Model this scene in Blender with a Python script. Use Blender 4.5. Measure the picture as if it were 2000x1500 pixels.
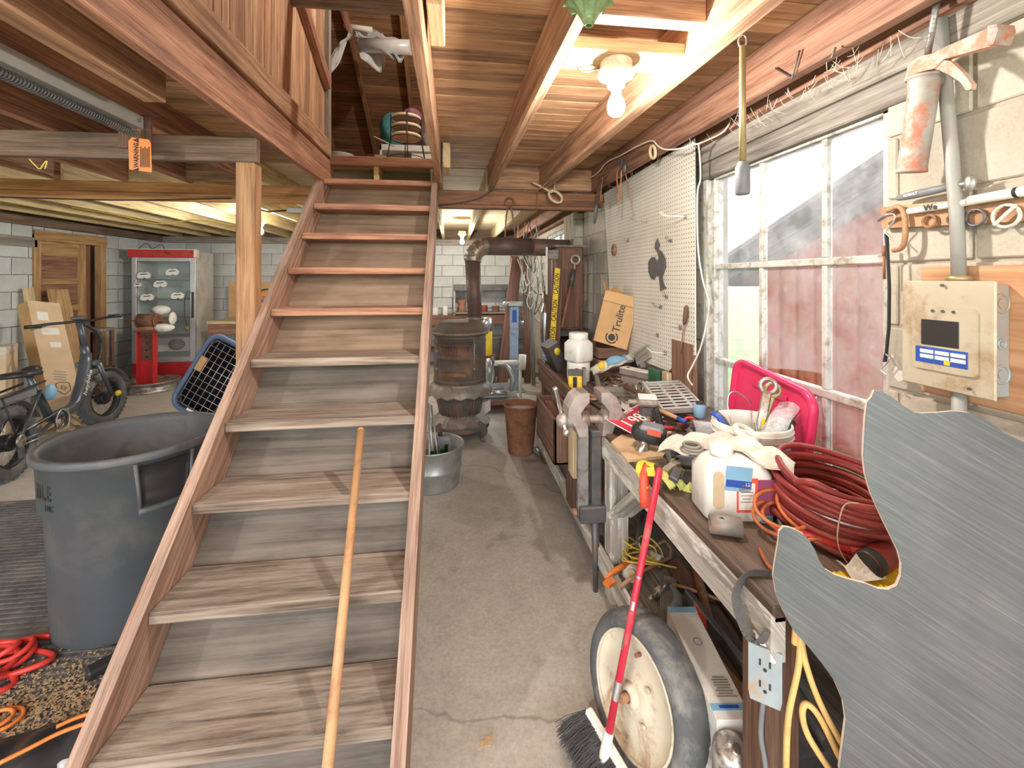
import bpy, bmesh, math, random
from mathutils import Vector, Matrix, Euler
random.seed(7)
R = math.radians
PI = math.pi
for o in list(bpy.data.objects): bpy.data.objects.remove(o)
SC = bpy.context.scene
COL = SC.collection

# ------------------------------------------------------------------ camera
CAM_H, CAM_YAW, CAM_F = 1.55, 7.4, 850.0
cam_d = bpy.data.cameras.new('camera')
cam = bpy.data.objects.new('camera', cam_d); COL.objects.link(cam)
cam.location = (0, 0, CAM_H)
cam.rotation_euler = (R(90), 0, R(-CAM_YAW))
cam_d.sensor_fit = 'HORIZONTAL'; cam_d.sensor_width = 36.0
cam_d.lens = CAM_F / 2000.0 * 36.0
cam_d.shift_y = -(750 - 545) / 2000.0
cam_d.clip_start = 0.02; cam_d.clip_end = 200
SC.camera = cam

# ------------------------------------------------------------------ world, light, exposure
w = bpy.data.worlds.new('overcast_sky'); SC.world = w; w.use_nodes = True
wb = w.node_tree.nodes['Background']
wb.inputs['Color'].default_value = (0.90, 0.95, 1.0, 1); wb.inputs['Strength'].default_value = 4.9
SC.view_settings.view_transform = 'Standard'
SC.view_settings.look = 'None'
SC.view_settings.gamma = 1.0
SC.view_settings.use_curve_mapping = False
SC.view_settings.exposure = 0.5
BULB_W = {'visible': 30, 'garage': 38, 'behind': 28, 'door': 60, 'rear': 34}     # watts per bare bulb, built below with its holder; behind and door are added

# ------------------------------------------------------------------ pixel helper: intersect the view ray with a world plane
_s, _c = math.sin(R(CAM_YAW)), math.cos(R(CAM_YAW))
def ray(px, py):
    a = (px - 1000) / CAM_F; b = -(py - 545) / CAM_F
    return Vector((_s + a * _c, _c - a * _s, b))
def at(px, py, axis, val):
    r = ray(px, py); o = Vector((0, 0, CAM_H)); i = 'xyz'.index(axis)
    return o + r * ((val - o[i]) / r[i])
def AX(px, py, v): return at(px, py, 'x', v)
def AY(px, py, v): return at(px, py, 'y', v)
def AZ(px, py, v=0.0): return at(px, py, 'z', v)

# ------------------------------------------------------------------ mesh builder
class MB:
    def __init__(s): s.v = []; s.f = []; s.uv = []; s.sm = []
    def add(s, vs, fs, M=None, uvs=None, smooth=False):
        b = len(s.v)
        if M is not None: vs = [M @ Vector(p) for p in vs]
        s.v += [tuple(p) for p in vs]
        for k, f in enumerate(fs):
            s.f.append([b + i for i in f])
            s.uv.append(uvs[k] if uvs else None)
            s.sm.append(smooth)
        return s
    def box(s, lo, hi, ch=0.0, M=None):
        """axis aligned (then M) box, optional chamfer; grain UV follows the longest side"""
        lo = Vector(lo); hi = Vector(hi)
        for i in range(3):
            if lo[i] > hi[i]: lo[i], hi[i] = hi[i], lo[i]
        d = hi - lo
        ax = max(range(3), key=lambda i: d[i])
        ou, ov = random.random() * 40, random.random() * 40
        ch = min(ch, min(d) * .45)
        if ch <= 0:
            vs = [(x, y, z) for x in (lo.x, hi.x) for y in (lo.y, hi.y) for z in (lo.z, hi.z)]
            fs = [(0, 1, 3, 2), (4, 6, 7, 5), (0, 4, 5, 1), (2, 3, 7, 6), (0, 2, 6, 4), (1, 5, 7, 3)]
        else:
            vs = []; idx = {}
            for i, sx in enumerate((-1, 1)):
                for j, sy in enumerate((-1, 1)):
                    for k, sz in enumerate((-1, 1)):
                        c = Vector((hi.x if sx > 0 else lo.x, hi.y if sy > 0 else lo.y, hi.z if sz > 0 else lo.z))
                        for a in range(3):
                            p = c.copy()
                            for bx in range(3):
                                if bx != a: p[bx] -= (sx, sy, sz)[bx] * ch
                            idx[(sx, sy, sz, a)] = len(vs); vs.append(tuple(p))
            fs = []
            for a in range(3):
                b_, c_ = (a + 1) % 3, (a + 2) % 3
                for sg in (-1, 1):
                    q = []
                    for (u, v_) in ((-1, -1), (1, -1), (1, 1), (-1, 1)):
                        t = [0, 0, 0]; t[a] = sg; t[b_] = u; t[c_] = v_
                        q.append(idx[(*t, a)])
                    fs.append(q if sg > 0 else q[::-1])
            for a in range(3):
                b_, c_ = (a + 1) % 3, (a + 2) % 3
                for u in (-1, 1):
                    for v_ in (-1, 1):
                        q = []
                        for sg, ch_ax in ((-1, b_), (1, b_), (1, c_), (-1, c_)):
                            t = [0, 0, 0]; t[a] = sg; t[b_] = u; t[c_] = v_
                            q.append(idx[(*t, ch_ax)])
                        fs.append(q if u * v_ > 0 else q[::-1])
            for sx in (-1, 1):
                for sy in (-1, 1):
                    for sz in (-1, 1):
                        q = [idx[(sx, sy, sz, a)] for a in range(3)]
                        fs.append(q if sx * sy * sz > 0 else q[::-1])
        uvs = []
        o1, o2 = [(1, 2), (0, 2), (0, 1)][ax]
        for f in fs:
            uvs.append([(vs[i][ax] + ou, vs[i][o1] + vs[i][o2] * .77 + ov) for i in f])
        return s.add(vs, fs, M, uvs)
    def cbox(s, c, d, ch=0.0, M=None):
        c = Vector(c); d = Vector(d) / 2
        return s.box(c - d, c + d, ch, M)
    def bar(s, p0, p1, w, h, ch=0.0, up=(0, 0, 1), roll=0):
        """box of width w (sideways) and height h (up) running p0 -> p1"""
        p0 = Vector(p0); p1 = Vector(p1); t = p1 - p0; L = t.length; t = t / L
        up = Vector(up)
        if abs(t.dot(up)) > .98: up = Vector((0, 1, 0))
        sd = t.cross(up).normalized(); u = sd.cross(t).normalized()
        M = Matrix((t, sd, u)).transposed().to_4x4(); M.translation = p0
        if roll: M = M @ Matrix.Rotation(roll, 4, 'X')
        return s.box((0, -w / 2, -h / 2), (L, w / 2, h / 2), ch, M)
    def cyl(s, p0, p1, r0, r1=None, n=12, cap=True, smooth=True):
        p0 = Vector(p0); p1 = Vector(p1); r1 = r0 if r1 is None else r1
        return s.lathe([(r0, 0), (r1, (p1 - p0).length)], n, frame(p0, p1), cap, smooth)
    def lathe(s, prof, n=16, M=None, cap=True, smooth=True, sx=1, sy=1, a0=0, a1=2 * PI):
        full = abs(a1 - a0 - 2 * PI) < 1e-6
        m = n if full else n + 1
        vs = []; fs = []
        for r, z in prof:
            for k in range(m):
                a = a0 + (a1 - a0) * k / n
                vs.append((math.cos(a) * r * sx, math.sin(a) * r * sy, z))
        for i in range(len(prof) - 1):
            for k in range(n):
                k2 = (k + 1) % m
                fs.append((i * m + k, i * m + k2, (i + 1) * m + k2, (i + 1) * m + k))
        s.add(vs, fs, M, None, smooth)
        if cap and full:
            b = len(s.v) - len(vs); L = len(prof)
            if prof[0][0] > 1e-5: s.f.append([b + k for k in range(m)][::-1]); s.uv.append(None); s.sm.append(False)
            if prof[-1][0] > 1e-5: s.f.append([b + (L - 1) * m + k for k in range(m)]); s.uv.append(None); s.sm.append(False)
        return s
    def tube(s, pts, r, n=6, closed=False, cap=True, smooth=True, rad=None):
        pts = [Vector(p) for p in pts]; N = len(pts); rings = []
        up = None; vs = []
        for i, p in enumerate(pts):
            if closed: t = pts[(i + 1) % N] - pts[i - 1]
            else: t = pts[min(i + 1, N - 1)] - pts[max(i - 1, 0)]
            if t.length < 1e-9: t = Vector((0, 0, 1))
            t.normalize()
            if up is None:
                up = Vector((0, 0, 1)) if abs(t.z) < .9 else Vector((1, 0, 0))
            sd = t.cross(up)
            if sd.length < 1e-6: sd = t.cross(Vector((1, .3, .2)))
            sd.normalize(); up = sd.cross(t).normalized()
            rr = rad[i] if rad else r
            for k in range(n):
                a = 2 * PI * k / n
                vs.append(p + (sd * math.cos(a) + up * math.sin(a)) * rr)
        fs = []
        for i in range(N if closed else N - 1):
            j = (i + 1) % N
            for k in range(n):
                k2 = (k + 1) % n
                fs.append((i * n + k, i * n + k2, j * n + k2, j * n + k))
        if cap and not closed:
            fs.append(tuple(range(n))[::-1]); fs.append(tuple((N - 1) * n + k for k in range(n)))
        return s.add(vs, fs, None, None, smooth)
    def prism(s, pts, t, M=None, smooth=False):
        """2-D outline (CCW) in xy extruded from z=0 to z=t"""
        n = len(pts)
        A = sum(pts[i][0] * pts[(i + 1) % n][1] - pts[(i + 1) % n][0] * pts[i][1] for i in range(n))
        if A < 0: pts = pts[::-1]
        vs = [(x, y, 0) for x, y in pts] + [(x, y, t) for x, y in pts]
        ou, ov = random.random() * 40, random.random() * 40
        fs = [list(range(n))[::-1], list(range(n, 2 * n))]
        fs += [[i, (i + 1) % n, n + (i + 1) % n, n + i] for i in range(n)]
        uvs = [[(vs[i][0] + ou, vs[i][1] + ov + vs[i][2]) for i in f] for f in fs]
        return s.add(vs, fs, M, uvs, smooth)
    def grid(s, fn, nu, nv, M=None, smooth=True, thick=0.0):
        """fn(u,v)->point, u,v in 0..1; thick>0 gives a closed sheet"""
        P = [[Vector(fn(i / nu, j / nv)) for j in range(nv + 1)] for i in range(nu + 1)]
        vs = [p for row in P for p in row]; W = nv + 1
        fs = [(i * W + j, (i + 1) * W + j, (i + 1) * W + j + 1, i * W + j + 1) for i in range(nu) for j in range(nv)]
        if thick:
            nn = []
            for i in range(nu + 1):
                for j in range(nv + 1):
                    a = P[min(i + 1, nu)][j] - P[max(i - 1, 0)][j]; b = P[i][min(j + 1, nv)] - P[i][max(j - 1, 0)]
                    q = a.cross(b); nn.append(q.normalized() if q.length > 1e-12 else Vector((0, 0, 1)))
            K = len(vs); vs = vs + [vs[i] - nn[i] * thick for i in range(K)]
            fs = fs + [tuple(K + i for i in f[::-1]) for f in fs]
            bd = [i * W for i in range(nu + 1)]; bd2 = [i * W + nv for i in range(nu + 1)]
            be = list(range(W)); be2 = [nu * W + j for j in range(W)]
            for l, fl in ((bd, 0), (bd2, 1), (be, 1), (be2, 0)):
                for a, b in zip(l, l[1:]):
                    q = (a, b, K + b, K + a); fs.append(q if not fl else q[::-1])
        return s.add(vs, fs, M, None, smooth)
    def ball(s, c, r, n=12, m=8, M=None):
        if not hasattr(r, '__len__'): r = (r, r, r)
        c = Vector(c)
        prof = [(max(1e-6, math.sin(PI * i / m)), -math.cos(PI * i / m)) for i in range(m + 1)]
        Q = Matrix.Translation(c) @ Matrix.Diagonal((*r, 1))
        if M is not None: Q = M @ Q
        return s.lathe(prof, n, Q, cap=False)
    def torus(s, c, R_, r, n=24, m=8, M=None, sx=1, sy=1):
        pts = [Vector((math.cos(2 * PI * k / n) * R_ * sx, math.sin(2 * PI * k / n) * R_ * sy, 0)) + Vector(c) for k in range(n)]
        b = len(s.v); s.tube(pts, r, m, closed=True)
        if M is not None:
            for i in range(b, len(s.v)): s.v[i] = tuple(M @ Vector(s.v[i]))
        return s
    def mesh(s, name):
        me = bpy.data.meshes.new(name); me.from_pydata(s.v, [], s.f)
        if any(u is not None for u in s.uv):
            ul = me.uv_layers.new(name='UVMap'); i = 0
            for f, u in zip(s.f, s.uv):
                for k in range(len(f)):
                    ul.data[i].uv = u[k] if u else (0, 0); i += 1
        me.polygons.foreach_set('use_smooth', s.sm)
        me.update()
        return me
    def build(s, name, mat, parent=None, world=False, base=False):
        """link as ONE object; world=True: verts are world coords and go into the parent's frame.
        base=True: move the origin to the middle of the bottom of the bounds (for top-level meshes)"""
        loc = Vector((0, 0, 0))
        if world and parent is not None:
            Mi = WM[parent.name].inverted(); s.v = [tuple(Mi @ Vector(p)) for p in s.v]
        elif base or parent is None:
            xs, ys, zs = zip(*s.v)
            loc = Vector(((min(xs) + max(xs)) / 2, (min(ys) + max(ys)) / 2, min(zs)))
            s.v = [(x - loc.x, y - loc.y, z - loc.z) for x, y, z in s.v]
        me = s.mesh(name)
        if mat is not None: me.materials.append(MAT(mat))
        o = bpy.data.objects.new(name, me); COL.objects.link(o)
        o.location = loc
        if parent is not None: o.parent = parent
        WM[o.name] = (WM[parent.name] if parent is not None else Matrix()) @ Matrix.Translation(loc)
        return o
WM = {}
def frame(p0, p1, up=None):
    p0 = Vector(p0); z = (Vector(p1) - p0).normalized()
    u = Vector(up) if up else (Vector((0, 0, 1)) if abs(z.z) < .9 else Vector((1, 0, 0)))
    x = u.cross(z)
    if x.length < 1e-6: x = Vector((1, 0, 0)).cross(z)
    x.normalize(); y = z.cross(x)
    M = Matrix((x, y, z)).transposed().to_4x4(); M.translation = p0
    return M
def axes(o, x, y):
    """matrix with given origin, x axis and (roughly) y axis"""
    x = Vector(x).normalized(); z = x.cross(Vector(y)).normalized(); y = z.cross(x)
    M = Matrix((x, y, z)).transposed().to_4x4(); M.translation = Vector(o)
    return M
def tag(o, label=None, cat=None, group=None, kind=None):
    if label: o['label'] = label
    if cat: o['category'] = cat
    if group: o['group'] = group
    if kind: o['kind'] = kind
    return o
def thing(name, label, cat, loc=(0, 0, 0), rz=0, group=None, rot=None, kind=None):
    o = bpy.data.objects.new(name, None); COL.objects.link(o)
    o.empty_display_size = .05
    o.location = loc; o.rotation_euler = rot if rot else (0, 0, rz)
    WM[o.name] = Matrix.Translation(Vector(loc)) @ Euler(o.rotation_euler).to_matrix().to_4x4()
    return tag(o, label, cat, group, kind)
def thingM(name, label, cat, M, group=None):
    o = thing(name, label, cat, M.to_translation(), 0, group, rot=M.to_euler()); return o
def dup(root, M, label=None):
    """copy a thing with its parts; M = new world matrix"""
    r = root.copy(); COL.objects.link(r)
    r.location = M.to_translation(); r.rotation_euler = M.to_euler(); WM[r.name] = M.copy()
    if label: r['label'] = label
    for ch in list(root.children):
        c = ch.copy(); COL.objects.link(c); c.parent = r
        for g in list(ch.children):
            d = g.copy(); COL.objects.link(d); d.parent = c
    return r
def inst(me, name, parent, loc=(0, 0, 0), rot=(0, 0, 0), scale=(1, 1, 1)):
    o = bpy.data.objects.new(name, me); COL.objects.link(o); o.parent = parent
    o.location = loc; o.rotation_euler = rot; o.scale = scale
    return o
def one(name, mb, mat, label, cat, group=None, kind=None):
    return tag(mb.build(name, mat, None, base=True), label, cat, group, kind)
def text(name, body, size, mat, M, parent, world=True, align='CENTER', depth=.0004, sx=1.0, bold=0.0, label=None):
    cu = bpy.data.curves.new(name, 'FONT'); cu.body = body; cu.size = size; cu.align_x = align; cu.align_y = 'CENTER'
    cu.extrude = depth; cu.offset = bold; cu.resolution_u = 2
    ob = bpy.data.objects.new(name, cu); COL.objects.link(ob)
    dg = bpy.context.evaluated_depsgraph_get()
    me = bpy.data.meshes.new_from_object(ob.evaluated_get(dg))
    bpy.data.objects.remove(ob); bpy.data.curves.remove(cu)
    me.transform(Matrix.Diagonal((sx, 1, 1, 1)))
    if world: M = WM[parent.name].inverted() @ M
    me.transform(M)
    me.name = name; me.materials.clear(); me.materials.append(MAT(mat))
    o = bpy.data.objects.new(name, me); COL.objects.link(o); o.parent = parent
    if label: o['label'] = label
    return o
def lines(parent, M, n, w, pitch, mat='ink_brown', th=.003, world=True):
    """rows of print too small to read"""
    for k in range(n):
        ww = w * random.uniform(.6, 1)
        MB().box((-ww / 2, -k * pitch - th / 2, 0), (ww / 2, -k * pitch + th / 2, .0006), 0, M).build('print_line', mat, parent, world=world)
def arc(c, r, a0, a1, n, ex=(1, 0, 0), ey=(0, 1, 0)):
    c = Vector(c); ex = Vector(ex); ey = Vector(ey)
    return [c + ex * (r * math.cos(a0 + (a1 - a0) * i / n)) + ey * (r * math.sin(a0 + (a1 - a0) * i / n)) for i in range(n + 1)]
def spline(pts, n=6):
    """Catmull-Rom through the points"""
    P = [Vector(p) for p in pts]; out = []
    for i in range(len(P) - 1):
        a = P[max(i - 1, 0)]; b = P[i]; c = P[i + 1]; d = P[min(i + 2, len(P) - 1)]
        for k in range(n):
            t = k / n
            out.append(.5 * ((2 * b) + (c - a) * t + (2 * a - 5 * b + 4 * c - d) * t * t + (3 * b - a - 3 * c + d) * t ** 3))
    out.append(P[-1]); return out

# ------------------------------------------------------------------ procedural materials
_M = {}; _DEF = {}
def MAT(n):
    if n not in _M: _M[n] = _DEF[n](n)
    return _M[n]
def _new(n, rough=.6, metal=0.0, spec=None):
    m = bpy.data.materials.new(n); m.use_nodes = True; t = m.node_tree
    b = t.nodes['Principled BSDF']; b.inputs['Roughness'].default_value = rough; b.inputs['Metallic'].default_value = metal
    if spec is not None: b.inputs['Specular IOR Level'].default_value = spec
    return m, t, b
def _n(t, ty, **kw):
    n = t.nodes.new(ty)
    for k, v in kw.items(): setattr(n, k, v)
    return n
def _ramp(t, fac, stops):
    r = _n(t, 'ShaderNodeValToRGB'); e = r.color_ramp.elements
    while len(e) < len(stops): e.new(.5)
    for i, (p, c) in enumerate(stops):
        e[i].position = p; e[i].color = (*c[:3], 1)
    t.links.new(fac, r.inputs[0]); return r.outputs[0]
def _mix(t, fac, a, b, mode='MIX'):
    m = _n(t, 'ShaderNodeMix', data_type='RGBA', blend_type=mode)
    for s, v in ((m.inputs[0], fac), (m.inputs[6], a), (m.inputs[7], b)):
        if hasattr(v, 'is_linked'): t.links.new(v, s)
        elif isinstance(v, (int, float)): s.default_value = v
        else: s.default_value = (*v[:3], 1)
    return m.outputs[2]
def _noise(t, vec, scale, detail=4, rough=.55, dist=0.0):
    n = _n(t, 'ShaderNodeTexNoise'); n.inputs['Scale'].default_value = scale; n.inputs['Detail'].default_value = detail
    n.inputs['Roughness'].default_value = rough; n.inputs['Distortion'].default_value = dist
    if vec is not None: t.links.new(vec, n.inputs['Vector'])
    return n.outputs[0]
def _map(t, vec, scale=(1, 1, 1), loc=(0, 0, 0), rot=(0, 0, 0)):
    m = _n(t, 'ShaderNodeMapping'); m.inputs['Scale'].default_value = scale; m.inputs['Location'].default_value = loc
    m.inputs['Rotation'].default_value = rot
    t.links.new(vec, m.inputs['Vector']); return m.outputs[0]
def _bump(t, b, h, strength=.3, dist=.01):
    bp = _n(t, 'ShaderNodeBump'); bp.inputs['Strength'].default_value = strength; bp.inputs['Distance'].default_value = dist
    t.links.new(h, bp.inputs['Height']); t.links.new(bp.outputs[0], b.inputs['Normal'])
def _tc(t, k='Object'): return _n(t, 'ShaderNodeTexCoord').outputs[k]
def _rand(t): return _n(t, 'ShaderNodeObjectInfo').outputs['Random']
def wood(n, dark, mid, light, vary=.35, rough=.7, dust=None, dust_amt=.5, paint=None, paint_amt=.5, gs=1.0, blotch=.5):
    """grain along UV u; per-board tone from Object Info random"""
    def mk(nm):
        m, t, b = _new(nm, rough)
        uv = _tc(t, 'UV'); rnd = _rand(t)
        off = _n(t, 'ShaderNodeCombineXYZ')
        mu = _n(t, 'ShaderNodeMath', operation='MULTIPLY'); mu.inputs[1].default_value = 37.0; t.links.new(rnd, mu.inputs[0])
        t.links.new(mu.outputs[0], off.inputs[0]); t.links.new(mu.outputs[0], off.inputs[1])
        va = _n(t, 'ShaderNodeVectorMath', operation='ADD'); t.links.new(uv, va.inputs[0]); t.links.new(off.outputs[0], va.inputs[1])
        v = va.outputs[0]
        g1 = _noise(t, _map(t, v, (1.6 * gs, 42 * gs, 1)), 1.0, 5, .6, .6)
        g2 = _noise(t, _map(t, v, (5 * gs, 190 * gs, 1)), 1.0, 3, .6)
        bl = _noise(t, _map(t, v, (2.2, 6, 1)), 1.0, 4, .6)
        c = _ramp(t, g1, [(.34, [x * .7 for x in dark]), (.42, dark), (.52, mid), (.66, light)])
        c = _mix(t, .35, c, _ramp(t, g2, [(.40, dark), (.60, light)]), 'MULTIPLY' if False else 'MIX')
        bc = _ramp(t, bl, [(.30, [x * .45 for x in dark]), (.52, mid), (.75, light)])
        c = _mix(t, blotch * .6, c, bc)
        vr = _ramp(t, rnd, [(0, (1 - vary,) * 3), (.5, (1, 1, 1)), (1, (1 + vary * .5, 1 + vary * .42, 1 + vary * .35))])
        c = _mix(t, 1.0, c, vr, 'MULTIPLY')
        if paint:
            pn = _noise(t, _map(t, v, (3, 16, 1)), 1.4, 6, .72)
            pf = _ramp(t, pn, [(.62 - paint_amt * .4, (1, 1, 1)), (.70 - paint_amt * .4, (0, 0, 0))])
            c = _mix(t, pf, paint, c) if False else _mix(t, pf, c, paint)
        if dust:
            geo = _n(t, 'ShaderNodeNewGeometry'); sp = _n(t, 'ShaderNodeSeparateXYZ'); t.links.new(geo.outputs['Normal'], sp.inputs[0])
            up = _ramp(t, sp.outputs[2], [(.6, (0, 0, 0)), (.9, (1, 1, 1))])
            dn = _noise(t, _map(t, v, (3.0, 34, 1)), 1.0, 6, .7)
            df = _mix(t, 1.0, up, _ramp(t, dn, [(.40, (0, 0, 0)), (.68, (dust_amt,) * 3)]), 'MULTIPLY')
            c = _mix(t, df, c, dust)
        t.links.new(c, b.inputs['Base Color'])
        _bump(t, b, g1, .4, .005)
        return m
    _DEF[n] = mk
def plain(n, col, rough=.5, metal=0.0, var=.12, scale=8, bump=0.0, dirt=None, dirt_amt=.4, spec=None, dscale=6):
    """one colour with soft variation and optional patches of dirt, rust or worn paint"""
    def mk(nm):
        m, t, b = _new(nm, rough, metal, spec)
        v = _tc(t, 'Object')
        ns = _noise(t, v, scale, 5, .6)
        c = _ramp(t, ns, [(.3, [x * (1 - var) for x in col]), (.7, [min(1, x * (1 + var)) for x in col])])
        if dirt:
            dn = _noise(t, _map(t, v, (1, 1, 1), (3.1, 1.7, 9.2)), dscale, 8, .68, .3)
            c = _mix(t, _ramp(t, dn, [(.60 - dirt_amt * .3, (0, 0, 0)), (.74 - dirt_amt * .3, (1, 1, 1))]), c, dirt)
        t.links.new(c, b.inputs['Base Color'])
        if bump: _bump(t, b, _noise(t, v, scale * 6, 5, .65), bump, .004)
        return m
    _DEF[n] = mk
def glow(n, col, s):
    def mk(nm):
        m, t, b = _new(nm); b.inputs['Base Color'].default_value = (*col, 1)
        b.inputs['Emission Color'].default_value = (*col, 1); b.inputs['Emission Strength'].default_value = s
        return m
    _DEF[n] = mk
def clear(n, tint, alpha, rough=.15, dirt=.3, milky=(.85, .88, .9)):
    """thin glass or film: transparent mixed with a dirty diffuse / glossy layer"""
    def mk(nm):
        m = bpy.data.materials.new(nm); m.use_nodes = True; t = m.node_tree; t.nodes.clear()
        out = _n(t, 'ShaderNodeOutputMaterial')
        tr = _n(t, 'ShaderNodeBsdfTransparent'); tr.inputs[0].default_value = (*tint, 1)
        pr = _n(t, 'ShaderNodeBsdfPrincipled'); pr.inputs['Base Color'].default_value = (*milky, 1); pr.inputs['Roughness'].default_value = rough
        pr.inputs['Transmission Weight'].default_value = 0
        v = _tc(t, 'Object')
        n1 = _noise(t, v, 3.5, 8, .7); n2 = _noise(t, v, 60, 3, .6)
        f = _ramp(t, n1, [(.35, (alpha,) * 3), (.72, (min(1, alpha + dirt),) * 3)])
        f = _mix(t, 1.0, f, _ramp(t, n2, [(.3, (.8,) * 3), (.75, (1.25,) * 3)]), 'MULTIPLY')
        mx = _n(t, 'ShaderNodeMixShader'); t.links.new(f, mx.inputs[0]); t.links.new(tr.outputs[0], mx.inputs[1]); t.links.new(pr.outputs[0], mx.inputs[2])
        t.links.new(mx.outputs[0], out.inputs[0])
        return m
    _DEF[n] = mk

wood('joist_wood', (.18, .085, .05), (.44, .24, .14), (.68, .44, .28), .30, .75)
wood('joist_red', (.14, .055, .036), (.36, .17, .105), (.58, .34, .23), .25, .75)
wood('ceiling_wood', (.22, .095, .042), (.58, .33, .17), (.84, .62, .40), .38, .75, blotch=.9)
wood('ceiling_pale', (.40, .30, .19), (.62, .50, .33), (.80, .70, .50), .18, .75)
wood('joist_lit', (.40, .29, .14), (.66, .51, .27), (.84, .72, .44), .2, .75)  # rear joists as the back bulb lights them, brightness put into the colour
wood('loft_wood', (.26, .11, .06), (.55, .32, .19), (.78, .56, .38), .30, .75)
wood('roof_wood', (.16, .08, .045), (.34, .19, .10), (.50, .31, .17), .35, .8)
wood('stair_wood', (.17, .085, .055), (.38, .22, .155), (.60, .42, .32), .15, .8, dust=(.62, .55, .48), dust_amt=.85)
wood('tread_wood', (.07, .045, .032), (.27, .195, .145), (.52, .43, .355), .2, .85, dust=(.56, .51, .45), dust_amt=.75, gs=.6)
wood('tread_red', (.20, .075, .045), (.44, .20, .12), (.66, .38, .24), .15, .75, dust=(.64, .52, .44), dust_amt=.7)
wood('riser_gray', (.09, .075, .062), (.19, .16, .135), (.31, .265, .22), .12, .8, gs=.5, blotch=.9)
wood('beam_wood', (.085, .052, .037), (.20, .13, .092), (.34, .235, .175), .1, .8)
wood('beam_lit', (.26, .10, .035), (.52, .24, .09), (.70, .38, .17), .1, .7)  # left run of the cross beam, its lit tone put into the colour
wood('beam_dark', (.10, .045, .025), (.24, .105, .055), (.38, .18, .09), .1, .75)  # same cross beam right of the stairs, without the lit tone
wood('post_wood', (.20, .09, .04), (.43, .23, .115), (.60, .37, .20), .1, .7)
wood('door_wood', (.27, .14, .055), (.50, .30, .13), (.66, .44, .22), .1, .6)
wood('door_panel_wood', (.14, .06, .035), (.30, .15, .09), (.45, .26, .16), .1, .5)
wood('bench_dark', (.035, .022, .016), (.095, .058, .04), (.20, .13, .095), .1, .55, dust=(.34, .28, .23), dust_amt=.4)
wood('bench_white', (.30, .27, .23), (.50, .46, .40), (.66, .62, .56), .1, .8, paint=(.76, .75, .70), paint_amt=.55)
wood('gray_wood', (.14, .12, .10), (.29, .26, .225), (.46, .42, .37), .2, .85)
wood('dark_wood', (.07, .035, .022), (.17, .085, .055), (.30, .16, .10), .2, .7)
wood('cabinet_wood', (.10, .04, .025), (.22, .10, .065), (.33, .17, .11), .1, .55)
wood('handle_wood', (.40, .20, .08), (.62, .36, .17), (.76, .50, .28), .1, .55)
wood('light_lumber', (.42, .29, .16), (.62, .47, .28), (.78, .65, .43), .15, .75)
wood('fascia_gray', (.13, .16, .21), (.22, .26, .32), (.36, .40, .46), .1, .8)

def _concrete(nm):
    m, t, b = _new(nm, .62)
    v = _tc(t, 'Object')
    n1 = _noise(t, v, 1.1, 8, .62, .3); n2 = _noise(t, v, 9, 8, .7); n3 = _noise(t, v, 70, 4, .6)
    c = _ramp(t, n1, [(.30, (.34, .31, .27)), (.52, (.52, .485, .43)), (.72, (.63, .60, .545))])
    c = _mix(t, .45, c, _ramp(t, n2, [(.32, (.26, .235, .20)), (.55, (.52, .485, .43)), (.78, (.66, .62, .56))]))
    c = _mix(t, .3, c, _ramp(t, n3, [(.35, (.30, .28, .25)), (.65, (.66, .63, .58))]))
    # oil and water stains with their own outlines
    n4 = _noise(t, _map(t, v, (1, 1, 1), (4.3, 1.2, 0)), 1.7, 9, .72, .4)
    c = _mix(t, _ramp(t, n4, [(.60, (0, 0, 0)), (.69, (.55,) * 3)]), c, (.20, .175, .15))
    # hairline cracks
    vo = _n(t, 'ShaderNodeTexVoronoi', feature='DISTANCE_TO_EDGE'); vo.inputs['Scale'].default_value = .55
    wv = _n(t, 'ShaderNodeVectorMath', operation='ADD'); t.links.new(v, wv.inputs[0])
    nn = _n(t, 'ShaderNodeTexNoise'); nn.inputs['Scale'].default_value = 3; nn.inputs['Detail'].default_value = 6; t.links.new(v, nn.inputs[0])
    sc = _n(t, 'ShaderNodeVectorMath', operation='SCALE'); sc.inputs['Scale'].default_value = .22; t.links.new(nn.outputs[1], sc.inputs[0])
    t.links.new(sc.outputs[0], wv.inputs[1]); t.links.new(wv.outputs[0], vo.inputs['Vector'])
    ck = _ramp(t, vo.outputs[0], [(0, (.5,) * 3), (.0025, (0, 0, 0))])
    c = _mix(t, ck, c, (.16, .14, .12))
    t.links.new(c, b.inputs['Base Color'])
    t.links.new(_ramp(t, n2, [(.3, (.42,) * 3), (.7, (.75,) * 3)]), b.inputs['Roughness'])
    _bump(t, b, n2, .12, .006)
    return m
_DEF['concrete'] = _concrete
def block(n, a, bcol, c2, vary=.12, rough=.9):
    def mk(nm):
        m, t, b = _new(nm, rough)
        v = _tc(t, 'Object'); r = _rand(t)
        n1 = _noise(t, v, 5, 6, .6); n2 = _noise(t, v, 90, 4, .7)
        c = _ramp(t, n1, [(.3, a), (.52, bcol), (.75, c2)])
        c = _mix(t, .25, c, _ramp(t, n2, [(.3, [x * .6 for x in a]), (.7, c2)]))
        c = _mix(t, 1.0, c, _ramp(t, r, [(0, (1 - vary,) * 3), (1, (1 + vary * .4,) * 3)]), 'MULTIPLY')
        t.links.new(c, b.inputs['Base Color']); _bump(t, b, n2, .5, .004)
        return m
    _DEF[n] = mk
block('block_gray', (.50, .51, .49), (.60, .61, .59), (.70, .71, .69))
block('block_green', (.50, .545, .53), (.60, .645, .63), (.70, .74, .725))
block('block_tan', (.43, .385, .31), (.54, .495, .41), (.64, .60, .52))
block('mortar', (.36, .36, .34), (.46, .46, .44), (.54, .54, .52))
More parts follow.
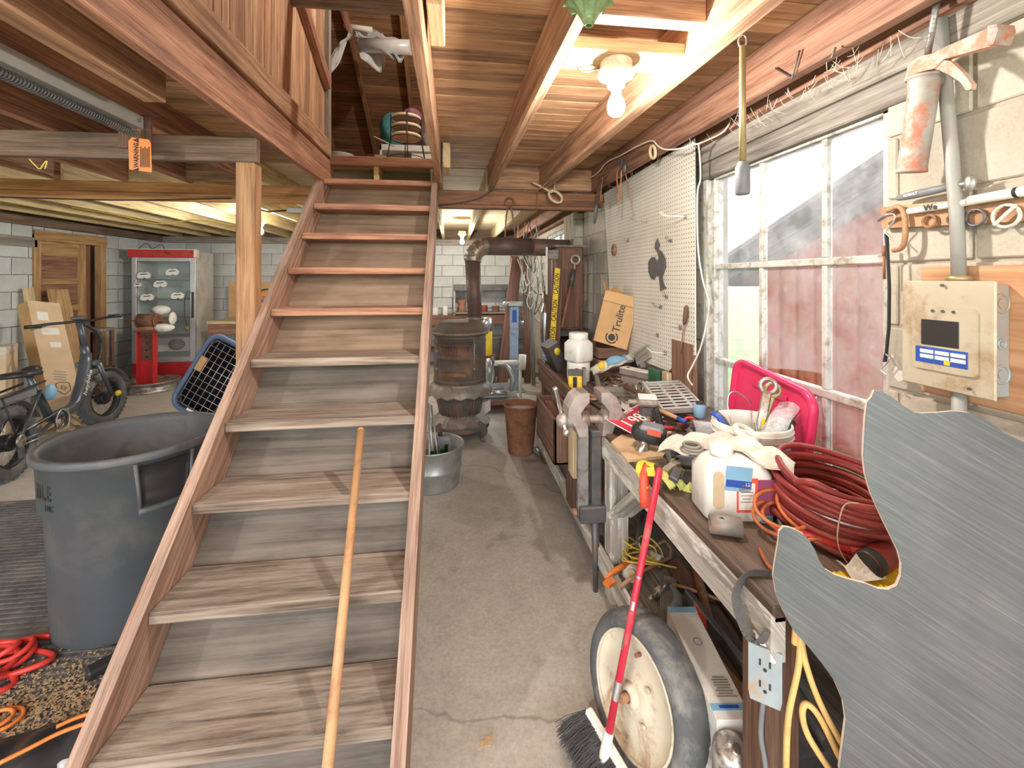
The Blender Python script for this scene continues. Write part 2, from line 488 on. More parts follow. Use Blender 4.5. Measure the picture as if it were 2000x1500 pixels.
block('mortar_tan', (.36, .31, .24), (.46, .40, .32), (.54, .48, .40))

# ================================================================== THE SETTING
XL, XR, YB, YF = -5.05, 1.38, 8.25, -2.6
ZJ, ZC = 2.28, 2.47
def struct(name, mb, mat, label=None):
    return tag(mb.build(name, mat, None), label, None, None, 'structure')
struct('floor', MB().box((XL - .2, YF, -.12), (XR + .13, YB + .2, 0)), 'concrete', 'stained grey concrete floor of the workshop')
plain('grass', (.085, .17, .035), .9, 0, .4, 3, .6, (.17, .20, .08), .5)
struct('ground', MB().box((XR + .135, -25, -.25), (60, 60, -.02)).box((-30, -40, -.25), (XR + .13, YF - .01, -.02)), 'grass', 'green lawn outside the window')

def rect_sub(r, o):
    a, b, c, d = r; e, f, g, h = o
    if e >= b or f <= a or g >= d or h <= c: return [r]
    out = []
    if e > a: out.append((a, e, c, d))
    if f < b: out.append((f, b, c, d))
    ia, ib = max(a, e), min(b, f)
    if g > c: out.append((ia, ib, c, g))
    if h < d: out.append((ia, ib, h, d))
    return out
def block_wall(name, label, org, u, nrm, u0, u1, z0, z1, holes, bmat, mmat, thick=.13, bl=.40, bh=.20, phase=0.0, only=None, joint=.010):
    """masonry wall: a recessed mortar core and one proud child per block"""
    org = Vector(org); u = Vector(u); nrm = Vector(nrm)
    M = Matrix((u, nrm, Vector((0, 0, 1)))).transposed().to_4x4(); M.translation = org
    core = MB()
    rs = [(u0, u1, z0, z1)]
    for h in holes: rs = [q for r in rs for q in rect_sub(r, h)]
    for a, b, c, d in rs: core.box((a, -thick, c), (b, -.009, d))
    for i in range(len(core.v)): core.v[i] = tuple(M @ Vector(core.v[i]))
    wl = core.build(name, mmat, None); tag(wl, label, None, None, 'structure')
    loc = wl.location.copy(); cache = {}
    nz = int(math.ceil((z1 - z0) / bh))
    for j in range(nz):
        za, zb = z0 + j * bh, min(z1, z0 + (j + 1) * bh)
        k0 = u0 - ((j % 2) * .5 + phase) * bl
        x = k0
        while x < u1:
            r0 = (max(x, u0), min(x + bl, u1), za, zb); x += bl
            if r0[1] - r0[0] < .03: continue
            rr = [r0]
            for h in holes: rr = [q for r in rr for q in rect_sub(r, h)]
            for a, b, c, d in rr:
                if b - a < .04 or d - c < .04: continue
                if only and not only((a + b) / 2, (c + d) / 2): continue
                key = (round(b - a, 2), round(d - c, 2))
                if key not in cache:
                    mb = MB(); lx, lz = (b - a) / 2 - joint / 2, (d - c) / 2 - joint / 2
                    mb.box((-lx, -.012, -lz), (lx, 0, lz), .004)
                    me = mb.mesh('block'); me.materials.append(MAT(bmat)); cache[key] = me
                o = bpy.data.objects.new('block', cache[key]); COL.objects.link(o); o.parent = wl
                jit = random.uniform(-.0015, .0015)
                W = M @ Matrix.Translation(((a + b) / 2, jit, (c + d) / 2))
                o.location = W.to_translation() - loc; o.rotation_euler = W.to_euler()
    return wl
WIN = (1.24, 2.255, .74, 2.12)           # Y0,Y1,z0,z1 of the big window
WIN2 = (5.05, 6.5, .95, 2.2)
block_wall('wall_right', 'tan concrete block wall with the windows and the electrical panel', (XR, 0, 0), (0, 1, 0), (-1, 0, 0), YF, YB, 0, 2.27,
           [WIN, WIN2, (-3, .35, -1, 3)], 'block_tan', 'mortar_tan', only=lambda a, b: (a > .3 and b > .5 and a < 5.2) or (a > 5))
struct('wall_right_near', MB().box((XR, YF, 0), (XR + .13, .35, 2.27)), 'block_tan')
bpy.data.objects['wall_right_near'].name = 'wall_right_front'
block_wall('wall_back', 'pale grey painted concrete block wall at the far end', (XL, YB, 0), (1, 0, 0), (0, -1, 0), 0, XR - XL, 0, 2.27, [], 'block_gray', 'mortar', only=lambda a, b: True)
DOOR = (5.93, 7.02, -.1, 2.12)
block_wall('wall_left', 'pale green painted block wall around the wooden door', (XL, 0, 0), (0, 1, 0), (1, 0, 0), YF, YB, 0, 2.27, [DOOR], 'block_green', 'mortar', only=lambda a, b: a > 4.6, phase=.3)
# chimney pier the stove pipe enters
block_wall('wall_pier', 'grey block chimney pier on the right wall', (XR - .11, 4.6, 0), (1, 0, 0), (0, -1, 0), 0, .11, 0, 2.27, [], 'block_tan', 'mortar_tan', thick=.42)

# ---------------- ceiling: planks, joists
ceil = tag(MB().box((XL, YF, 2.496), (-1.02, YB, 2.52)).box((-.14, YF, 2.496), (XR + .13, YB, 2.52)).box((-1.02, YF, 2.496), (-.14, 1.12, 2.52)).box((-1.02, 3.66, 2.496), (-.14, YB, 2.52)).build('ceiling', 'ceiling_wood'), 'plank ceiling of the loft floor over open joists', None, None, 'structure')
PW = .0885
def planks(x0, x1, y0, y1, mat, single):
    n = int(round((y1 - y0) / PW)); joined = MB()
    for i in range(n):
        a = y0 + i * PW; dz = random.uniform(0, .002)
        if single(a):
            MB().box((x0, a + .0015, ZC + dz), (x1, a + PW - .0015, 2.495), .003).build('plank', mat, ceil, world=True)
        else:
            joined.box((x0, a + .002, ZC + dz), (x1, a + PW - .002, 2.495))
    if joined.v:
        tag(joined.build('plank_field', mat, ceil, world=True), kind='stuff')
planks(-.14, XR, .7, 3.62, 'ceiling_wood', lambda a: a < 2.9)
planks(XL, -1.02, .9, 3.62, 'ceiling_wood', lambda a: a < 2.9)
planks(-.14, XR, 3.66, YB, 'ceiling_pale', lambda a: False)
planks(XL, -.14, 3.66, YB, 'ceiling_pale', lambda a: False)
def joist(x0, y0, x1, y1, z0=ZJ, z1=ZC, t=.042, mat='joist_wood'):
    b = MB().bar((x0, y0, (z0 + z1) / 2), (x1, y1, (z0 + z1) / 2), t, z1 - z0, .004)
    return b.build('joist', mat, ceil, world=True)
joist(-.115, .6, -.125, 3.66, t=.045)                      # right of the stairwell
joist(.355, .9, .285, 3.66)
joist(.84, .8, .70, 3.66, t=.06)
joist(1.255, .6, 1.135, 3.66, t=.045, mat='joist_red')     # along the wall
joist(-1.0, .9, -1.0, 3.66, z0=ZJ, z1=2.485, t=.045, mat='joist_red')   # left of the stairwell
MB().bar((-1.02, 1.13, 2.39), (-.12, 1.13, 2.39), .045, .2, .004).build('header_joist', 'joist_wood', ceil, world=True)
joist(-1.24, .9, -1.24, 1.99, z0=2.285, z1=2.44, t=.085, mat='joist_wood')
for k, x in enumerate((-1.53, -1.98, -2.43, -2.88, -3.33, -3.78, -4.23, -4.68)):
    joist(x + .03, .9, x - .02, 3.64, mat='joist_red' if k < 2 else 'joist_wood')
# rear span
for x in (-4.7, -4.25, -3.8, -3.35, -2.9, -2.45, -2.0, -1.55, -1.1, -.65, -.2, .25, .7, 1.13):
    joist(x + .02, 3.6, x - .02, YB, mat='joist_lit' if x < 1 else 'joist_red')
# short blocks nailed beside the stairwell joist and between joists
MB().box((-.085, 1.28, 2.35), (-.035, 1.52, 2.468), .004).build('nailing_block', 'light_lumber', ceil, world=True)
MB().box((-.085, 2.95, 2.30), (-.035, 3.2, 2.468), .004).build('nailing_block', 'light_lumber', ceil, world=True)
MB().box((.38, 1.405, 2.315), (.79, 1.54, 2.36), .004).build('lamp_board', 'light_lumber', ceil, world=True)
MB().box((.385, 1.28, 2.36), (.785, 1.34, 2.468), .004).build('bridging', 'joist_wood', ceil, world=True)
for a in ((-1.53, -1.98), (.30, .71), (.73, 1.14)):
    MB().box((a[0], 3.5, ZJ), (a[1], 3.54, ZC - .01), .003).build('bridging', 'joist_wood', ceil, world=True)
# pale strip boards on the wall head at the rear
struct('trim_1', MB().box((XL, YB - .12, 2.18), (XR, YB - .02, ZJ), .004), 'gray_wood', 'weathered plate board along the top of the back wall')
struct('trim_2', MB().box((XL + .001, 3.7, 2.185), (XL + .1, YB - .12, ZJ), .004), 'beam_wood', 'wooden plate board along the top of the left wall')

struct('trim_7', MB().box((XL, YB - .02, ZJ), (XR + .13, YB + .2, 2.50)), 'beam_wood', 'rim board closing the joist ends over the back wall')
struct('trim_8', MB().box((XL - .2, YF, 2.26), (XL, YB + .2, 2.50)), 'beam_wood', 'rim board closing the joist space over the left wall')
struct('trim_9', MB().box((XR + .02, YF, 2.26), (XR + .13, YB, 2.50)), 'joist_red', 'rim board closing the joist space over the window wall')
# ---------------- right wall head: plate, lintel
struct('trim_3', MB().box((XR - .06, .3, 2.28), (XR + .13, YB - .12, 2.40), .004), 'joist_red', 'red-brown wall plate under the joists on the window side')
struct('trim_4', MB().box((XR - .03, .3, 2.19), (XR + .12, 3.6, 2.28), .006), 'gray_wood', 'grey weathered lintel board above the window')
struct('trim_5', MB().box((XR - .015, 1.10, 2.10), (XR + .06, 2.32, 2.19), .006), 'gray_wood', 'dusty window head casing board')

# ---------------- beams and post
struct('beam_near', MB().bar((XL + .1, 2.50, 2.217), (-1.02, 2.42, 2.217), .05, .126, .004), 'beam_wood', 'dark weathered beam carried on the wooden post')
bpy.data.objects['beam_near'].name = 'ceiling_beam'
struct('ceiling_beam', MB().box((XL, 3.60, 2.205), (-1.02, 3.66, 2.28), .004).box((XL, 3.61, 2.145), (-1.02, 3.655, 2.203), .004), 'beam_lit', 'orange-brown double beam crossing behind the post')
struct('ceiling_beam', MB().box((-.14, 3.60, 2.165), (1.26, 3.66, 2.28), .004).box((-.14, 3.60, 2.135), (1.2, 3.68, 2.163), .004), 'beam_dark', 'dark red-brown beam behind the stairs with tools hanging on it')
struct('post', MB().bar((-1.074, 2.44, 0), (-1.074, 2.44, 2.152), .09, .09, .005, up=(0, 1, 0)), 'post_wood', 'square wooden post beside the stairs')

# ---------------- big window
plain('window_paint', (.56, .55, .51), .75, 0, .15, 14, .3, (.30, .25, .20), .35, dscale=18)
clear('dirty_glass', (.97, .98, 1), .07, .20, .22, (.82, .86, .9))
clear('clear_glass', (.96, .98, .98), .05, .08, .06)
y0, y1, z0, z1 = WIN
win = tag(MB().box((XR + .02, y1 - .045, z0), (XR + .075, y1, z1), .004).build('window_1', 'window_paint'), 'large dusty multi-pane window over the workbench', None, None, 'structure')
MB().box((XR + .02, y0, z0), (XR + .075, y0 + .03, z1), .004).build('jamb', 'window_paint', win, world=True)
MB().box((XR - .0, y1 - .005, z0 + .1), (XR + .03, y1 + .055, z1), .004).build('casing', 'window_paint', win, world=True)
MB().box((XR + .02, y0, z1 - .03), (XR + .075, y1, z1), .004).build('head_rail', 'window_paint', win, world=True)
MB().box((XR - .02, y0, z0 - .03), (XR + .12, y1, z0 + .012), .004).build('sill', 'window_paint', win, world=True)
RZ = (1.602, 1.632), (1.092, 1.125)
for a, b in RZ: MB().box((XR + .025, y0 + .03, a), (XR + .06, y1 - .045, b), .004).build('rail', 'window_paint', win, world=True)
MY = (1.497, 1.522), (1.848, 1.873)
for a, b in MY:
    for c, d in ((z0 + .012, 1.092), (1.125, 1.602), (1.632, z1 - .03)):
        MB().box((XR + .028, a, c), (XR + .058, b, d), .004).build('mullion', 'window_paint', win, world=True)
cols = ((y0 + .03, 1.497), (1.522, 1.848), (1.873, y1 - .045)); rows = ((z0 + .012, 1.092), (1.125, 1.602), (1.632, z1 - .03))
for ci, (a, b) in enumerate(cols):
    for ri, (c, d) in enumerate(rows):
        mb = MB()
        if ci == 1 and ri == 1:                                 # broken along its lower edge
            n = 12; top = d
            pts = [(b, top), (a, top)] + [(a + (b - a) * i / n, c + .055 - .045 * (i / n) ** 1.5 + .0 * i) for i in range(n, -1, -1)][::-1]
            mb.prism(pts, .003, axes((XR + .046, 0, 0), (0, 1, 0), (0, 0, 1)))
        else: mb.box((XR + .043, a, c), (XR + .046, b, d))
        mb.build('pane', 'dirty_glass', win, world=True)
# rear window
y0, y1, z0, z1 = WIN2
w2 = tag(MB().box((XR + .02, y0, z1 - .05), (XR + .07, y1, z1), .004).build('window_2', 'window_paint'), 'small bright window in the right wall behind the stove pipe', None, None, 'structure')
for a, b in ((y0, y0 + .05), (y1 - .05, y1), ((y0 + y1) / 2 - .015, (y0 + y1) / 2 + .015)):
    MB().box((XR + .02, a, z0), (XR + .07, b, z1 - .05), .004).build('mullion', 'window_paint', w2, world=True)
MB().box((XR + .02, y0, 1.5), (XR + .07, y1, 1.53), .004).build('rail', 'window_paint', w2, world=True)
for a, b in ((y0 + .05, (y0 + y1) / 2 - .015), ((y0 + y1) / 2 + .015, y1 - .05)):
    for c, d in ((z0, 1.5), (1.53, z1 - .05)):
        MB().box((XR + .043, a, c), (XR + .046, b, d)).build('pane', 'dirty_glass', w2, world=True)

# ---------------- door in the left wall
y0, y1 = DOOR[0], DOOR[1]
dr = tag(MB().box((XL - .06, y0, 0), (XL + .03, y0 + .09, 2.10), .004).build('door_1', 'door_wood'), 'old wooden panel door standing ajar in the left wall', None, None, 'structure')
MB().box((XL - .06, y1 - .09, 0), (XL + .03, y1, 2.10), .004).build('jamb', 'door_wood', dr, world=True)
MB().box((XL - .06, y0, 2.02), (XL + .04, y1, 2.15), .004).build('lintel', 'door_wood', dr, world=True)
MB().box((XL - .16, y1 - .30, 0), (XL - .11, y1 - .09, 2.02), .004).build('inner_panel', 'door_panel_wood', dr, world=True)
ly0, ly1 = y0 + .09, y1 - .30
for a, b in ((ly0, ly0 + .02), (ly1 - .12, ly1)):
    MB().box((XL - .05, a, 0), (XL - .01, b, 2.02), .004).build('stile', 'door_wood', dr, world=True)
zz = [0.02, .24, .42, .50, .78, .86, 1.13, 1.21, 1.48, 1.56, 1.84, 2.02]
for i in range(0, len(zz), 2):
    if i == 0: MB().box((XL - .05, ly0 + .02, .02), (XL - .01, ly1 - .12, .24), .004).build('door_rail', 'door_wood', dr, world=True); continue
    a = zz[i]; b = zz[i + 1]
    MB().box((XL - .05, ly0 + .02, b - (b - a) if i == len(zz) - 2 else a), (XL - .01, ly1 - .12, b), .004).build('door_rail', 'door_wood', dr, world=True)
for a, b in ((.24, .42), (.50, .78), (.86, 1.13), (1.21, 1.48), (1.56, 1.84)):
    MB().box((XL - .045, ly0 + .02, a), (XL - .028, ly1 - .12, b), .006).build('door_panel', 'door_panel_wood', dr, world=True)
MB().box((XL - .3, y0 - .3, 0), (XL - .2, y1 + .4, 2.2)).box((XL - .2, y1, 0), (XL - .06, y1 + .1, 2.2)).box((XL - .2, y0 - .1, 0), (XL - .06, y0, 2.2)).build('backing', 'dark_wood', dr, world=True)  # added dark box past the doorway, stops daylight leaking through the gap
struct('trim_6', MB().box((XL + .001, 4.2, 1.93), (XL + .03, 5.97, 2.05), .004), 'gray_wood', 'pale board nailed across the left wall beside the door')

# ---------------- loft above: knee wall of vertical boards, roof boards, rafters
sill = struct('loft_wall', MB().bar((-1.0, .95, 2.575), (-1.0, 3.60, 2.575), .05, .13, .004), 'loft_wood', 'loft guard wall of vertical brown boards beside the stair opening')
random.seed(3); y = .95
while y < 3.58:
    wd = random.choice((.066, .07, .082, .09)); 
    MB().box((-1.045, y + .002, 2.6), (-1.027 + random.uniform(-.003, .003), min(y + wd, 3.6) - .002, 4.0), .003).build('board', 'loft_wood', sill, world=True); y += wd
MB().bar((-1.0, 2.55, 3.60), (-1.0, 3.60, 3.08), .05, .09, .004).build('hand_rail', 'joist_red', sill, world=True)
MB().box((-1.05, 2.88, 3.28), (-.10, 2.93, 3.44), .004).build('header_beam', 'gray_wood', sill, world=True)
MB().box((-1.05, 3.60, 2.52), (-.99, 3.66, 4.2), .004).build('end_post', 'gray_wood', sill, world=True)
# roof: two slopes of boards, ridge along X
RY, RZ_ = 3.2, 5.6
roof = tag(MB().bar((-1.5, YB + .2, 2.62), (-1.5, RY, RZ_ + .02), 7.8, .02).bar((-1.5, YF - .2, 2.55), (-1.5, RY, RZ_ + .02), 7.8, .02)
           .build('roof', 'roof_wood'), 'boarded underside of the roof seen through the stair opening', None, None, 'structure')
d = Vector((0, RY - YB - .2, RZ_ - 2.6)); L = d.length; dn = d / L; up = Vector((0, -dn.z, dn.y)) if dn.y > 0 else Vector((0, dn.z, -dn.y)); up = Vector((0, -abs(dn.z), -abs(dn.y))).normalized()
k = 0; s_ = .4
while s_ < L - .3:
    p = Vector((0, YB + .2, 2.6)) + dn * s_ + up * .012
    MB().bar((-4.2, p.y, p.z), (1.2, p.y, p.z), .135, .02, .003, up=tuple(-up)).build('roof_board', 'roof_wood', roof, world=True)
    s_ += .14
for x in (-3.6, -3.0, -2.4, -1.8, -1.2, -.6, 0, .6):
    a = Vector((x, YB + .2, 2.6)) + dn * .2 + up * .075; b = Vector((x, YB + .2, 2.6)) + dn * (L - .2) + up * .075
    MB().bar(a, b, .04, .11, .003).build('rafter', 'roof_wood', roof, world=True)
struct('wall_gable', MB().prism([(YF - .2, 2.5), (YB + .2, 2.5), (RY, RZ_)], .05, axes((XL - .2, 0, 0), (0, 1, 0), (0, 0, 1))).prism([(YF - .2, 2.5), (YB + .2, 2.5), (RY, RZ_)], .05, axes((XR + .13, 0, 0), (0, 1, 0), (0, 0, 1))), 'roof_wood', 'boarded gable ends of the loft')

# ---------------- the shed outside
plain('red_siding', (.56, .11, .06), .55, 0, .2, 4, 0, (.60, .26, .18), .5, dscale=3)
plain('shed_gray', (.22, .25, .31), .6, 0, .15, 6)
def shed():
    sx = 3.5; fx = sx - .20
    p0, p1 = AX(1420, 512, fx), AX(1745, 305, fx)              # fascia top line
    sl = (p1.z - p0.z) / (p0.y - p1.y); ya = p0.y - .30; ye = ya - 3.4; yb = ye - 3.4
    zt = lambda y: p0.z + (p0.y - y) * sl                       # roof line on the left slope
    zr, zp = zt(ya) - .10, zt(ye) - .10
    t = thing('shed', 'red metal-sided shed with a grey gable roof outside the window', 'shed', (sx + 2, ye, -.02))
    MB().prism([(yb, -.02), (ya, -.02), (ya, zr), (ye, zp), (yb, zr)], 4, axes((sx, 0, 0), (0, 1, 0), (0, 0, 1))).build('wall', 'red_siding', t, world=True)
    y = yb + .05
    while y < ya - .02:
        top = zp - abs(y - ye) * sl - .02
        MB().bar((sx - .012, y, .0), (sx - .012, y, top), .03, .025, .006, up=(0, 1, 0)).build('rib', 'red_siding', t, world=True); y += .229
    for sgn in (1, -1):
        e = p0.y if sgn > 0 else 2 * ye - p0.y; ze, zq = p0.z, zt(ye)
        MB().bar((sx + 1.75, e, ze - .03), (sx + 1.75, ye, zq - .03), 4.25, .05).build('roof', 'shed_gray', t, world=True)
        MB().bar((fx, e, ze - .07), (fx, ye, zq - .07), .03, .14, .003).build('fascia', 'fascia_gray', t, world=True)
        MB().bar((fx + .015, e, ze - .18), (fx + .015, ye, zq - .18), .03, .06, .003).build('fascia_strip', 'fascia_gray', t, world=True)
        MB().bar(((fx + sx) / 2, e, ze - .21), ((fx + sx) / 2, ye, zq - .21), .20, .015).build('soffit', 'fascia_gray', t, world=True)
    MB().box((fx, p0.y - .03, p0.z - .30), (sx + 3.9, p0.y, p0.z - .10), .003).build('eave_board', 'fascia_gray', t, world=True)
shed()

# ================================================================== STAIRS
NY, NZ, RUN, RISE = 1.32, .24, .235, .23
SX0, SX1 = -.985, -.18
t_ = Vector((0, RUN, RISE)).normalized(); n_ = Vector((0, -t_.z, t_.y))
def line_at(off, z=None, y=None):
    p = Vector((0, NY, NZ)) + n_ * off
    if z is not None: k = (z - p.z) / t_.z
    else: k = (y - p.y) / t_.y
    q = p + t_ * k; return (q.y, q.z)
st = thing('staircase', 'steep open wooden staircase with worn treads climbing to the loft', 'staircase', (-.58, 2.4, 0))
poly = [line_at(.028, z=0), line_at(-.165, z=0), line_at(-.165, y=3.6), line_at(.028, y=3.6)]
if poly[3][1] > 2.5: poly = poly[:3] + [(3.6, 2.5), line_at(.028, z=2.5)]
def _string(x0, x1):
    mb = MB().prism(poly, x1 - x0, axes((x0, 0, 0), (0, 1, 0), (0, 0, 1)))
    dirv = t_; ou = random.random() * 9
    mb.uv = [[(mb.v[i][1] * dirv.y + mb.v[i][2] * dirv.z + ou, mb.v[i][1] * n_.y + mb.v[i][2] * n_.z + mb.v[i][0]) for i in f] for f in mb.f]
    return mb
_string(SX0 - .042, SX0).build('stringer', 'stair_wood', st, world=True)
_string(SX1, SX1 + .042).build('stringer', 'stair_wood', st, world=True)
for k in range(10):
    y = NY + RUN * k; z = NZ + RISE * k
    MB().box((SX0, y - .012, z - .04), (SX1, y + .222, z), .005).build('tread', 'tread_wood' if k < 5 else 'tread_red', st, world=True)
wood('riser_tan', (.24, .16, .105), (.37, .26, .18), (.48, .35, .25), .12, .8, gs=.6, blotch=.8)
for k in range(-1, 10):
    y = NY + RUN * k; z = NZ + RISE * k
    p = Vector((0, y, z)) + n_ * -.175 + t_ * .16
    a = p; b = p + t_ * .325
    if k == -1: a = Vector((0, *line_at(-.175, z=.004))); b = Vector((0, NY, NZ)) + n_ * -.175 + t_ * .155
    MB().bar(((SX0 + SX1) / 2, a.y, a.z), ((SX0 + SX1) / 2, b.y, b.z), SX1 - SX0 + .07, .014, .002).build('riser_board', 'riser_gray' if k < 4 else 'riser_tan', st, world=True)
MB().box((SX0, 3.575, 2.45), (SX1, 3.66, 2.525), .005).build('landing_nosing', 'tread_red', st, world=True)

# ================================================================== WORKBENCH AND WHAT LIES ON IT
plain('steel_worn', (.42, .41, .40), .45, .75, .25, 14, .2, (.24, .15, .09), .35, dscale=14)
plain('steel_bright', (.66, .66, .66), .3, .85, .12, 10, 0, (.40, .36, .32), .25)
plain('steel_dark', (.13, .13, .135), .5, .5, .25, 12, .2, (.22, .14, .09), .25, dscale=12)
plain('grate_gray', (.52, .50, .47), .6, .3, .15, 12, .2)
plain('iron_gray', (.30, .29, .28), .6, .45, .25, 10, .3, (.36, .25, .18), .3, dscale=10)
plain('vise_steel', (.46, .40, .37), .5, .55, .2, 12, .25, (.33, .24, .19), .4, dscale=9)
plain('rust', (.30, .13, .07), .85, .15, .35, 9, .4, (.42, .22, .13), .4, dscale=7)
plain('rust_dark', (.17, .085, .055), .85, .2, .3, 9, .4, (.30, .15, .09), .4)
plain('black_plastic', (.028, .028, .03), .45, 0, .15, 10)
plain('gray_plastic', (.20, .21, .23), .5, 0, .12, 10)
plain('white_plastic', (.80, .79, .74), .4, 0, .06, 5, 0, (.60, .55, .46), .15, dscale=5)
plain('white_label', (.82, .80, .74), .6, 0, .05)
plain('paper', (.78, .76, .71), .8, 0, .08, 6, 0, (.62, .57, .50), .25)
plain('cardboard', (.54, .33, .15), .85, 0, .12, 6)
plain('cardboard_pale', (.62, .47, .31), .85, 0, .1, 6)
plain('ink_black', (.025, .022, .022), .6, 0, .1)
plain('ink_brown', (.11, .055, .03), .7, 0, .1)
plain('red_paint', (.58, .025, .06), .4, 0, .12, 8, 0, (.45, .20, .18), .15)
plain('red_plastic', (.70, .055, .045), .4, 0, .1)
plain('red_bright', (.85, .11, .06), .45, 0, .1)
plain('pink_plastic', (.72, .035, .13), .32, 0, .12, 5)
plain('orange_plastic', (.82, .24, .05), .45, 0, .1)
plain('orange_cord', (.60, .17, .045), .55, 0, .25, 16, 0, (.30, .11, .05), .35)
plain('yellow', (.85, .60, .04), .5, 0, .12)
plain('yellow_cord', (.80, .58, .10), .5, 0, .15)
plain('strap_green', (.60, .58, .16), .75, 0, .18)
plain('hose_red', (.27, .035, .03), .42, 0, .18, 10, 0, (.36, .09, .055), .3)
plain('blue', (.03, .09, .42), .45, 0, .12)
plain('blue_light', (.25, .48, .68), .5, 0, .12)
plain('maroon', (.30, .07, .15), .5, 0, .1)
plain('green_dark', (.03, .12, .06), .4, 0, .15)
plain('chrome', (.75, .75, .76), .15, 1.0, .06)
plain('brass', (.44, .35, .19), .5, .6, .15)
plain('rope', (.55, .43, .28), .9, 0, .2, 30)
plain('plywood', (.62, .44, .26), .8, 0, .15, 5, 0, (.40, .22, .10), .3, dscale=9)
plain('bag_film', (.72, .69, .60), .35, 0, .1, 7, 0, (.55, .48, .36), .3)
clear('clear_film', (1, 1, 1), .28, .18, .2, (.85, .87, .88))
plain('webbing', (.10, .095, .09), .8, 0, .2, 60)

BT = .80; BX0, BX1, BY0, BY1 = .72, 1.30, .91, 3.75
bench = thing('workbench', 'long cluttered wooden workbench with a white painted apron under the window', 'workbench', (1.0, 2.3, 0))
xs = [BX0, .93, 1.12, BX1]
for a, b in zip(xs, xs[1:]): MB().box((a + .002, BY0, BT - .04), (b - .002, BY1, BT), .004).build('top_plank', 'bench_dark', bench, world=True)
MB().box((BX0 - .002, BY0, BT - .135), (BX0 + .036, 2.12, BT - .022), .005).build('apron', 'bench_white', bench, world=True)
MB().box((BX0 - .002, 2.12, BT - .13), (BX0 + .032, BY1, BT - .02), .005).build('apron', 'dark_wood', bench, world=True)
MB().box((BX0 - .012, 2.30, BT), (BX0 + .016, BY1, BT + .055), .004).build('edge_lip', 'dark_wood', bench, world=True)
for (x, y, m) in ((BX0 + .055, 2.03, 'bench_white'), (BX0 + .055, 3.62, 'dark_wood'), (BX1 - .05, 2.03, 'dark_wood'), (BX1 - .05, BY0 + .06, 'dark_wood'), (BX1 - .05, 3.62, 'dark_wood'), (BX0 + .055, BY0 + .08, 'dark_wood')):
    MB().box((x - .045, y - .045, 0), (x + .045, y + .045, BT - .04), .005).build('leg', m, bench, world=True)
MB().bar((BX0 + .06, 2.0, .42), (BX0 + .06, 1.72, .66), .03, .12, .004, up=(1, 0, 0)).build('brace', 'bench_white', bench, world=True)
MB().box((BX0 - .022, 1.15, .13), (BX0 + .006, 3.72, .225), .005).build('shelf_rail', 'bench_white', bench, world=True)
for a, b in ((BX0 + .008, .90), (.905, 1.10), (1.105, BX1)): MB().box((a, BY0 + .02, .17), (b, BY1, .195), .003).build('shelf_plank', 'gray_wood', bench, world=True)

# ---------------- leg vise
def vise():
    t = thing('leg_vise', 'old steel leg vise clamped to the front of the workbench', 'vise', (.687, 2.1, 0))
    x, y = .69, 2.09                                      # bench edge post
    MB().tube([(x + .0, y, .0), (x, y, .12), (x, y, .40)], .014, 8, rad=[.012, .016, .024]).bar((x, y, .40), (x, y, .80), .05, .045, .006, up=(0, 1, 0)).build('fixed_leg', 'steel_dark', t, world=True)
    j = MB()
    def jaw(sgn, x0):
        prof = [(0, .79), (sgn * -.02, .84), (sgn * -.055, .89), (sgn * -.05, .93), (sgn * -.025, .975), (sgn * .005, 1.0), (sgn * .05, 1.0), (sgn * .05, .955), (sgn * .03, .935), (sgn * .008, .905), (sgn * .012, .875), (sgn * .04, .85), (sgn * .045, .79)]
        return MB().prism(prof, .12, axes((x0, y + .06, 0), (1, 0, 0), (0, 0, 1)))
    jaw(-1, x + .06).build('fixed_jaw', 'vise_steel', t, world=True)
    jaw(1, x - .10).build('moving_jaw', 'vise_steel', t, world=True)
    MB().bar((x - .065, y, .38), (x - .065, y, .82), .055, .035, .006, up=(0, 1, 0)).build('moving_leg', 'steel_worn', t, world=True)
    MB().box((x - .09, y - .045, .36), (x + .06, y + .045, .44), .006).build('clamp_plate', 'steel_dark', t, world=True)
    MB().cyl((x - .095, y, .40), (x - .115, y, .40), .018, n=6).build('bolt', 'rust', t, world=True)
    MB().cyl((x - .16, y, .855), (x + .16, y, .855), .02, n=12).build('screw', 'vise_steel', t, world=True)
    MB().cyl((x - .1, y, .855), (x - .04, y, .855), .042, n=16).cyl((x + .03, y, .855), (x + .12, y, .855), .045, n=16).ball((x + .12, y, .855), (.03, .045, .045), 14, 8).build('screw_box', 'vise_steel', t, world=True)
    MB().cyl((x - .15, y, .855), (x - .10, y, .855), .034, .038, n=14).ball((x - .165, y, .855), .036, 14, 10).build('screw_head', 'vise_steel', t, world=True)
    a = Vector((x - .165, y - .06, .815)); b = Vector((x - .165, y + .17, .965))
    MB().cyl(a, b, .011, n=10).ball(a, .017).ball(b, .016).build('handle', 'steel_bright', t, world=True)
    MB().bar((x - .03, y, .79), (x + .16, y + .0, .79), .06, .03, .004).build('mounting_strap', 'steel_dark', t, world=True)
vise()
# board behind the vise jaws
one('wood_block', MB().box((.60, 2.18, .52), (.635, 2.28, .84), .004), 'light_lumber', 'pale upright board standing beside the leg vise', 'board')

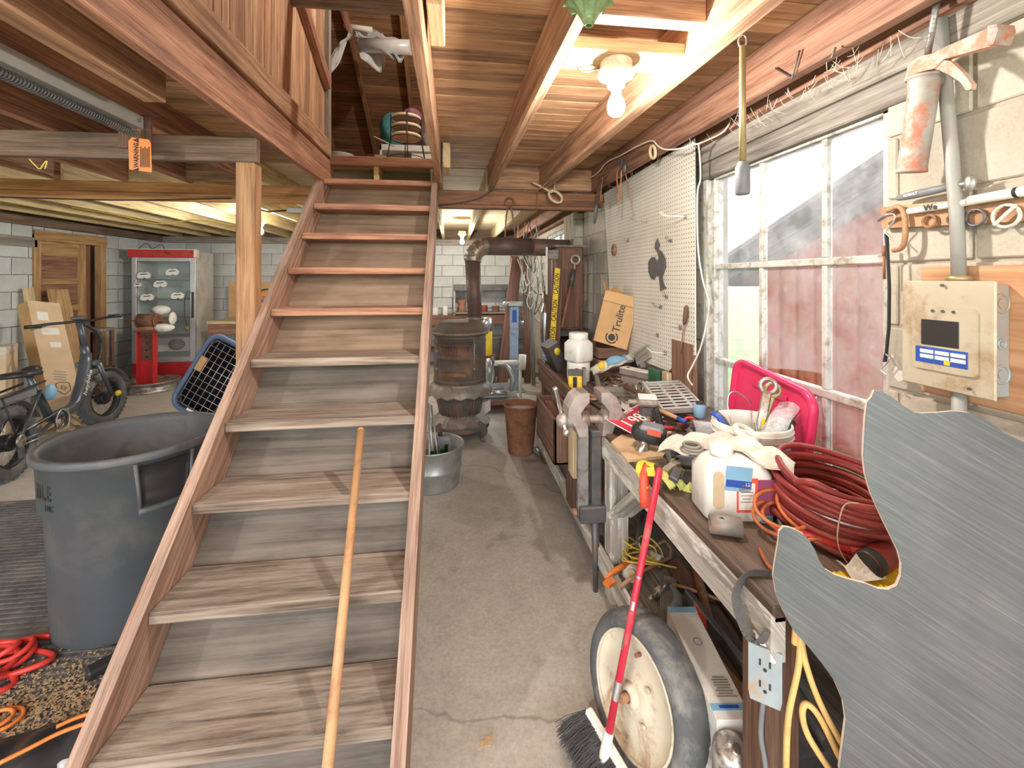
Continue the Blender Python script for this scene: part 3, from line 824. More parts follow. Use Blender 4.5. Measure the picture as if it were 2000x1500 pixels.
# ---------------- wooden drawer box hung at the front of the bench
bx = thing('wooden_box', 'dark red-brown open wooden box hanging on the bench front beside the vise', 'box', (.62, 2.65, .52))
X0, X1, Y0, Y1, Z0, Z1 = .55, .71, 2.40, 2.93, .50, .755
for lo, hi, nm in (((X0, Y0, Z0), (X0 + .018, Y1, Z1), 'side'), ((X1 - .018, Y0, Z0), (X1, Y1, Z1), 'side'), ((X0, Y0, Z0), (X1, Y0 + .018, Z1), 'end'), ((X0, Y1 - .018, Z0), (X1, Y1, Z1), 'end'), ((X0, Y0, Z0), (X1, Y1, Z0 + .015), 'bottom')):
    MB().box(lo, hi, .003).build(nm, 'dark_wood', bx, world=True)
MB().bar((X0 + .08, Y0 + .1, Z1 - .10), (X0 + .06, Y1 - .1, Z1 - .02), .05, .03, .004).build('divider', 'cabinet_wood', bx, world=True)
sup = thing('bracket_board', 'dark plank bracket under the wooden box on the bench front', 'board', (.64, 2.66, .2))
MB().box((.66, 2.45, .22), (.70, 2.56, .495), .004).build('upright', 'dark_wood', sup, world=True)
MB().box((.60, 2.50, .455), (.712, 2.86, .495), .004).build('ledger', 'dark_wood', sup, world=True)

# ---------------- paint can, jug, small boxes at the far end
c = Vector((.90, 3.12, BT))
can = thing('paint_can', 'pale food can with a round maroon mark under the white jug', 'can', c)
MB().lathe([(.082, 0), (.085, .004), (.085, .145), (.082, .15)], 24).build('body', 'white_plastic', can)
MB().torus((0, 0, .148), .083, .004, 24, 6).torus((0, 0, .004), .083, .004, 24, 6).build('rim', 'steel_bright', can)
MB().lathe([(.02, 0), (.02, .002), (0.001, .002)], 16, axes((-.035, -.078, .09), (.9, -.4, 0), (0, 0, 1))).build('mark', 'maroon', can)
MB().lathe([(.0862, .02), (.0862, .075)], 24, None, False, True, a0=PI * 1.0, a1=PI * 1.75, ).build('label_text_band', 'paper', can)
jug = thing('plastic_jug', 'white square plastic jug with screw lid standing on the food can', 'jug', c + Vector((.0, 0, .151)), R(28))
def rr(w, d, r, n=4):
    out = []
    for cx, cy, a in ((w / 2 - r, d / 2 - r, 0), (-w / 2 + r, d / 2 - r, PI / 2), (-w / 2 + r, -d / 2 + r, PI), (w / 2 - r, -d / 2 + r, 1.5 * PI)):
        for k in range(n + 1): out.append((cx + r * math.cos(a + k * PI / 2 / n), cy + r * math.sin(a + k * PI / 2 / n)))
    return out
def loft(mb, secs, M=None, cap=True, smooth=True):
    """stack of equally sampled outlines (pts, z)"""
    n = len(secs[0][0]); vs = []; fs = []
    for pts, z in secs: vs += [(x, y, z) for x, y in pts]
    for i in range(len(secs) - 1):
        for k in range(n):
            k2 = (k + 1) % n; fs.append((i * n + k, i * n + k2, (i + 1) * n + k2, (i + 1) * n + k))
    mb.add(vs, fs, M, None, smooth)
    if cap: mb.add([], [], None)
    if cap:
        b = len(mb.v) - len(vs)
        mb.f += [[b + k for k in range(n)][::-1], [b + (len(secs) - 1) * n + k for k in range(n)]]; mb.uv += [None, None]; mb.sm += [False, False]
    return mb
loft(MB(), [(rr(.15, .15, .02), 0), (rr(.165, .165, .03), .008), (rr(.165, .165, .03), .125), (rr(.14, .14, .05), .15), (rr(.125, .125, .06), .158)]).build('body', 'white_plastic', jug)
MB().lathe([(.066, .155), (.070, .16), (.070, .20), (.066, .205), (.001, .205)], 24).build('lid', 'gray_wood' if False else 'white_label', jug)
MB().tube([(.08, .01, .135), (.105, .01, .125), (.11, .01, .07), (.105, .01, .03), (.08, .01, .022)], .012, 8).build('handle', 'white_plastic', jug)
yb = thing('small_carton', 'small orange-yellow carton with a dark tool picture on the bench', 'box', (.80, 2.86, BT), R(-12))
MB().box((-.045, -.03, 0), (.045, .03, .135), .002).build('body', 'yellow', yb)
MB().box((-.046, -.031, .10), (.046, .031, .136), .002).build('dark_top', 'steel_dark', yb)
MB().box((-.015, -.032, .02), (.012, -.029, .095), .001).build('picture', 'ink_black', yb)
MB().box((.049, -.03, .04), (.075, .03, .15), .002).build('inner_flap', 'gray_wood', yb)
db = thing('dark_carton', 'dark blue-black carton leaning at the far end of the bench', 'box', (.80, 3.46, BT), 0, rot=(R(6), R(-28), R(15)))
MB().box((0, -.06, .01), (.10, .06, .24), .003).build('body', 'steel_dark', db)
MB().box((-.001, -.061, .235), (.101, .061, .245), .002).build('lid', 'gray_plastic', db)
MB().lathe([(.026, 0), (.026, .002), (.001, .002)], 14, axes((.065, -.061, .17), (1, 0, 0), (0, 0, 1)), sy=1.3).build('yellow_mark', 'yellow', db)
bl = thing('blue_carton', 'small blue and white packet at the far bench corner', 'packet', (.80, 3.66, BT + .056), R(20))
MB().box((-.05, -.04, 0), (.05, .04, .04), .003).build('body', 'blue_light', bl)
MB().box((-.05, -.041, .03), (.05, .041, .042), .003).build('top_flap', 'white_label', bl)
dk = one('paint_tray', MB().grid(lambda u, v: (.95 + .12 * u, 3.35 + .2 * v, BT + .006 + .05 * max(0, abs(v - .5) * 2 - .6)), 6, 8, None, True, .004), 'steel_dark', 'dark shallow metal scoop lying behind the food can', 'tray')

# ---------------- tray of drill bits
tr = thing('drill_tray', 'long grey wooden tray full of rusty drill bits', 'tray', (1.08, 2.86, BT), R(-16))
for lo, hi in (((-.13, -.27, 0), (.13, .27, .014)),): MB().box(lo, hi, .002).build('bottom', 'gray_wood', tr)
for lo, hi in (((-.13, -.27, .014), (-.105, .27, .075)), ((.105, -.27, .014), (.13, .27, .075)), ((-.105, -.27, .014), (.105, -.245, .075)), ((-.105, .245, .014), (.105, .27, .075))):
    MB().box(lo, hi, .003).build('side', 'gray_wood', tr)
random.seed(11)
for k in range(26):
    cx, cy, a = random.uniform(-.05, .05), random.uniform(-.17, .18), random.uniform(-.9, .9) + PI / 2 * (k % 3 == 0)
    L = random.uniform(.05, .10); z = .022 + .035 * random.random() + .016 * (k / 26)
    dx, dy = math.sin(a) * L / 2, math.cos(a) * L / 2
    dx = max(-.09, min(.09, dx))
    o = MB().cyl((cx - dx, cy - dy, z), (cx + dx, cy + dy, z + random.uniform(-.006, .01)), random.uniform(.004, .009), n=6)
    Mx = WM[tr.name]
    o.v = [tuple(Mx @ Vector(p)) for p in o.v]
    one('drill_bit', o, 'rust_dark' if k % 3 else 'steel_worn', 'rusty twist drill bit lying in the long wooden tray', 'drill bit', 'rusty drill bits in the tray')

# ---------------- block of railroad rail used as an anvil
an = thing('anvil_block', 'pale dusty chunk of rail used as an anvil beside the drill tray', 'anvil', (1.185, 2.72, BT + .012), R(-62))
prof = [(-.055, 0), (.055, 0), (.055, .012), (.018, .03), (.014, .085), (.035, .105), (.036, .14), (-.036, .14), (-.035, .105), (-.014, .085), (-.018, .03), (-.055, .012)]
MB().prism(prof, .25, Matrix.Translation((-.125, 0, 0)) @ Matrix(((0, 0, 1, 0), (1, 0, 0, 0), (0, 1, 0, 0), (0, 0, 0, 1)))).build('rail', 'vise_steel', an)
MB().box((-.125, -.038, .139), (.10, .038, .146), .003).build('dusty_face', 'paper', an)
MB().lathe([(.013, .1462), (.013, .147), (.001, .147)], 12, Matrix.Translation((-.08, 0, 0))).build('hole', 'ink_black', an)
MB().ball((.125, 0, .10), (.03, .032, .04), 10, 8).build('horn', 'vise_steel', an)
one('board', MB().box((.98, 2.46, BT), (1.29, 3.04, BT + .012), .003), 'gray_wood', 'thin grey board under the anvil block', 'board')

# ---------------- cardboard box with the printed logo, standing on a pile
pile = thing('crate', 'dark wooden crate with scraps under the printed cardboard box', 'crate', (1.16, 3.2, BT))
for z in (0, .085, .17): MB().box((1.03, 3.06, BT + z), (1.28, 3.085, BT + z + .075), .003).build('slat', 'dark_wood', pile, world=True)
for z in (0, .085, .17): MB().box((1.03, 3.40, BT + z), (1.28, 3.425, BT + z + .075), .003).build('slat', 'dark_wood', pile, world=True)
for z in (0, .085, .17): MB().box((1.03, 3.087, BT + z), (1.05, 3.398, BT + z + .075), .003).build('slat', 'dark_wood', pile, world=True)
MB().box((1.05, 3.087, BT + .20), (1.28, 3.398, BT + .215), .003).build('lid', 'dark_wood', pile, world=True)
random.seed(4)
M = Matrix.Translation((1.155, 3.12, BT + .262)) @ Euler((R(-4), R(13), R(-32))).to_matrix().to_4x4()
cb = thingM('cardboard_box', 'open brown cardboard box with a dark round logo, tilted on the bench', 'box', M)
W_, D_, H_ = .25, .16, .385
for lo, hi in (((-W_ / 2, -D_ / 2, 0), (W_ / 2, -D_ / 2 + .004, H_)), ((-W_ / 2, D_ / 2 - .004, 0), (W_ / 2, D_ / 2, H_)), ((-W_ / 2, -D_ / 2, 0), (-W_ / 2 + .004, D_ / 2, H_)), ((W_ / 2 - .004, -D_ / 2, 0), (W_ / 2, D_ / 2, H_)), ((-W_ / 2, -D_ / 2, 0), (W_ / 2, D_ / 2, .004))):
    MB().box(lo, hi).build('wall', 'cardboard', cb)
MB().bar((0, -D_ / 2, H_), (0, -D_ / 2 - .018, H_ - .075), W_ - .01, .003, up=(0, 1, .2)).build('flap', 'cardboard', cb)
MB().bar((0, D_ / 2, H_), (0, D_ / 2 + .06, H_ + .035), W_ - .01, .003).build('flap', 'cardboard', cb)
MB().bar((-W_ / 2, 0, H_), (-W_ / 2 - .03, 0, H_ + .05), D_ - .01, .003).build('flap', 'cardboard', cb)
for z in (.05, .24): MB().box((-W_ / 2 - .001, -.06, z), (-W_ / 2 + .001, -.0, z + .06)).build('tape', 'paper', cb)
face = axes((0, -D_ / 2 - .0008, 0), (1, 0, 0), (0, 0, 1))
Mw = M @ Matrix.Translation((.02, -D_ / 2 - .0008, .205)) @ axes((0, 0, 0), (0, 0, 1), (-1, 0, 0))
text('logo_text', 'Trulite', .074, 'ink_black', Mw, cb, bold=.001)
g = MB()
for r0, r1, a0, a1 in ((0.0, .026, 0, 2 * PI), (.036, .046, R(150), R(330)), (.036, .046, R(-20), R(60))):
    n = 18; pts = []
    if r0 == 0: pts = [(r1 * math.cos(2 * PI * i / n), r1 * math.sin(2 * PI * i / n)) for i in range(n)]
    else:
        pts = [(r1 * math.cos(a0 + (a1 - a0) * i / n), r1 * math.sin(a0 + (a1 - a0) * i / n)) for i in range(n + 1)] + [(r0 * math.cos(a1 - (a1 - a0) * i / n), r0 * math.sin(a1 - (a1 - a0) * i / n)) for i in range(n + 1)]
    g.prism(pts, .0006, Matrix.Translation((.0, -D_ / 2 - .0006, .06)) @ axes((0, 0, 0), (1, 0, 0), (0, 0, 1)))
g.build('logo_mark', 'ink_black', cb)

# ---------------- plastic bag of seed, wooden scrap
bg = thing('plastic_bag', 'crumpled yellow-green printed plastic bag lying behind the drill tray', 'bag', (1.12, 3.0, BT + .08))
def bagf(u, v):
    x = -.19 + .38 * u; y = -.05 + .12 * v; h = .055 * math.sin(PI * v) * (.5 + .5 * math.sin(PI * min(1, u * 1.1))) + .09 * u + .006 * math.sin(17 * u + 9 * v)
    return (x * .85, y + .05 * u, h)
MB().grid(bagf, 16, 8, None, True, .012).build('body', 'bag_film', bg)
MB().grid(lambda u, v: Vector(bagf(.35 + .5 * u, .08 + .5 * v)) + Vector((0, -.002, .004)), 8, 5, None, True, .001).build('green_print', 'strap_green' if False else 'blue_light', bg)
MB().grid(lambda u, v: Vector(bagf(.16 + .12 * u, .1 + .35 * v)) + Vector((0, -.002, .004)), 4, 4, None, True, .001).build('yellow_print', 'yellow', bg)
one('board', MB().bar((1.22, 2.83, 1.0), (1.25, 2.70, 1.08), .02, .09, .003).bar((1.235, 2.76, .965), (1.236, 2.755, 1.0), .03, .02), 'gray_wood', 'small brown board standing behind the anvil block', 'board')

# ---------------- dark upright planks behind, below the pegboard
one('plank', MB().box((1.26, 2.18, BT), (1.285, 2.42, 1.20), .004), 'dark_wood', 'dark stained upright board behind the bench below the pegboard', 'board')
one('plank', MB().box((1.225, 2.40, BT), (1.255, 2.47, 1.0), .003), 'light_lumber', 'short pale stick standing against the dark upright board', 'board')
one('plank', MB().box((1.19, 2.47, BT + .014), (1.22, 2.58, 1.0), .003), 'green_dark', 'short dark green board standing below the pegboard', 'board')

# ---------------- papers and thin plates
pp = thing('paper_stack', 'loose white papers and thin metal plates at the middle of the bench', 'papers', (1.02, 2.4, BT))
for k, (x, y, r, w_, h_, z) in enumerate(((.99, 2.52, .35, .13, .24, .004), (1.02, 2.42, .15, .12, .16, .009), (.98, 2.34, .05, .10, .16, .013))):
    MB().cbox((0, 0, 0), (w_, h_, .003), 0, Matrix.Translation((x, y, BT + z + .005 * k)) @ Matrix.Rotation(r, 4, 'Z')).build('sheet', 'paper', pp, world=True)
MB().cbox((0, 0, 0), (.10, .04, .02), .008, Matrix.Translation((1.05, 2.42, BT + .035)) @ Matrix.Rotation(-.3, 4, 'Z')).build('wrapped_packet', 'bag_film', pp, world=True)

# ---------------- iron floor grate resting on a plank
one('plank', MB().bar((1.20, 2.50, BT + .05), (1.27, 1.93, BT + .05), .17, .03, .003), 'bench_dark', 'dark weathered board under the iron grate', 'board')
one('plank', MB().bar((1.09, 2.02, BT + .02), (1.28, 2.06, BT + .02), .03, .036, .003), 'dark_wood', 'short dark block carrying the weathered board', 'board')
gm = Matrix.Translation((1.15, 2.21, BT + .135)) @ Euler((R(13), R(-3), R(-6))).to_matrix().to_4x4()
gr = thingM('iron_grate', 'grey slotted cast iron floor grate propped on the boards', 'grate', gm)
GW, GD = .22, .30
for lo, hi in (((-GW / 2, -GD / 2, -.02), (-GW / 2 + .012, GD / 2, .006)), ((GW / 2 - .012, -GD / 2, -.02), (GW / 2, GD / 2, .006))): MB().box(lo, hi, .002).build('side_rail', 'grate_gray', gr)
for k in range(10):
    y = -GD / 2 + k * (GD - .016) / 9
    MB().box((-GW / 2 + .012, y, -.004 if 0 < k < 9 else -.03), (GW / 2 - .012, y + .016, 0), .0015).build('bar', 'grate_gray', gr)
MB().box((-.03, -GD / 2 + .02, -.007), (-.015, GD / 2 - .02, -.001)).box((.045, -GD / 2 + .02, -.007), (.06, GD / 2 - .02, -.001)).build('cross_web', 'grate_gray', gr)

# ---------------- pipes and wrenches left of the grate
def rod(name, p0, p1, r, mat, label, cat, parts=()):
    return one(name, MB().cyl(p0, p1, r, n=10), mat, label, cat)
rod('iron_pipe', (1.03, 2.56, BT + .09), (1.13, 2.28, BT + .06), .014, 'rust_dark', 'brown rusty pipe lying against the iron grate', 'pipe')
one('steel_ring', MB().torus((0, 0, 0), .03, .006, 20, 6, Matrix.Translation((1.09, 2.48, BT + .10)) @ Euler((R(70), 0, R(30))).to_matrix().to_4x4()), 'chrome', 'shiny steel ring on the pipes beside the grate', 'ring')
rod('steel_rod', (.98, 2.36, BT + .035), (1.10, 2.20, BT + .03), .008, 'steel_dark', 'thin dark rod beside the white-topped tool', 'rod')

# ---------------- white-topped battery tool
bt = thing('battery_tool', 'black cordless tool standing upside down with a pale battery on top', 'power tool', (.965, 2.10, BT), R(-20))
MB().box((-.05, -.055, .115), (.05, .055, .15), .012).build('battery', 'gray_wood', bt)
MB().box((-.045, -.05, .15), (.045, .05, .156), .004).build('battery_face', 'paper', bt)
MB().box((-.035, -.04, .04), (.04, .04, .115), .008).build('housing', 'steel_dark', bt)
MB().bar((.03, -.03, .11), (.06, -.05, .0), .035, .045, .01).build('grip', 'black_plastic', bt)
MB().cyl((.0, -.045, .06), (.0, -.06, .06), .012, n=10).build('chuck', 'chrome', bt)
MB().cyl((.05, -.03, .10), (.13, -.10, .085), .010, n=10).build('wood_handle', 'handle_wood', bt)
MB().cyl((.13, -.10, .085), (.165, -.13, .078), .011, n=10).build('blue_grip', 'blue', bt)

# ---------------- licence plate on plywood scrap
ply = thing('plywood_scrap', 'small rounded plywood scrap hanging over the bench edge under the licence plate', 'board', (.82, 1.84, BT))
MB().prism([(.695, 1.70), (.86, 1.72), (.90, 1.77), (.90, 1.86), (.93, 1.96), (.78, 1.98), (.70, 1.90)], .012, Matrix.Translation((0, 0, BT + .001))).build('sheet', 'plywood', ply, world=True)
lm = axes((.745, 1.90, BT + .045), (.75, .66, .03), (-.55, .72, .25))
lm = axes((.885, 2.06, BT + .055), (.80, .58, .07), (-.55, .80, .20))
lp = thingM('licence_plate', 'red and white licence plate with raised pale numerals on the bench', 'licence plate', lm)
def plf(u, v): return ((u - .5) * .30, (v - .5) * .15, .006 * math.sin(5 * u + 1) + .004 * v)
MB().grid(plf, 12, 6, None, True, .0015).build('plate', 'red_paint', lp)
MB().tube([Vector(plf(*q)) + Vector((0, 0, .001)) for q in [(0.01, .02), (.5, .02), (.99, .02), (.99, .5), (.99, .98), (.5, .98), (.01, .98), (.01, .5)]], .003, 5, closed=True).build('border', 'white_label', lp)
text('numerals', 'J 983', .105, 'white_label', Matrix.Translation((0, -.012, .008)), lp, world=False, depth=.0012, sx=.95)
text('state_name', 'MISSOURI', .026, 'white_label', Matrix.Translation((0, .056, .009)), lp, world=False, depth=.0006, sx=1.1)
# ---------------- black cordless drill upside down
dm = Matrix.Translation((.845, 1.80, BT + .075)) @ Euler((0, R(6), R(-35))).to_matrix().to_4x4()
dr_ = thingM('cordless_drill', 'black and grey cordless drill lying on the plywood scrap with a red decal', 'drill', dm)
loft(MB(), [(rr(.05, .06, .02), -.08), (rr(.075, .085, .03), -.06), (rr(.08, .085, .03), .02), (rr(.06, .07, .025), .06)], Matrix.Rotation(R(90), 4, 'Y')).build('housing', 'black_plastic', dr_)
MB().box((-.05, -.045, .012), (.05, .045, .042), .012).build('casing', 'gray_plastic', dr_)
MB().box((-.01, -.047, .012), (.045, -.0445, .036)).build('decal', 'red_bright', dr_)
MB().lathe([(.022, 0), (.024, .012), (.024, .05), (.018, .056), (.012, .056)], 12, frame((-.02, -.02, -.035), (-.03, -.045, -.075))).build('chuck', 'steel_bright', dr_)
MB().bar((.05, .0, .0), (.15, -.02, -.035), .035, .04, .012).build('grip', 'black_plastic', dr_)
MB().box((.12, -.06, -.074), (.19, .03, -.03), .008).build('battery', 'black_plastic', dr_)

# ---------------- boxed grease gun in clear packaging
hb = thing('tool_package', 'packaged tool in a clear shell with a maroon and grey printed card on the bench', 'package', (1.18, 1.80, BT), R(-13))
MB().box((-.12, -.045, 0), (.10, .045, .055), .003).build('card', 'gray_plastic', hb)
MB().box((-.121, -.0462, .03), (.101, .045, .064), .002).build('maroon_band', 'maroon', hb)
MB().box((-.121, -.0458, .001), (.101, -.0445, .03), .001).build('grey_band', 'gray_wood', hb)
def shell(u, v):
    a = PI * v; return (-.13 + .30 * u, -.05 + .10 * v, .064 + .055 * math.sin(a) ** .5 * (1 - .5 * u))
MB().grid(shell, 8, 8, None, True, .002).build('clear_shell', 'clear_film', hb)
MB().cyl((-.14, -.01, .045), (-.06, 0, .05), .042, n=16).build('black_cylinder', 'black_plastic', hb)
MB().cyl((-.18, -.015, .04), (-.14, -.01, .045), .014, n=10).cyl((-.185, -.015, .06), (-.185, -.015, .015), .006, n=8).build('chrome_fitting', 'chrome', hb)
MB().cyl((-.141, -.01, .045), (-.147, -.011, .045), .043, .03, n=16).build('end_cap', 'steel_worn', hb)
text('band_text', 'TOUGH', .026, 'white_label', Matrix.Translation((-.07, -.0468, .044)) @ axes((0, 0, 0), (1, 0, 0), (0, 0, 1)), hb, world=False)
text('band_text', 'HYPER', .011, 'white_label', Matrix.Translation((-.085, -.0468, .060)) @ axes((0, 0, 0), (1, 0, 0), (0, 0, 1)), hb, world=False)
text('card_text', 'STANDARD DUTY\nLEVER GREASE GUN', .010, 'ink_black', Matrix.Translation((-.07, -.0466, .016)) @ axes((0, 0, 0), (1, 0, 0), (0, 0, 1)), hb, world=False)
one('red_cable', MB().tube(arc((1.13, 1.99, BT + .04), .035, 0, PI, 10, (.9, -.3, 0), (0, 0, 1)), .007, 8), 'red_plastic', 'small arched red cable behind the packaged tool', 'cable')
cp = thing('corrugated_strip', 'short dark blue corrugated plastic strip standing behind the packaged tool', 'panel', (1.26, 1.93, BT))
MB().grid(lambda u, v: (1.225 + .08 * u, 1.92 - .03 * u + .006 * math.sin(u * 6 * PI), BT + .11 * v), 24, 2, None, False, .003).build('sheet', 'blue', cp, world=True)
one('plank', MB().bar((1.20, 2.0, BT + .012), (1.28, 1.68, BT + .012), .09, .02, .003), 'light_lumber', 'short pale board lying behind the packaged tool', 'board')

# ---------------- black caddy under the bag
tb = thing('tool_case', 'black and grey plastic tray behind the ratchet strap', 'case', (.93, 1.66, BT), R(-18))
MB().box((-.075, -.05, 0), (.15, .06, .012), .003).build('bottom', 'black_plastic', tb)
for lo, hi in (((-.075, -.05, .012), (-.068, .06, .07)), ((.143, -.05, .012), (.15, .06, .07)), ((-.068, -.05, .012), (.143, -.043, .05)), ((-.068, .053, .012), (.143, .06, .05))): MB().box(lo, hi, .002).build('wall', 'gray_plastic', tb)

# ---------------- pink-red tote lid against the window
tm = axes((1.285, 1.665, .985), (-.08, -1, -.10), (.06, 0, 1))
tl = thingM('tote_lid', 'bright pink-red plastic tote lid leaning against the window', 'lid', tm)
n0 = rr(.52, .36, .075, 6); n1 = rr(.485, .325, .065, 6); n2 = rr(.47, .31, .06, 6)
loft(MB(), [(n0, -.012), (n0, 0), (rr(.512, .352, .07, 6), .012), (n1, .012), (n2, -.004)], None, True).build('shell', 'pink_plastic', tl)
MB().box((-.11, .09, -.004), (.11, .12, .006), .003).box((-.12, -.13, -.004), (.12, -.11, .004), .003).build('moulded_rib', 'pink_plastic', tl)

# ---------------- white pail with tools
pc = Vector((1.09, 1.49, BT))
pl = thing('pail', 'white ribbed plastic pail full of hand tools on the bench', 'pail', pc)
MB().lathe([(.001, 0), (.105, 0), (.109, .006), (.128, .165), (.132, .168), (.132, .18), (.129, .183), (.133, .188), (.134, .222), (.131, .226), (.127, .224), (.122, .17), (.104, .012), (.001, .01)], 32, None, False).build('body', 'white_plastic', pl)
for z in (.185, .205): MB().torus((0, 0, z), .1345, .003, 32, 6).build('rib', 'white_plastic', pl)
MB().tube(arc((0, 0, .20), .137, R(150), R(330), 14, (.8, .6, 0), (.3, -.4, -.85)), .003, 6).build('bail', 'steel_bright', pl)
MB().lathe([(.001, .04), (.11, .04)], 24, None, False).build('dark_contents', 'iron_gray', pl)
def wrench(name, p0, p1, label, mat, r=.026):
    p0 = Vector(p0); p1 = Vector(p1); t = thingM(name, label, 'wrench', frame(p0, p1, (1, -.6, 0)))
    L = (p1 - p0).length
    MB().box((-.006, -.016, .02), (.006, .016, L - .02), .004).build('shank', mat, t)
    MB().torus((0, 0, 0), r, .008, 18, 6, Matrix.Translation((0, 0, L)) @ Matrix.Rotation(R(90), 4, 'Y')).build('ring_end', mat, t)
    MB().torus((0, 0, 0), r * .8, .008, 14, 6, Matrix.Rotation(R(90), 4, 'Y')).build('box_end', mat, t)
    return t
wrench('combination_wrench', pc + Vector((.0, -.02, .10)), pc + Vector((.085, .02, .345)), 'large dark combination wrench standing in the white pail', 'steel_worn')
wrench('combination_wrench', pc + Vector((.03, .03, .10)), pc + Vector((.115, .035, .325)), 'brass-tinted combination wrench behind the dark one in the pail', 'brass', .024)
one('yellow_tab', MB().bar(pc + Vector((.035, -.01, .19)), pc + Vector((.05, -.005, .235)), .012, .014, .004), 'yellow', 'small yellow handled screwdriver tip in the pail', 'screwdriver')
kn = thing('blue_pliers', 'blue-handled pliers hanging on the near rim of the pail', 'pliers', pc + Vector((-.10, .0, .16)))
MB().tube([pc + Vector((-.128, .045, .245)), pc + Vector((-.115, .02, .235)), pc + Vector((-.085, -.03, .15)), pc + Vector((-.07, -.05, .11))], .010, 8).build('handle', 'blue', kn, world=True)
MB().tube([pc + Vector((-.105, .055, .245)), pc + Vector((-.09, .03, .225)), pc + Vector((-.06, -.02, .14))], .008, 8).build('handle', 'steel_dark', kn, world=True)
sk = one('socket', MB().lathe([(.014, 0), (.016, .005), (.016, .035), (.011, .035), (.011, .02)], 12, frame(pc + Vector((-.03, -.05, .10)), pc + Vector((-.045, -.075, .14))), True), 'steel_bright', 'bright steel socket among the tools in the pail', 'socket')
one('chuck_key', MB().ball(pc + Vector((-.01, -.03, .13)), (.028, .028, .03)).cyl(pc + Vector((-.01, -.03, .13)), pc + Vector((-.04, .01, .16)), .012, n=8), 'steel_worn', 'round grey tool knob in the middle of the pail', 'tool')
ct = thing('caulk_tube', 'green caulk tube in a torn clear wrapper sticking out of the pail', 'tube', pc + Vector((.03, -.08, .18)))
MB().cyl(pc + Vector((-.005, -.115, .16)), pc + Vector((.13, -.035, .225)), .019, n=14).build('cartridge', 'green_dark', ct, world=True)
MB().cyl(pc + Vector((-.018, -.123, .154)), pc + Vector((-.005, -.115, .16)), .021, n=14).build('end_cap', 'black_plastic', ct, world=True)
def wrapf(u, v):
    p = (pc + Vector((-.04, -.11, .17))).lerp(pc + Vector((.17, .02, .27)), u); a = -.9 + 2.6 * v
    return p + Vector((math.sin(a) * .03 * .6, -math.sin(a) * .034, math.cos(a) * .024 * (1 - .6 * u) + .004 * math.sin(11 * u + 7 * v)))
MB().grid(wrapf, 10, 6, None, True, .001).build('wrapper', 'clear_film', ct, world=True)
one('steel_rule', MB().bar(pc + Vector((-.02, -.10, .145)), pc + Vector((.30, .03, .285)), .003, .02, 0), 'steel_bright', 'long tapered steel scraper blade pointing out of the pail', 'blade')
one('shears', MB().bar(pc + Vector((-.06, -.10, .12)), pc + Vector((.0, -.05, .24)), .004, .016, 0).bar(pc + Vector((-.04, -.105, .12)), pc + Vector((-.03, -.06, .235)), .004, .012, 0), 'steel_bright', 'bright narrow blades standing at the front of the pail', 'blade')

# ---------------- white chemical jug with labels and a bag over it
jm = Matrix.Translation((.885, 1.31, BT)) @ Matrix.Rotation(R(-8), 4, 'Z')
cj = thingM('chemical_jug', 'large white plastic jug with red, white and blue labels near the bench edge', 'jug', jm)
JW, JD = .20, .14
loft(MB(), [(rr(JW, JD, .03), 0), (rr(JW + .012, JD + .012, .035), .008), (rr(JW + .012, JD + .012, .035), .135), (rr(JW * .86, JD * .9, .04), .168), (rr(JW * .45, JD * .6, .035), .185), (rr(.06, .06, .03), .19)]).build('body', 'white_plastic', cj)
MB().lathe([(.034, .184), (.036, .188), (.036, .210), (.03, .214), (.001, .214)], 20, Matrix.Translation((-.03, 0, 0))).build('cap', 'white_label', cj)
MB().prism(rr(.032, .115, .016), .003, Matrix.Translation((-.072, -JD / 2 - .0045, .10)) @ axes((0, 0, 0), (1, 0, 0), (0, 0, 1))).build('handle_recess', 'cardboard_pale', cj)
fr = lambda x, z: Matrix.Translation((x, -JD / 2 - .0065, z)) @ axes((0, 0, 0), (1, 0, 0), (0, 0, 1))
MB().cbox((0, 0, 0), (.065, .105, .0012), 0, fr(.015, .085)).build('red_label', 'red_bright', cj)
MB().cbox((0, 0, 0), (.050, .082, .0016), 0, fr(.013, .082)).build('white_panel', 'white_label', cj)
lines(cj, fr(.013, .115) @ Matrix.Translation((0, 0, .0006)), 6, .04, .010, 'iron_gray', .0025, world=False)
MB().cbox((0, 0, 0), (.058, .11, .0014), 0, fr(.075, .078)).build('faded_red_label', 'maroon', cj)
MB().cbox((0, 0, 0), (.08, .075, .0016), 0, fr(-.012, .135) @ Matrix.Rotation(R(-6), 4, 'Z')).build('blue_tag', 'blue_light', cj)
MB().cbox((0, 0, 0), (.078, .022, .0022), 0, fr(-.012, .120) @ Matrix.Rotation(R(-6), 4, 'Z')).build('tag_band', 'blue', cj)
text('tag_text', '12', .016, 'white_label', fr(.015, .118) @ Matrix.Translation((0, 0, .0014)), cj, world=False)
MB().cbox((0, 0, 0), (.035, .022, .0012), 0, fr(.075, .012)).build('barcode', 'blue_light', cj)
for k in range(7): MB().cbox((0, 0, 0), (.0018, .018, .0016), 0, fr(.062 + k * .004, .012)).build('barcode_bar', 'ink_black', cj)
bgm = thing('plastic_bag', 'crumpled translucent off-white plastic bag draped over the chemical jug', 'bag', (.95, 1.42, BT + .2))
def drape(u, v):
    p = Vector((.79, 1.60, BT + .11)).lerp(Vector((1.03, 1.21, BT + .185)), u)
    w = .055 + .03 * math.sin(PI * u)
    s = (v - .5) * 2
    z = .06 * math.sin(PI * u) * (1 - .35 * s * s) + .012 * math.sin(9 * u + 4 * s) + .01 * math.sin(23 * u - 5 * s) - .012 * s * s
    return p + Vector((.6 * w * s, .8 * w * s * .8, z))
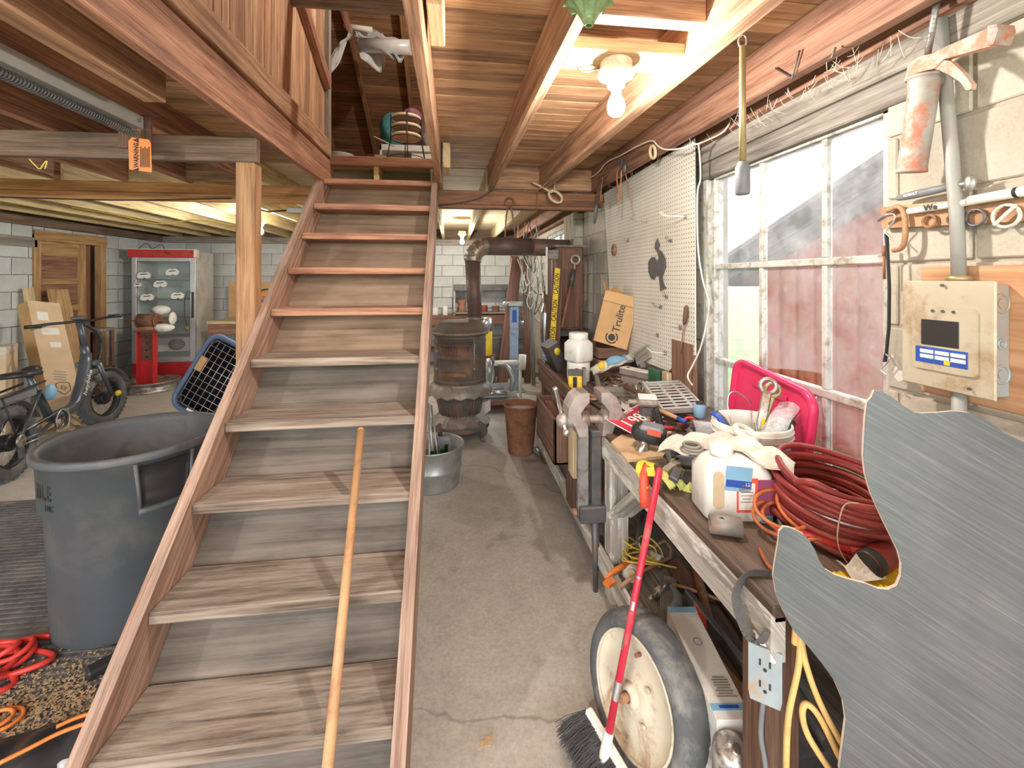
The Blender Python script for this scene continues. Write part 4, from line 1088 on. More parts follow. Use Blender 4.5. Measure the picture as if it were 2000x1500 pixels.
MB().grid(drape, 22, 8, None, True, .0025).build('film', 'bag_film', bgm, world=True)
MB().torus((0, 0, 0), .035, .012, 18, 8, Matrix.Translation((1.0, 1.395, BT + .215)) @ Euler((R(20), R(15), 0)).to_matrix().to_4x4()).build('tape_roll', 'bag_film', bgm, world=True)
one('wire_coil', MB().torus((.80, 1.395, BT + .166), .034, .005, 24, 6).torus((.803, 1.393, BT + .175), .03, .005, 24, 6).torus((.80, 1.396, BT + .183), .026, .005, 24, 6), 'gray_wood', 'small coil of grey wire on the shoulder of the chemical jug', 'wire coil')

# ---------------- yellow ratchet strap, red handle, pipe stub
rs = thing('ratchet_strap', 'tangled yellow-green ratchet strap lying at the bench edge', 'strap', (.77, 1.47, BT))
def ribbon(mb, pts, w, n=4, th=.0025, up=(0, 0, 1)):
    P = spline(pts, n)
    for i in range(len(P) - 1): mb.bar(P[i], P[i + 1] + (P[i + 1] - P[i]) * .04, w, th, up=up)
    return mb
rsb = Vector((.765, 1.455, BT))
random.seed(5)
for k in range(7):
    c_ = rsb + Vector((random.uniform(-.02, .05), random.uniform(-.05, .06), .012 + .012 * k * .6)); a = random.random() * 6
    ribbon(MB(), arc(c_, random.uniform(.022, .035), a, a + 4.4, 9, (math.cos(a), math.sin(a), .25), (-.5, .2, .8)), .024, 2, .002, (math.cos(a), 1, .2)).build('webbing', 'strap_green', rs, world=True)
MB().box((-.03, -.016, 0), (.03, .016, .02), .003, Matrix.Translation(rsb + Vector((-.0, -.01, .055))) @ Euler((.4, -.3, .8)).to_matrix().to_4x4()).build('ratchet', 'steel_dark', rs, world=True)
ribbon(MB(), [rsb + Vector((.08, .05, .08)), rsb + Vector((.02, .03, .085)), rsb + Vector((-.05, .01, .05)), rsb + Vector((-.055, -.0, .03))], .026, 4, .002).build('loose_tail', 'gray_wood', rs, world=True)
rg = thing('red_grip', 'red rubber grip tied with yellow tape hanging over the bench edge', 'grip', (.70, 1.55, BT))
MB().tube([(.712, 1.545, BT + .05), (.69, 1.53, BT + .02), (.685, 1.515, BT - .05), (.687, 1.51, BT - .08)], .018, 10).build('grip', 'red_bright', rg, world=True)
ribbon(MB(), [(.735, 1.60, BT + .045), (.70, 1.58, BT + .05), (.678, 1.545, BT + .03), (.70, 1.51, BT - .01)], .022, 4, .003).build('tape', 'yellow', rg, world=True)
ribbon(MB(), [(.76, 1.59, BT + .04), (.72, 1.545, BT + .06), (.705, 1.50, BT + .035)], .028, 4, .003).build('tape', 'yellow', rg, world=True)
pst = thing('pipe_stub', 'short grey steel pipe stub with a drilled hole at the bench edge', 'pipe', (.785, 1.175, BT))
MB().lathe([(.022, 0), (.022, .085), (.027, .085), (.027, 0), (.022, 0)], 20, frame((.745, 1.20, BT + .028), (.83, 1.165, BT + .028)), False).build('tube', 'iron_gray', pst, world=True)
MB().lathe([(.008, 0), (.008, .001), (.0005, .001)], 12, frame((.768, 1.176, BT + .049), (.762, 1.163, BT + .064))).build('hole', 'ink_black', pst, world=True)

# ---------------- coil of dark red hose
hc = Vector((1.125, 1.165, BT + .075)); random.seed(9)
hm = Matrix.Translation(hc) @ Euler((R(10), R(3), 0)).to_matrix().to_4x4()
hs = thingM('hose_coil', 'large coil of dark red air hose tied with string on the bench', 'hose', hm)
pts = []
N = 9 * 40
for i in range(N + 1):
    a = 2 * PI * i / 40; k = i / 40
    lay = k % 9; r = .165 - .010 * ((int(k) % 2)) + .004 * math.sin(a * 3 + k)
    pts.append((math.cos(a) * r, math.sin(a) * r * .98, -.055 + .018 * k + .004 * math.sin(a * 2 + k * 2)))
MB().tube(pts, .0098, 8).build('hose', 'hose_red', hs)
pts2 = [(math.cos(a) * .150, math.sin(a) * .150, -.045 + .024 * j * 1.1 + .003 * math.sin(3 * a)) for j, a in [((i / 36), 2 * PI * i / 36) for i in range(36 * 5 + 1)]]
MB().tube(pts2, .0098, 8).build('hose_loops', 'hose_red', hs)
MB().tube(spline([(-.165, -.02, .09), (-.15, -.06, .115), (-.09, -.10, .10), (.0, -.11, .085)], 6), .010, 8).build('hose_end', 'hose_red', hs)
MB().cyl((.0, -.11, .085), (.05, -.105, .075), .011, .007, n=10).build('spring_guard', 'steel_bright', hs)
MB().tube(spline([(-.10, -.15, .12), (-.125, -.135, .10), (-.125, -.14, .0), (-.09, -.16, -.06), (-.05, -.17, -.065)], 5), .0018, 5).build('string', 'rope', hs)
MB().lathe([(.13, -.02), (.001, -.015)], 20, None, False).build('clear_lid', 'steel_worn', hs)

# ---------------- orange extension cord tangle, tools in the corner
oc = thing('extension_cord', 'tangled orange extension cord beside the hose coil', 'cord', (.93, 1.15, BT)); random.seed(21)
for k, (cx, cy, rx, ry, tz) in enumerate(((.95, 1.17, .075, .06, .5), (.965, 1.165, .065, .055, .35), (1.0, 1.16, .05, .06, .7), (.95, 1.16, .078, .064, .55))):
    MB().tube([Vector((cx + rx * math.cos(a), cy + ry * math.sin(a), BT + .025 + .02 * k / 2 + .045 * (1 + math.sin(a + .4)) * tz)) for a in [2 * PI * i / 24 for i in range(24)]], .0055, 6, closed=True).build('loop', 'orange_cord', oc, world=True)
MB().tube(spline([(.93, 1.10, BT + .02), (1.0, 1.07, BT + .04), (1.08, 1.02, BT + .05), (1.16, .99, BT + .04)], 6), .0055, 6).build('lead', 'orange_cord', oc, world=True)
MB().tube(spline([(.83, 1.10, BT + .008), (.80, 1.02, BT + .01), (.82, .96, BT + .01)], 6), .005, 6).build('lead', 'orange_cord', oc, world=True)
rp = thing('red_clamp', 'red-handled bolt cutter under the hose coil', 'bolt cutter', (1.0, 1.06, BT))
MB().tube([(.90, 1.12, BT + .03), (.98, 1.10, BT + .035), (1.04, 1.03, BT + .035)], .014, 8).build('handle', 'red_plastic', rp, world=True)
MB().tube([(.99, 1.14, BT + .03), (1.03, 1.07, BT + .04), (1.06, .99, BT + .03)], .014, 8).build('handle', 'red_plastic', rp, world=True)
bk = thing('black_reel', 'black plastic spool in the orange cord tangle', 'spool', (.99, 1.18, BT))
MB().lathe([(.001, 0), (.045, 0), (.045, .008), (.02, .01), (.02, .035), (.045, .037), (.045, .045), (.001, .045)], 18, Matrix.Translation((.985, 1.17, BT + .01)) @ Euler((R(35), R(15), 0)).to_matrix().to_4x4()).build('spool', 'black_plastic', bk, world=True)
gl = thing('spray_can', 'dark red and black spray can lying under the hose coil', 'can', (1.06, .99, BT))
gl_m = frame((1.02, .965, BT + .034), (1.12, 1.0, BT + .034))
MB().lathe([(.03, 0), (.033, .004), (.033, .06), (.033, .10), (.02, .115)], 16, gl_m).build('body', 'hose_red', gl, world=True)
MB().lathe([(.0, -.002), (.028, -.002), (.0335, .004), (.0335, .03)], 16, gl_m, False).build('end', 'black_plastic', gl, world=True)
yr = thing('yellow_paper', 'yellow corrugated packing paper on the near end of the bench', 'paper', (.95, .95, BT))
MB().grid(lambda u, v: (.90 + .24 * u, .925 + .05 * v, BT + .006 + .012 * v + .002 * math.sin(u * 90)), 60, 3, None, True, .002).build('sheet', 'yellow', yr, world=True)
MB().grid(lambda u, v: (.955 + .09 * u, .935 + .05 * v, BT + .018 + .016 * math.sin(7 * u + 3 * v) * v + .02 * v), 8, 5, None, False, .001).build('torn_paper', 'paper', yr, world=True)
wl_ = thing('webbing_loop', 'black webbing strap looping over the front edge of the bench', 'strap', (.71, .97, BT - .1))
ribbon(MB(), [(.80, 1.0, BT + .004), (.735, 1.01, BT + .005), (.692, 1.0, BT - .03), (.69, .97, BT - .085), (.70, .935, BT - .10), (.712, .915, BT - .06)], .026, 5, .002, (0, 1, .2)).build('loop', 'webbing', wl_, world=True)
# dust curls and chips: small off-cut
wf = thing('wood_scrap', 'broken orange-brown wood scraps between the vise and the drill tray', 'scraps', (.9, 2.45, BT)); random.seed(31)
for k in range(9):
    x, y = random.uniform(.80, .99), random.uniform(2.22, 2.62)
    MB().cbox((0, 0, 0), (random.uniform(.03, .08), random.uniform(.015, .04), random.uniform(.006, .02)), .002, Matrix.Translation((x, y, BT + .012 + .008 * (k % 3))) @ Euler((random.uniform(-.2, .2), random.uniform(-.2, .2), random.random() * 3)).to_matrix().to_4x4()).build('chip', ('plywood', 'cardboard', 'gray_wood')[k % 3], wf, world=True)
bw = one('bent_wire', MB().tube([(.80, 2.16, BT + .006), (.815, 2.19, BT + .02), (.85, 2.17, BT + .006), (.835, 2.14, BT + .006)], .002, 5), 'paper', 'bent pale wire on the bench behind the licence plate', 'wire')
cd = one('cardboard_scrap', MB().cbox((0, 0, 0), (.14, .11, .004), 0, Matrix.Translation((.82, 2.18, BT + .003)) @ Matrix.Rotation(.5, 4, 'Z')), 'cardboard', 'flat brown cardboard scrap on the bench beside the vise', 'cardboard')
nk = thing('nail_pile', 'scattered small nails and screws on the bench top', 'nails', (.95, 2.25, BT), kind='stuff'); random.seed(8)
mb = MB()
for k in range(70):
    x, y, a = random.uniform(.84, 1.02), random.uniform(2.12, 2.32), random.random() * 6
    mb.cyl((x, y, BT + .003), (x + math.cos(a) * .025, y + math.sin(a) * .025, BT + .005), .0016, n=4)
mb.build('nails', 'steel_dark', nk, world=True)

# ================================================================== LAMPS
def bulb_mat(n, w, col=(1, .86, .66)):
    glow(n, col, w / (PI * 4 * PI * .031 ** 2))
for k_, c_ in (('visible', (1, .93, .84)), ('garage', (1, .94, .84)), ('behind', (1, .94, .87)), ('door', (1, .95, .89)), ('rear', (1, .95, .87))): bulb_mat('bulb_' + k_, BULB_W[k_], c_)
plain('porcelain', (.80, .78, .72), .3, 0, .06, 6, 0, (.55, .50, .42), .2)
def bulb_lamp(key, loc, label, holder=True):
    t = thing('ceiling_lamp', label, 'lamp', loc)
    MB().lathe([(.052, 0), (.055, -.004), (.055, -.032), (.062, -.036), (.066, -.046), (.060, -.056), (.038, -.064), (.032, -.080), (.028, -.092), (.02, -.094)], 28).build('holder', 'porcelain', t)
    MB().lathe([(.018, -.090), (.018, -.108)], 16).build('socket', 'steel_bright', t)
    prof = [(.013, -.106), (.016, -.115), (.022, -.128), (.029, -.146), (.031, -.162), (.028, -.178), (.019, -.190), (.008, -.1945), (.0005, -.195)]
    MB().lathe(prof, 20, None, False).build('bulb', 'bulb_' + key, t)
    return t
bulb_lamp('visible', (.56, 1.47, 2.315), 'lit bare bulb in a white porcelain holder on the ceiling above the bench aisle')
bulb_lamp('garage', (-2.29, 5.5, 2.27), 'small lit bare bulb far back over the garage side')
bulb_lamp('behind', (.45, -1.0, 2.28), 'added unseen bare bulb behind the viewer over the bench aisle')  # out-of-frame bulb added to raise the interior light
bulb_lamp('door', (-2.7, -.4, 2.28), 'added unseen bare bulb near the open garage door')  # added as fill, out of view behind the camera
bulb_lamp('rear', (.1, 6.6, 2.27), 'bare bulb over the rear bench')
one('lamp_cable', MB().tube(spline([(.33, 1.47, 2.40), (.38, 1.50, 2.37), (.45, 1.52, 2.30), (.505, 1.49, 2.30)], 5), .005, 6), 'steel_dark', 'dark cable running into the ceiling lamp holder', 'cable')

# ================================================================== RIGHT WALL
def yz(pts, x): return [(AX(px, py, x).y, AX(px, py, x).z) for px, py in pts]
YZ = lambda x: axes((x, 0, 0), (0, 1, 0), (0, 0, 1))
plain('panel_cream', (.58, .52, .40), .5, .2, .1, 6, 0, (.40, .28, .17), .35, dscale=7)
plain('panel_blue', (.36, .42, .45), .55, .3, .15, 8, 0, (.45, .33, .22), .4, dscale=9)
plain('conduit', (.38, .38, .355), .6, .25, .1, 10)
plain('clamp_tan', (.50, .30, .17), .65, .2, .2, 10, .2, (.35, .18, .10), .4)
plain('gun_paint', (.42, .40, .37), .65, .25, .2, 12, .2, (.52, .20, .13), .5, dscale=14)
plain('gun_red', (.62, .24, .16), .65, .1, .2, 12, .2, (.60, .50, .42), .5, dscale=12)
wood('ply_orange', (.40, .18, .08), (.62, .34, .18), (.78, .50, .30), .1, .7, gs=.5)

# electrical panel
PX0, PX1, PY0, PY1, PZ0, PZ1 = 1.305, 1.375, .90, 1.125, 1.25, 1.545
one('backing_board', MB().box((1.356, .60, 1.585), (1.378, 1.115, 1.22), .003), 'ply_orange', 'orange plywood backing board behind the electrical panel', 'board')
ep = thing('electrical_panel', 'cream metal breaker panel with a dark open slot and blue legend on the block wall', 'electrical panel', (1.34, 1.0, PZ0))
MB().box((PX0 + .006, PY0 + .006, PZ0 + .008), (1.356, PY1 - .008, PZ1 - .008), .003).build('enclosure', 'panel_blue', ep, world=True)
MB().box((PX0, PY0, PZ0), (PX0 + .008, PY1, PZ1), .003).build('cover', 'panel_cream', ep, world=True)
ya, yb_, za, zb = PY0 + .035, PY1 - .035, PZ0 + .05, PZ1 - .07
rp_ = [(y + (ya + yb_) / 2, z + (za + zb) / 2) for y, z in rr(yb_ - ya, zb - za, .012)]
MB().prism(rp_, .006, YZ(PX0 - .006)).build('raised_frame', 'panel_cream', ep, world=True)
MB().box((PX0 - .008, ya + .038, 1.368), (PX0 - .005, yb_ - .025, 1.438), .001).build('open_slot', 'ink_black', ep, world=True)
MB().box((PX0 - .0075, ya + .018, 1.318), (PX0 - .0055, yb_ - .01, 1.362), .0005).build('legend', 'blue', ep, world=True)
for i in range(3):
    for j in range(2): MB().box((PX0 - .0085, ya + .022 + i * .038, 1.345 - j * .014), (PX0 - .007, ya + .056 + i * .038, 1.355 - j * .014)).build('legend_field', 'white_label', ep, world=True)
MB().box((PX0 - .0085, ya + .058, 1.320), (PX0 - .007, ya + .072, 1.332)).build('legend_mark', 'yellow', ep, world=True)
for y, z in ((ya + .05, zb - .012), (ya + .075, zb - .012), (ya + .10, zb - .012), ((PY0 + PY1) / 2, PZ1 - .012), (PY0 + .05, PZ0 + .02)):
    MB().cyl((PX0 - .009, y, z), (PX0 - .004, y, z), .004, n=8).build('screw', 'steel_dark', ep, world=True)
for z in (1.315, 1.39, 1.49):
    r_ = .022 if z != 1.39 else .011
    MB().torus((0, 0, 0), r_, .0035, 18, 6, Matrix.Translation((1.332, PY0 + .006, z)) @ Matrix.Rotation(R(90), 4, 'X')).cyl((1.332, PY0 + .007, z), (1.332, PY0 + .003, z), r_ * .55, n=14).build('knockout', 'panel_blue', ep, world=True)
cdt = thing('conduit_pipe', 'grey conduit pipe running down the block wall into the panel', 'conduit', (1.34, 1.0, 1.545))
MB().tube([(1.335, 1.045, 2.27), (1.335, 1.03, 2.05), (1.335, 1.005, 1.72), (1.335, 1.0, 1.545)], .0155, 12).build('pipe', 'conduit', cdt, world=True)
MB().lathe([(.024, 0), (.026, .002), (.026, .012), (.02, .014)], 14, Matrix.Translation((1.335, 1.0, 1.545))).build('lock_nut', 'brass', cdt, world=True)
one('conduit_pipe', MB().cyl((1.335, 1.0, 1.0), (1.335, 1.0, 1.25), .0155, n=12), 'conduit', 'lower grey conduit pipe leaving the bottom of the panel', 'conduit')

# wooden rail with hooks, rings and tubes
X_ = 1.352
hr = thing('hook_rail', 'orange-brown board nailed to the block wall carrying hooks and rings', 'board', (1.36, .95, 1.7))
MB().prism(yz([(1720, 405), (2000, 378), (2060, 372), (2060, 425), (2000, 432), (1722, 446)], X_), .022, YZ(X_)).build('board', 'clamp_tan', hr, world=True)
ring_defs = (((1815, 432), .017, 'rust'), ((1862, 428), .013, 'rust_dark'), ((1905, 425), .021, 'steel_dark'), ((1965, 422), .027, 'bag_film'))
for (px, py), r_, m_ in ring_defs:
    p = AX(px, py, X_ - .008)
    rg_ = thing('ring', {'rust': 'rusty iron bushing', 'rust_dark': 'tiny dark ring', 'steel_dark': 'dark steel ring', 'bag_film': 'pale clamp ring'}[m_] + ' hanging on the hook board', 'ring', p)
    MB().torus((0, 0, 0), r_, .0045, 18, 6, Matrix.Rotation(R(90), 4, 'Y')).build('loop', m_, rg_)
    MB().cyl((.02, 0, r_), (-.006, 0, r_ - .004), .002, n=6).build('nail', 'rust_dark', rg_)
p = AX(1965, 422, X_ - .014)
one('hose_clamp_key', MB().bar(p + Vector((0, .025, -.02)), p + Vector((0, -.02, .025)), .004, .008, .001), 'bag_film', 'pale twist key across the clamp ring', 'clamp')
tb1 = thing('cardboard_tube', 'white cardboard tube with black handwriting on the hook board', 'tube', AX(1840, 412, 1.34))
a, b = AX(1775, 413, 1.338), AX(1890, 395, 1.338)
MB().cyl(a, b, .0095, n=12).build('tube', 'white_label', tb1, world=True)
mid = a.lerp(b, .45); xd = (b - a).normalized()
text('handwriting', 'We', .024, 'ink_black', axes(mid + Vector((-.011, 0, 0)), xd, (0, 0, 1)), tb1, bold=.0006)
tb2 = thing('cardboard_tube', 'larger white plastic tube with a black stripe at the right end of the hook board', 'tube', AX(1950, 385, 1.33))
a, b = AX(1895, 392, 1.335), AX(2030, 368, 1.335)
MB().cyl(a, b, .0125, n=14).build('tube', 'white_label', tb2, world=True)
m2 = a.lerp(b, .68); MB().cyl(m2, m2 + (b - a).normalized() * .008, .0129, n=14).build('stripe', 'ink_black', tb2, world=True)
# folding saw with the printed handle
ks = thing('utility_knife', 'dark grey tool handle with a printed maker name lying on the hook board', 'tool', AX(1820, 380, 1.34))
a, b = AX(1750, 388, 1.338), AX(1868, 362, 1.338)
MB().tube([a, a.lerp(b, .06), a.lerp(b, .3), a.lerp(b, .7), b], .012, 10, rad=[.005, .009, .012, .011, .009]).build('handle', 'gray_plastic', ks, world=True)
c_ = AX(1895, 358, 1.335)
MB().ball(c_, (.01, .014, .022), 12, 8).cyl(b, c_, .008, n=8).build('head', 'steel_worn', ks, world=True)
text('maker_name', 'KOBALT', .0105, 'white_label', axes(a.lerp(b, .33) + Vector((-.0135, 0, 0)), (b - a).normalized(), (0, 0, 1)), ks, bold=.0003)
# C clamp
cc = thing('c_clamp', 'tan rusty C-clamp hanging from the end of the hook board', 'clamp', AX(1755, 430, 1.335))
P = [AX(*q, 1.335) for q in ((1733, 412), (1752, 404), (1764, 412), (1768, 440), (1767, 470), (1760, 485), (1745, 489))]
MB().tube(spline(P, 4), .0075, 8).build('frame', 'clamp_tan', cc, world=True)
MB().cyl(AX(1727, 480, 1.335), AX(1727, 500, 1.335), .006, n=8).cyl(AX(1727, 490, 1.335), AX(1727, 545, 1.335), .004, n=8).build('screw', 'rust', cc, world=True)
MB().tube([AX(*q, 1.325) for q in ((1716, 430), (1732, 420), (1742, 418))], .006, 8).build('bolt', 'steel_worn', cc, world=True)
# black strap on an S hook
bs = thing('rubber_strap', 'long black rubber strap hanging from an S hook beside the window', 'strap', AX(1733, 600, 1.335))
MB().tube(spline([AX(*q, 1.322) for q in ((1738, 418), (1748, 420), (1744, 435), (1730, 452), (1735, 460), (1745, 470))], 4), .0022, 6).build('hook', 'steel_bright', bs, world=True)
for i, (q0, q1) in enumerate((((1731, 456), (1733, 480)), ((1733, 480), (1737, 560)), ((1737, 560), (1736, 640)), ((1736, 640), (1731, 690)), ((1731, 690), (1728, 706)))):
    MB().bar(AX(*q0, 1.325), AX(*q1, 1.325) + Vector((0, 0, -.001)), .004, .011 + .002 * (i in (0, 4)), .001, up=(1, 0, 0)).build('strap_section', 'black_plastic', bs, world=True)
MB().tube(spline([AX(*q, 1.322) for q in ((1728, 690), (1737, 700), (1730, 712), (1720, 722), (1732, 732))], 4), .0022, 6).build('hook', 'steel_bright', bs, world=True)
tg = thing('paper_tag', 'small white torn paper tag wired below the black strap', 'tag', AX(1752, 725, 1.34))
MB().prism(yz([(1741, 690), (1760, 722), (1782, 738), (1755, 745), (1745, 735)], 1.345), .001, YZ(1.345)).build('tag', 'paper', tg, world=True)
MB().tube([AX(1735, 690, 1.34), AX(1748, 712, 1.34), AX(1758, 722, 1.34)], .0012, 5).build('wire', 'steel_bright', tg, world=True)

# rusty caulking gun
X_ = 1.29
cg = thing('caulking_gun', 'rusty painted caulking gun with threaded rod hanging by the window', 'caulking gun', AX(1800, 240, X_))
a, b = AX(1808, 150, X_), AX(1780, 337, X_)
MB().lathe([(.038, 0), (.038, .02), (.034, .028), (.033, (b - a).length - .01), (.035, (b - a).length - .008), (.035, (b - a).length)], 20, frame(a, b)).build('barrel', 'gun_paint', cg, world=True)
MB().torus((0, 0, 0), .037, .005, 20, 6, frame(a, b)).build('collar', 'gun_paint', cg, world=True)
MB().prism(yz([(1772, 162), (1780, 128), (1800, 112), (1830, 104), (1858, 90), (1950, 50), (1962, 53), (1960, 72), (1945, 90), (1850, 116), (1832, 134), (1800, 142), (1785, 150)], X_), .022, YZ(X_ - .011)).build('handle', 'gun_red', cg, world=True)
MB().prism(yz([(1946, 52), (1964, 48), (1967, 60), (1957, 88), (1945, 90)], X_), .05, YZ(X_ - .025)).build('handle_end', 'gun_paint', cg, world=True)
MB().prism(yz([(1830, 134), (1850, 118), (1862, 120), (1885, 142), (1903, 165), (1901, 175), (1892, 177), (1880, 160), (1858, 146)], X_), .016, YZ(X_ - .008)).build('trigger', 'gun_red', cg, world=True)
MB().cyl(AX(1812, 106, X_), AX(1838, -40, X_), .0075, n=10).build('threaded_rod', 'steel_worn', cg, world=True)
for k in range(26):
    q = AX(1812, 106, X_).lerp(AX(1838, -40, X_), k / 26 * .8 + .1); dn = (AX(1838, -40, X_) - AX(1812, 106, X_)).normalized()
    if k % 2 == 0: MB().torus((0, 0, 0), .0075, .0012, 10, 4, frame(q, q + dn)).build('thread', 'steel_worn', cg, world=True)

# ================================================================== PEGBOARD AND HANGING TOOLS
def _peg(nm):
    m, t, b = _new(nm, .8)
    v = _tc(t, 'Object'); sp = _n(t, 'ShaderNodeSeparateXYZ'); t.links.new(v, sp.inputs[0])
    def cell(o):
        a = _n(t, 'ShaderNodeMath', operation='MULTIPLY'); a.inputs[1].default_value = 1 / .0254; t.links.new(o, a.inputs[0])
        f = _n(t, 'ShaderNodeMath', operation='FRACT'); t.links.new(a.outputs[0], f.inputs[0])
        s_ = _n(t, 'ShaderNodeMath', operation='SUBTRACT'); s_.inputs[1].default_value = .5; t.links.new(f.outputs[0], s_.inputs[0])
        p = _n(t, 'ShaderNodeMath', operation='POWER'); p.inputs[1].default_value = 2; t.links.new(s_.outputs[0], p.inputs[0]); return p.outputs[0]
    ad = _n(t, 'ShaderNodeMath', operation='ADD'); t.links.new(cell(sp.outputs[1]), ad.inputs[0]); t.links.new(cell(sp.outputs[2]), ad.inputs[1])
    hole = _ramp(t, ad.outputs[0], [(.018, (1, 1, 1)), (.03, (0, 0, 0))])
    n1 = _noise(t, v, 1.6, 6, .6)
    c = _ramp(t, n1, [(.3, (.58, .53, .45)), (.55, (.68, .65, .58)), (.75, (.72, .70, .65))])
    c = _mix(t, hole, c, (.10, .08, .06)); t.links.new(c, b.inputs['Base Color']); return m
_DEF['pegboard'] = _peg
PGX = 1.262
pgd = thing('pegboard', 'warped cream pegboard hanging from the joist beside the window', 'pegboard', (PGX, 2.8, 1.0))
o = MB().prism([(2.165, 1.145), (2.30, 1.10), (2.46, 1.0), (3.40, .98), (3.47, 1.5), (3.60, 2.285), (2.175, 2.30)], .006, YZ(PGX)).build('sheet', 'pegboard', pgd, world=True)
rooster = [(1283, 466), (1288, 478), (1285, 486), (1292, 492), (1299, 505), (1300, 520), (1296, 532), (1293, 541), (1296, 556), (1301, 563), (1289, 568), (1288, 556), (1287, 541), (1280, 538), (1277, 546), (1270, 543), (1266, 530), (1266, 512), (1271, 503), (1278, 502), (1282, 511), (1286, 505), (1284, 494), (1278, 485), (1279, 475)]
one('metal_silhouette', MB().prism(yz(rooster, PGX - .008), .004, YZ(PGX - .008)), 'steel_dark', 'black sheet metal rooster silhouette on the pegboard', 'silhouette')
p = AX(1198, 488, PGX - .012)
wsh = thing('round_washer', 'rusty round wheel hanging on the left edge of the pegboard', 'wheel', p)
MB().lathe([(.018, 0), (.048, 0), (.05, .006), (.048, .012), (.018, .012), (.018, 0)], 22, Matrix.Rotation(R(90), 4, 'Y'), False).build('disc', 'rust', wsh)
MB().torus((0, 0, 0), .018, .004, 14, 6, Matrix.Rotation(R(90), 4, 'Y')).build('hub', 'steel_worn', wsh)
hookm = None
for i, (px, py, L, w_) in enumerate(((1340, 423, .13, 'white_label'), (1265, 433, .10, 'steel_worn'), (1228, 470, .08, 'steel_worn'), (1312, 470, .03, 'steel_dark'), (1292, 600, .05, 'steel_dark'), (1285, 655, .09, 'steel_worn'), (1300, 690, .10, 'white_label'), (1330, 640, .10, 'steel_worn'), (1303, 580, .02, 'steel_dark'))):
    p = AX(px, py, PGX)
    hk = thing('pegboard_hook', ['long white double hook near the top right of the pegboard', 'thin wire hook in the upper middle of the pegboard', 'thin wire hook beside the rusty round wheel', 'short dark hook right of the rooster head', 'short dark hook below the rooster', 'wire hook above the plastic bag', 'white wire hook above the anvil block', 'wire tool holder around the screwdriver', 'small dark hooks under the rooster foot'][i], 'hook', p)
    for s_ in (-.011, .011):
        MB().tube([Vector((0, s_, 0)), Vector((-.015, s_, .0)), Vector((-L * .8, s_ + .3 * L, .008)), Vector((-L, s_ + .36 * L, .03))], .0016, 5).build('prong', w_, hk)
    MB().box((-.004, -.02, -.012), (0, .02, .012), .001).build('plate', 'steel_worn', hk)
sd = thing('screwdriver', 'brown wooden-handled screwdriver hanging on the pegboard', 'screwdriver', AX(1338, 640, PGX - .02))
MB().tube([AX(1341, 597, PGX - .02), AX(1340, 602, PGX - .02), AX(1339, 618, PGX - .02), AX(1337, 630, PGX - .02), AX(1336, 633, PGX - .02)], .014, 10, rad=[.007, .0125, .014, .011, .007]).build('handle', 'dark_wood', sd, world=True)
MB().cyl(AX(1336, 632, PGX - .02), AX(1329, 690, PGX - .02), .004, n=8).build('shaft', 'rust', sd, world=True)
# tools on the joist above the pegboard
JX = 1.10
lp_ = thing('long_pliers', 'pair of long rusty pliers hanging from the joist over the pegboard', 'pliers', AX(1212, 360, JX))
for a_, b_, c_ in (((1214, 322), (1205, 340), (1208, 392)), ((1216, 322), (1213, 345), (1213, 390))):
    MB().tube(spline([AX(*a_, JX), AX(*b_, JX), AX(*c_, JX)], 4), .0055, 6).build('handle', 'rust', lp_, world=True)
for q in ((1205, 396), (1214, 396)): MB().ball(AX(*q, JX), .009, 8, 6).build('knob', 'rust', lp_, world=True)
MB().box((-.012, -.02, -.02), (.012, .02, .02), .006, Matrix.Translation(AX(1215, 318, JX))).build('jaw', 'steel_dark', lp_, world=True)
one('punch', MB().tube(spline([AX(1222, 340, JX), AX(1227, 365, JX), AX(1234, 394, JX)], 4), .0035, 6), 'rust', 'thin rusty bent rod hanging right of the long pliers', 'rod')
one('oil_can', MB().ball(AX(1219, 328, JX), (.015, .03, .032), 12, 8).cyl(AX(1219, 328, JX), AX(1217, 312, JX), .012, .006, n=8), 'steel_dark', 'dark lump of tool hung on a nail over the pegboard', 'tool')
one('rope_ring', MB().torus((0, 0, 0), .028, .009, 20, 8, Matrix.Translation(AX(1275, 297, 1.13)) @ Euler((R(20), R(80), R(25))).to_matrix().to_4x4(), sx=1.25), 'rope', 'small coil of tan rope hanging on the joist', 'rope')
fl = thing('rasp', 'dark flat rasp hanging from the corner of the beam', 'file', AX(1165, 390, 1.12))
MB().prism(yz([(1169, 345), (1176, 346), (1171, 396), (1161, 396)], 1.08), .008, YZ(1.08)).build('blade', 'dark_wood', fl, world=True)
MB().tube([AX(1165, 394, 1.085), AX(1163, 415, 1.085), AX(1161, 432, 1.085), AX(1161, 437, 1.085)], .01, 8, rad=[.013, .018, .014, .006]).build('handle', 'steel_dark', fl, world=True)
cable = [(1085, 372, 1.06), (1105, 362, 1.08), (1157, 345, 1.09), (1185, 317, 1.10), (1210, 305, 1.105), (1240, 288, 1.11), (1272, 275, 1.12), (1285, 285, 1.125), (1300, 292, 1.13), (1330, 290, 1.15), (1350, 283, 1.18), (1364, 281, 1.2)]
one('white_cable', MB().tube(spline([AX(*q) for q in cable], 5), .0045, 6), 'bag_film', 'white electrical cable sagging along the joist above the pegboard', 'cable')
one('white_cable', MB().tube(spline([AX(*q) for q in ((1364, 281, 1.2), (1367, 310, 1.24), (1368, 350, 1.25), (1362, 380, 1.25), (1363, 480, 1.25), (1372, 545, 1.26), (1384, 590, 1.27), (1380, 630, 1.27), (1368, 680, 1.26), (1352, 715, 1.24), (1343, 735, 1.22), (1352, 752, 1.2))], 5), .0045, 6), 'bag_film', 'white electrical cable dropping between pegboard and window', 'cable')
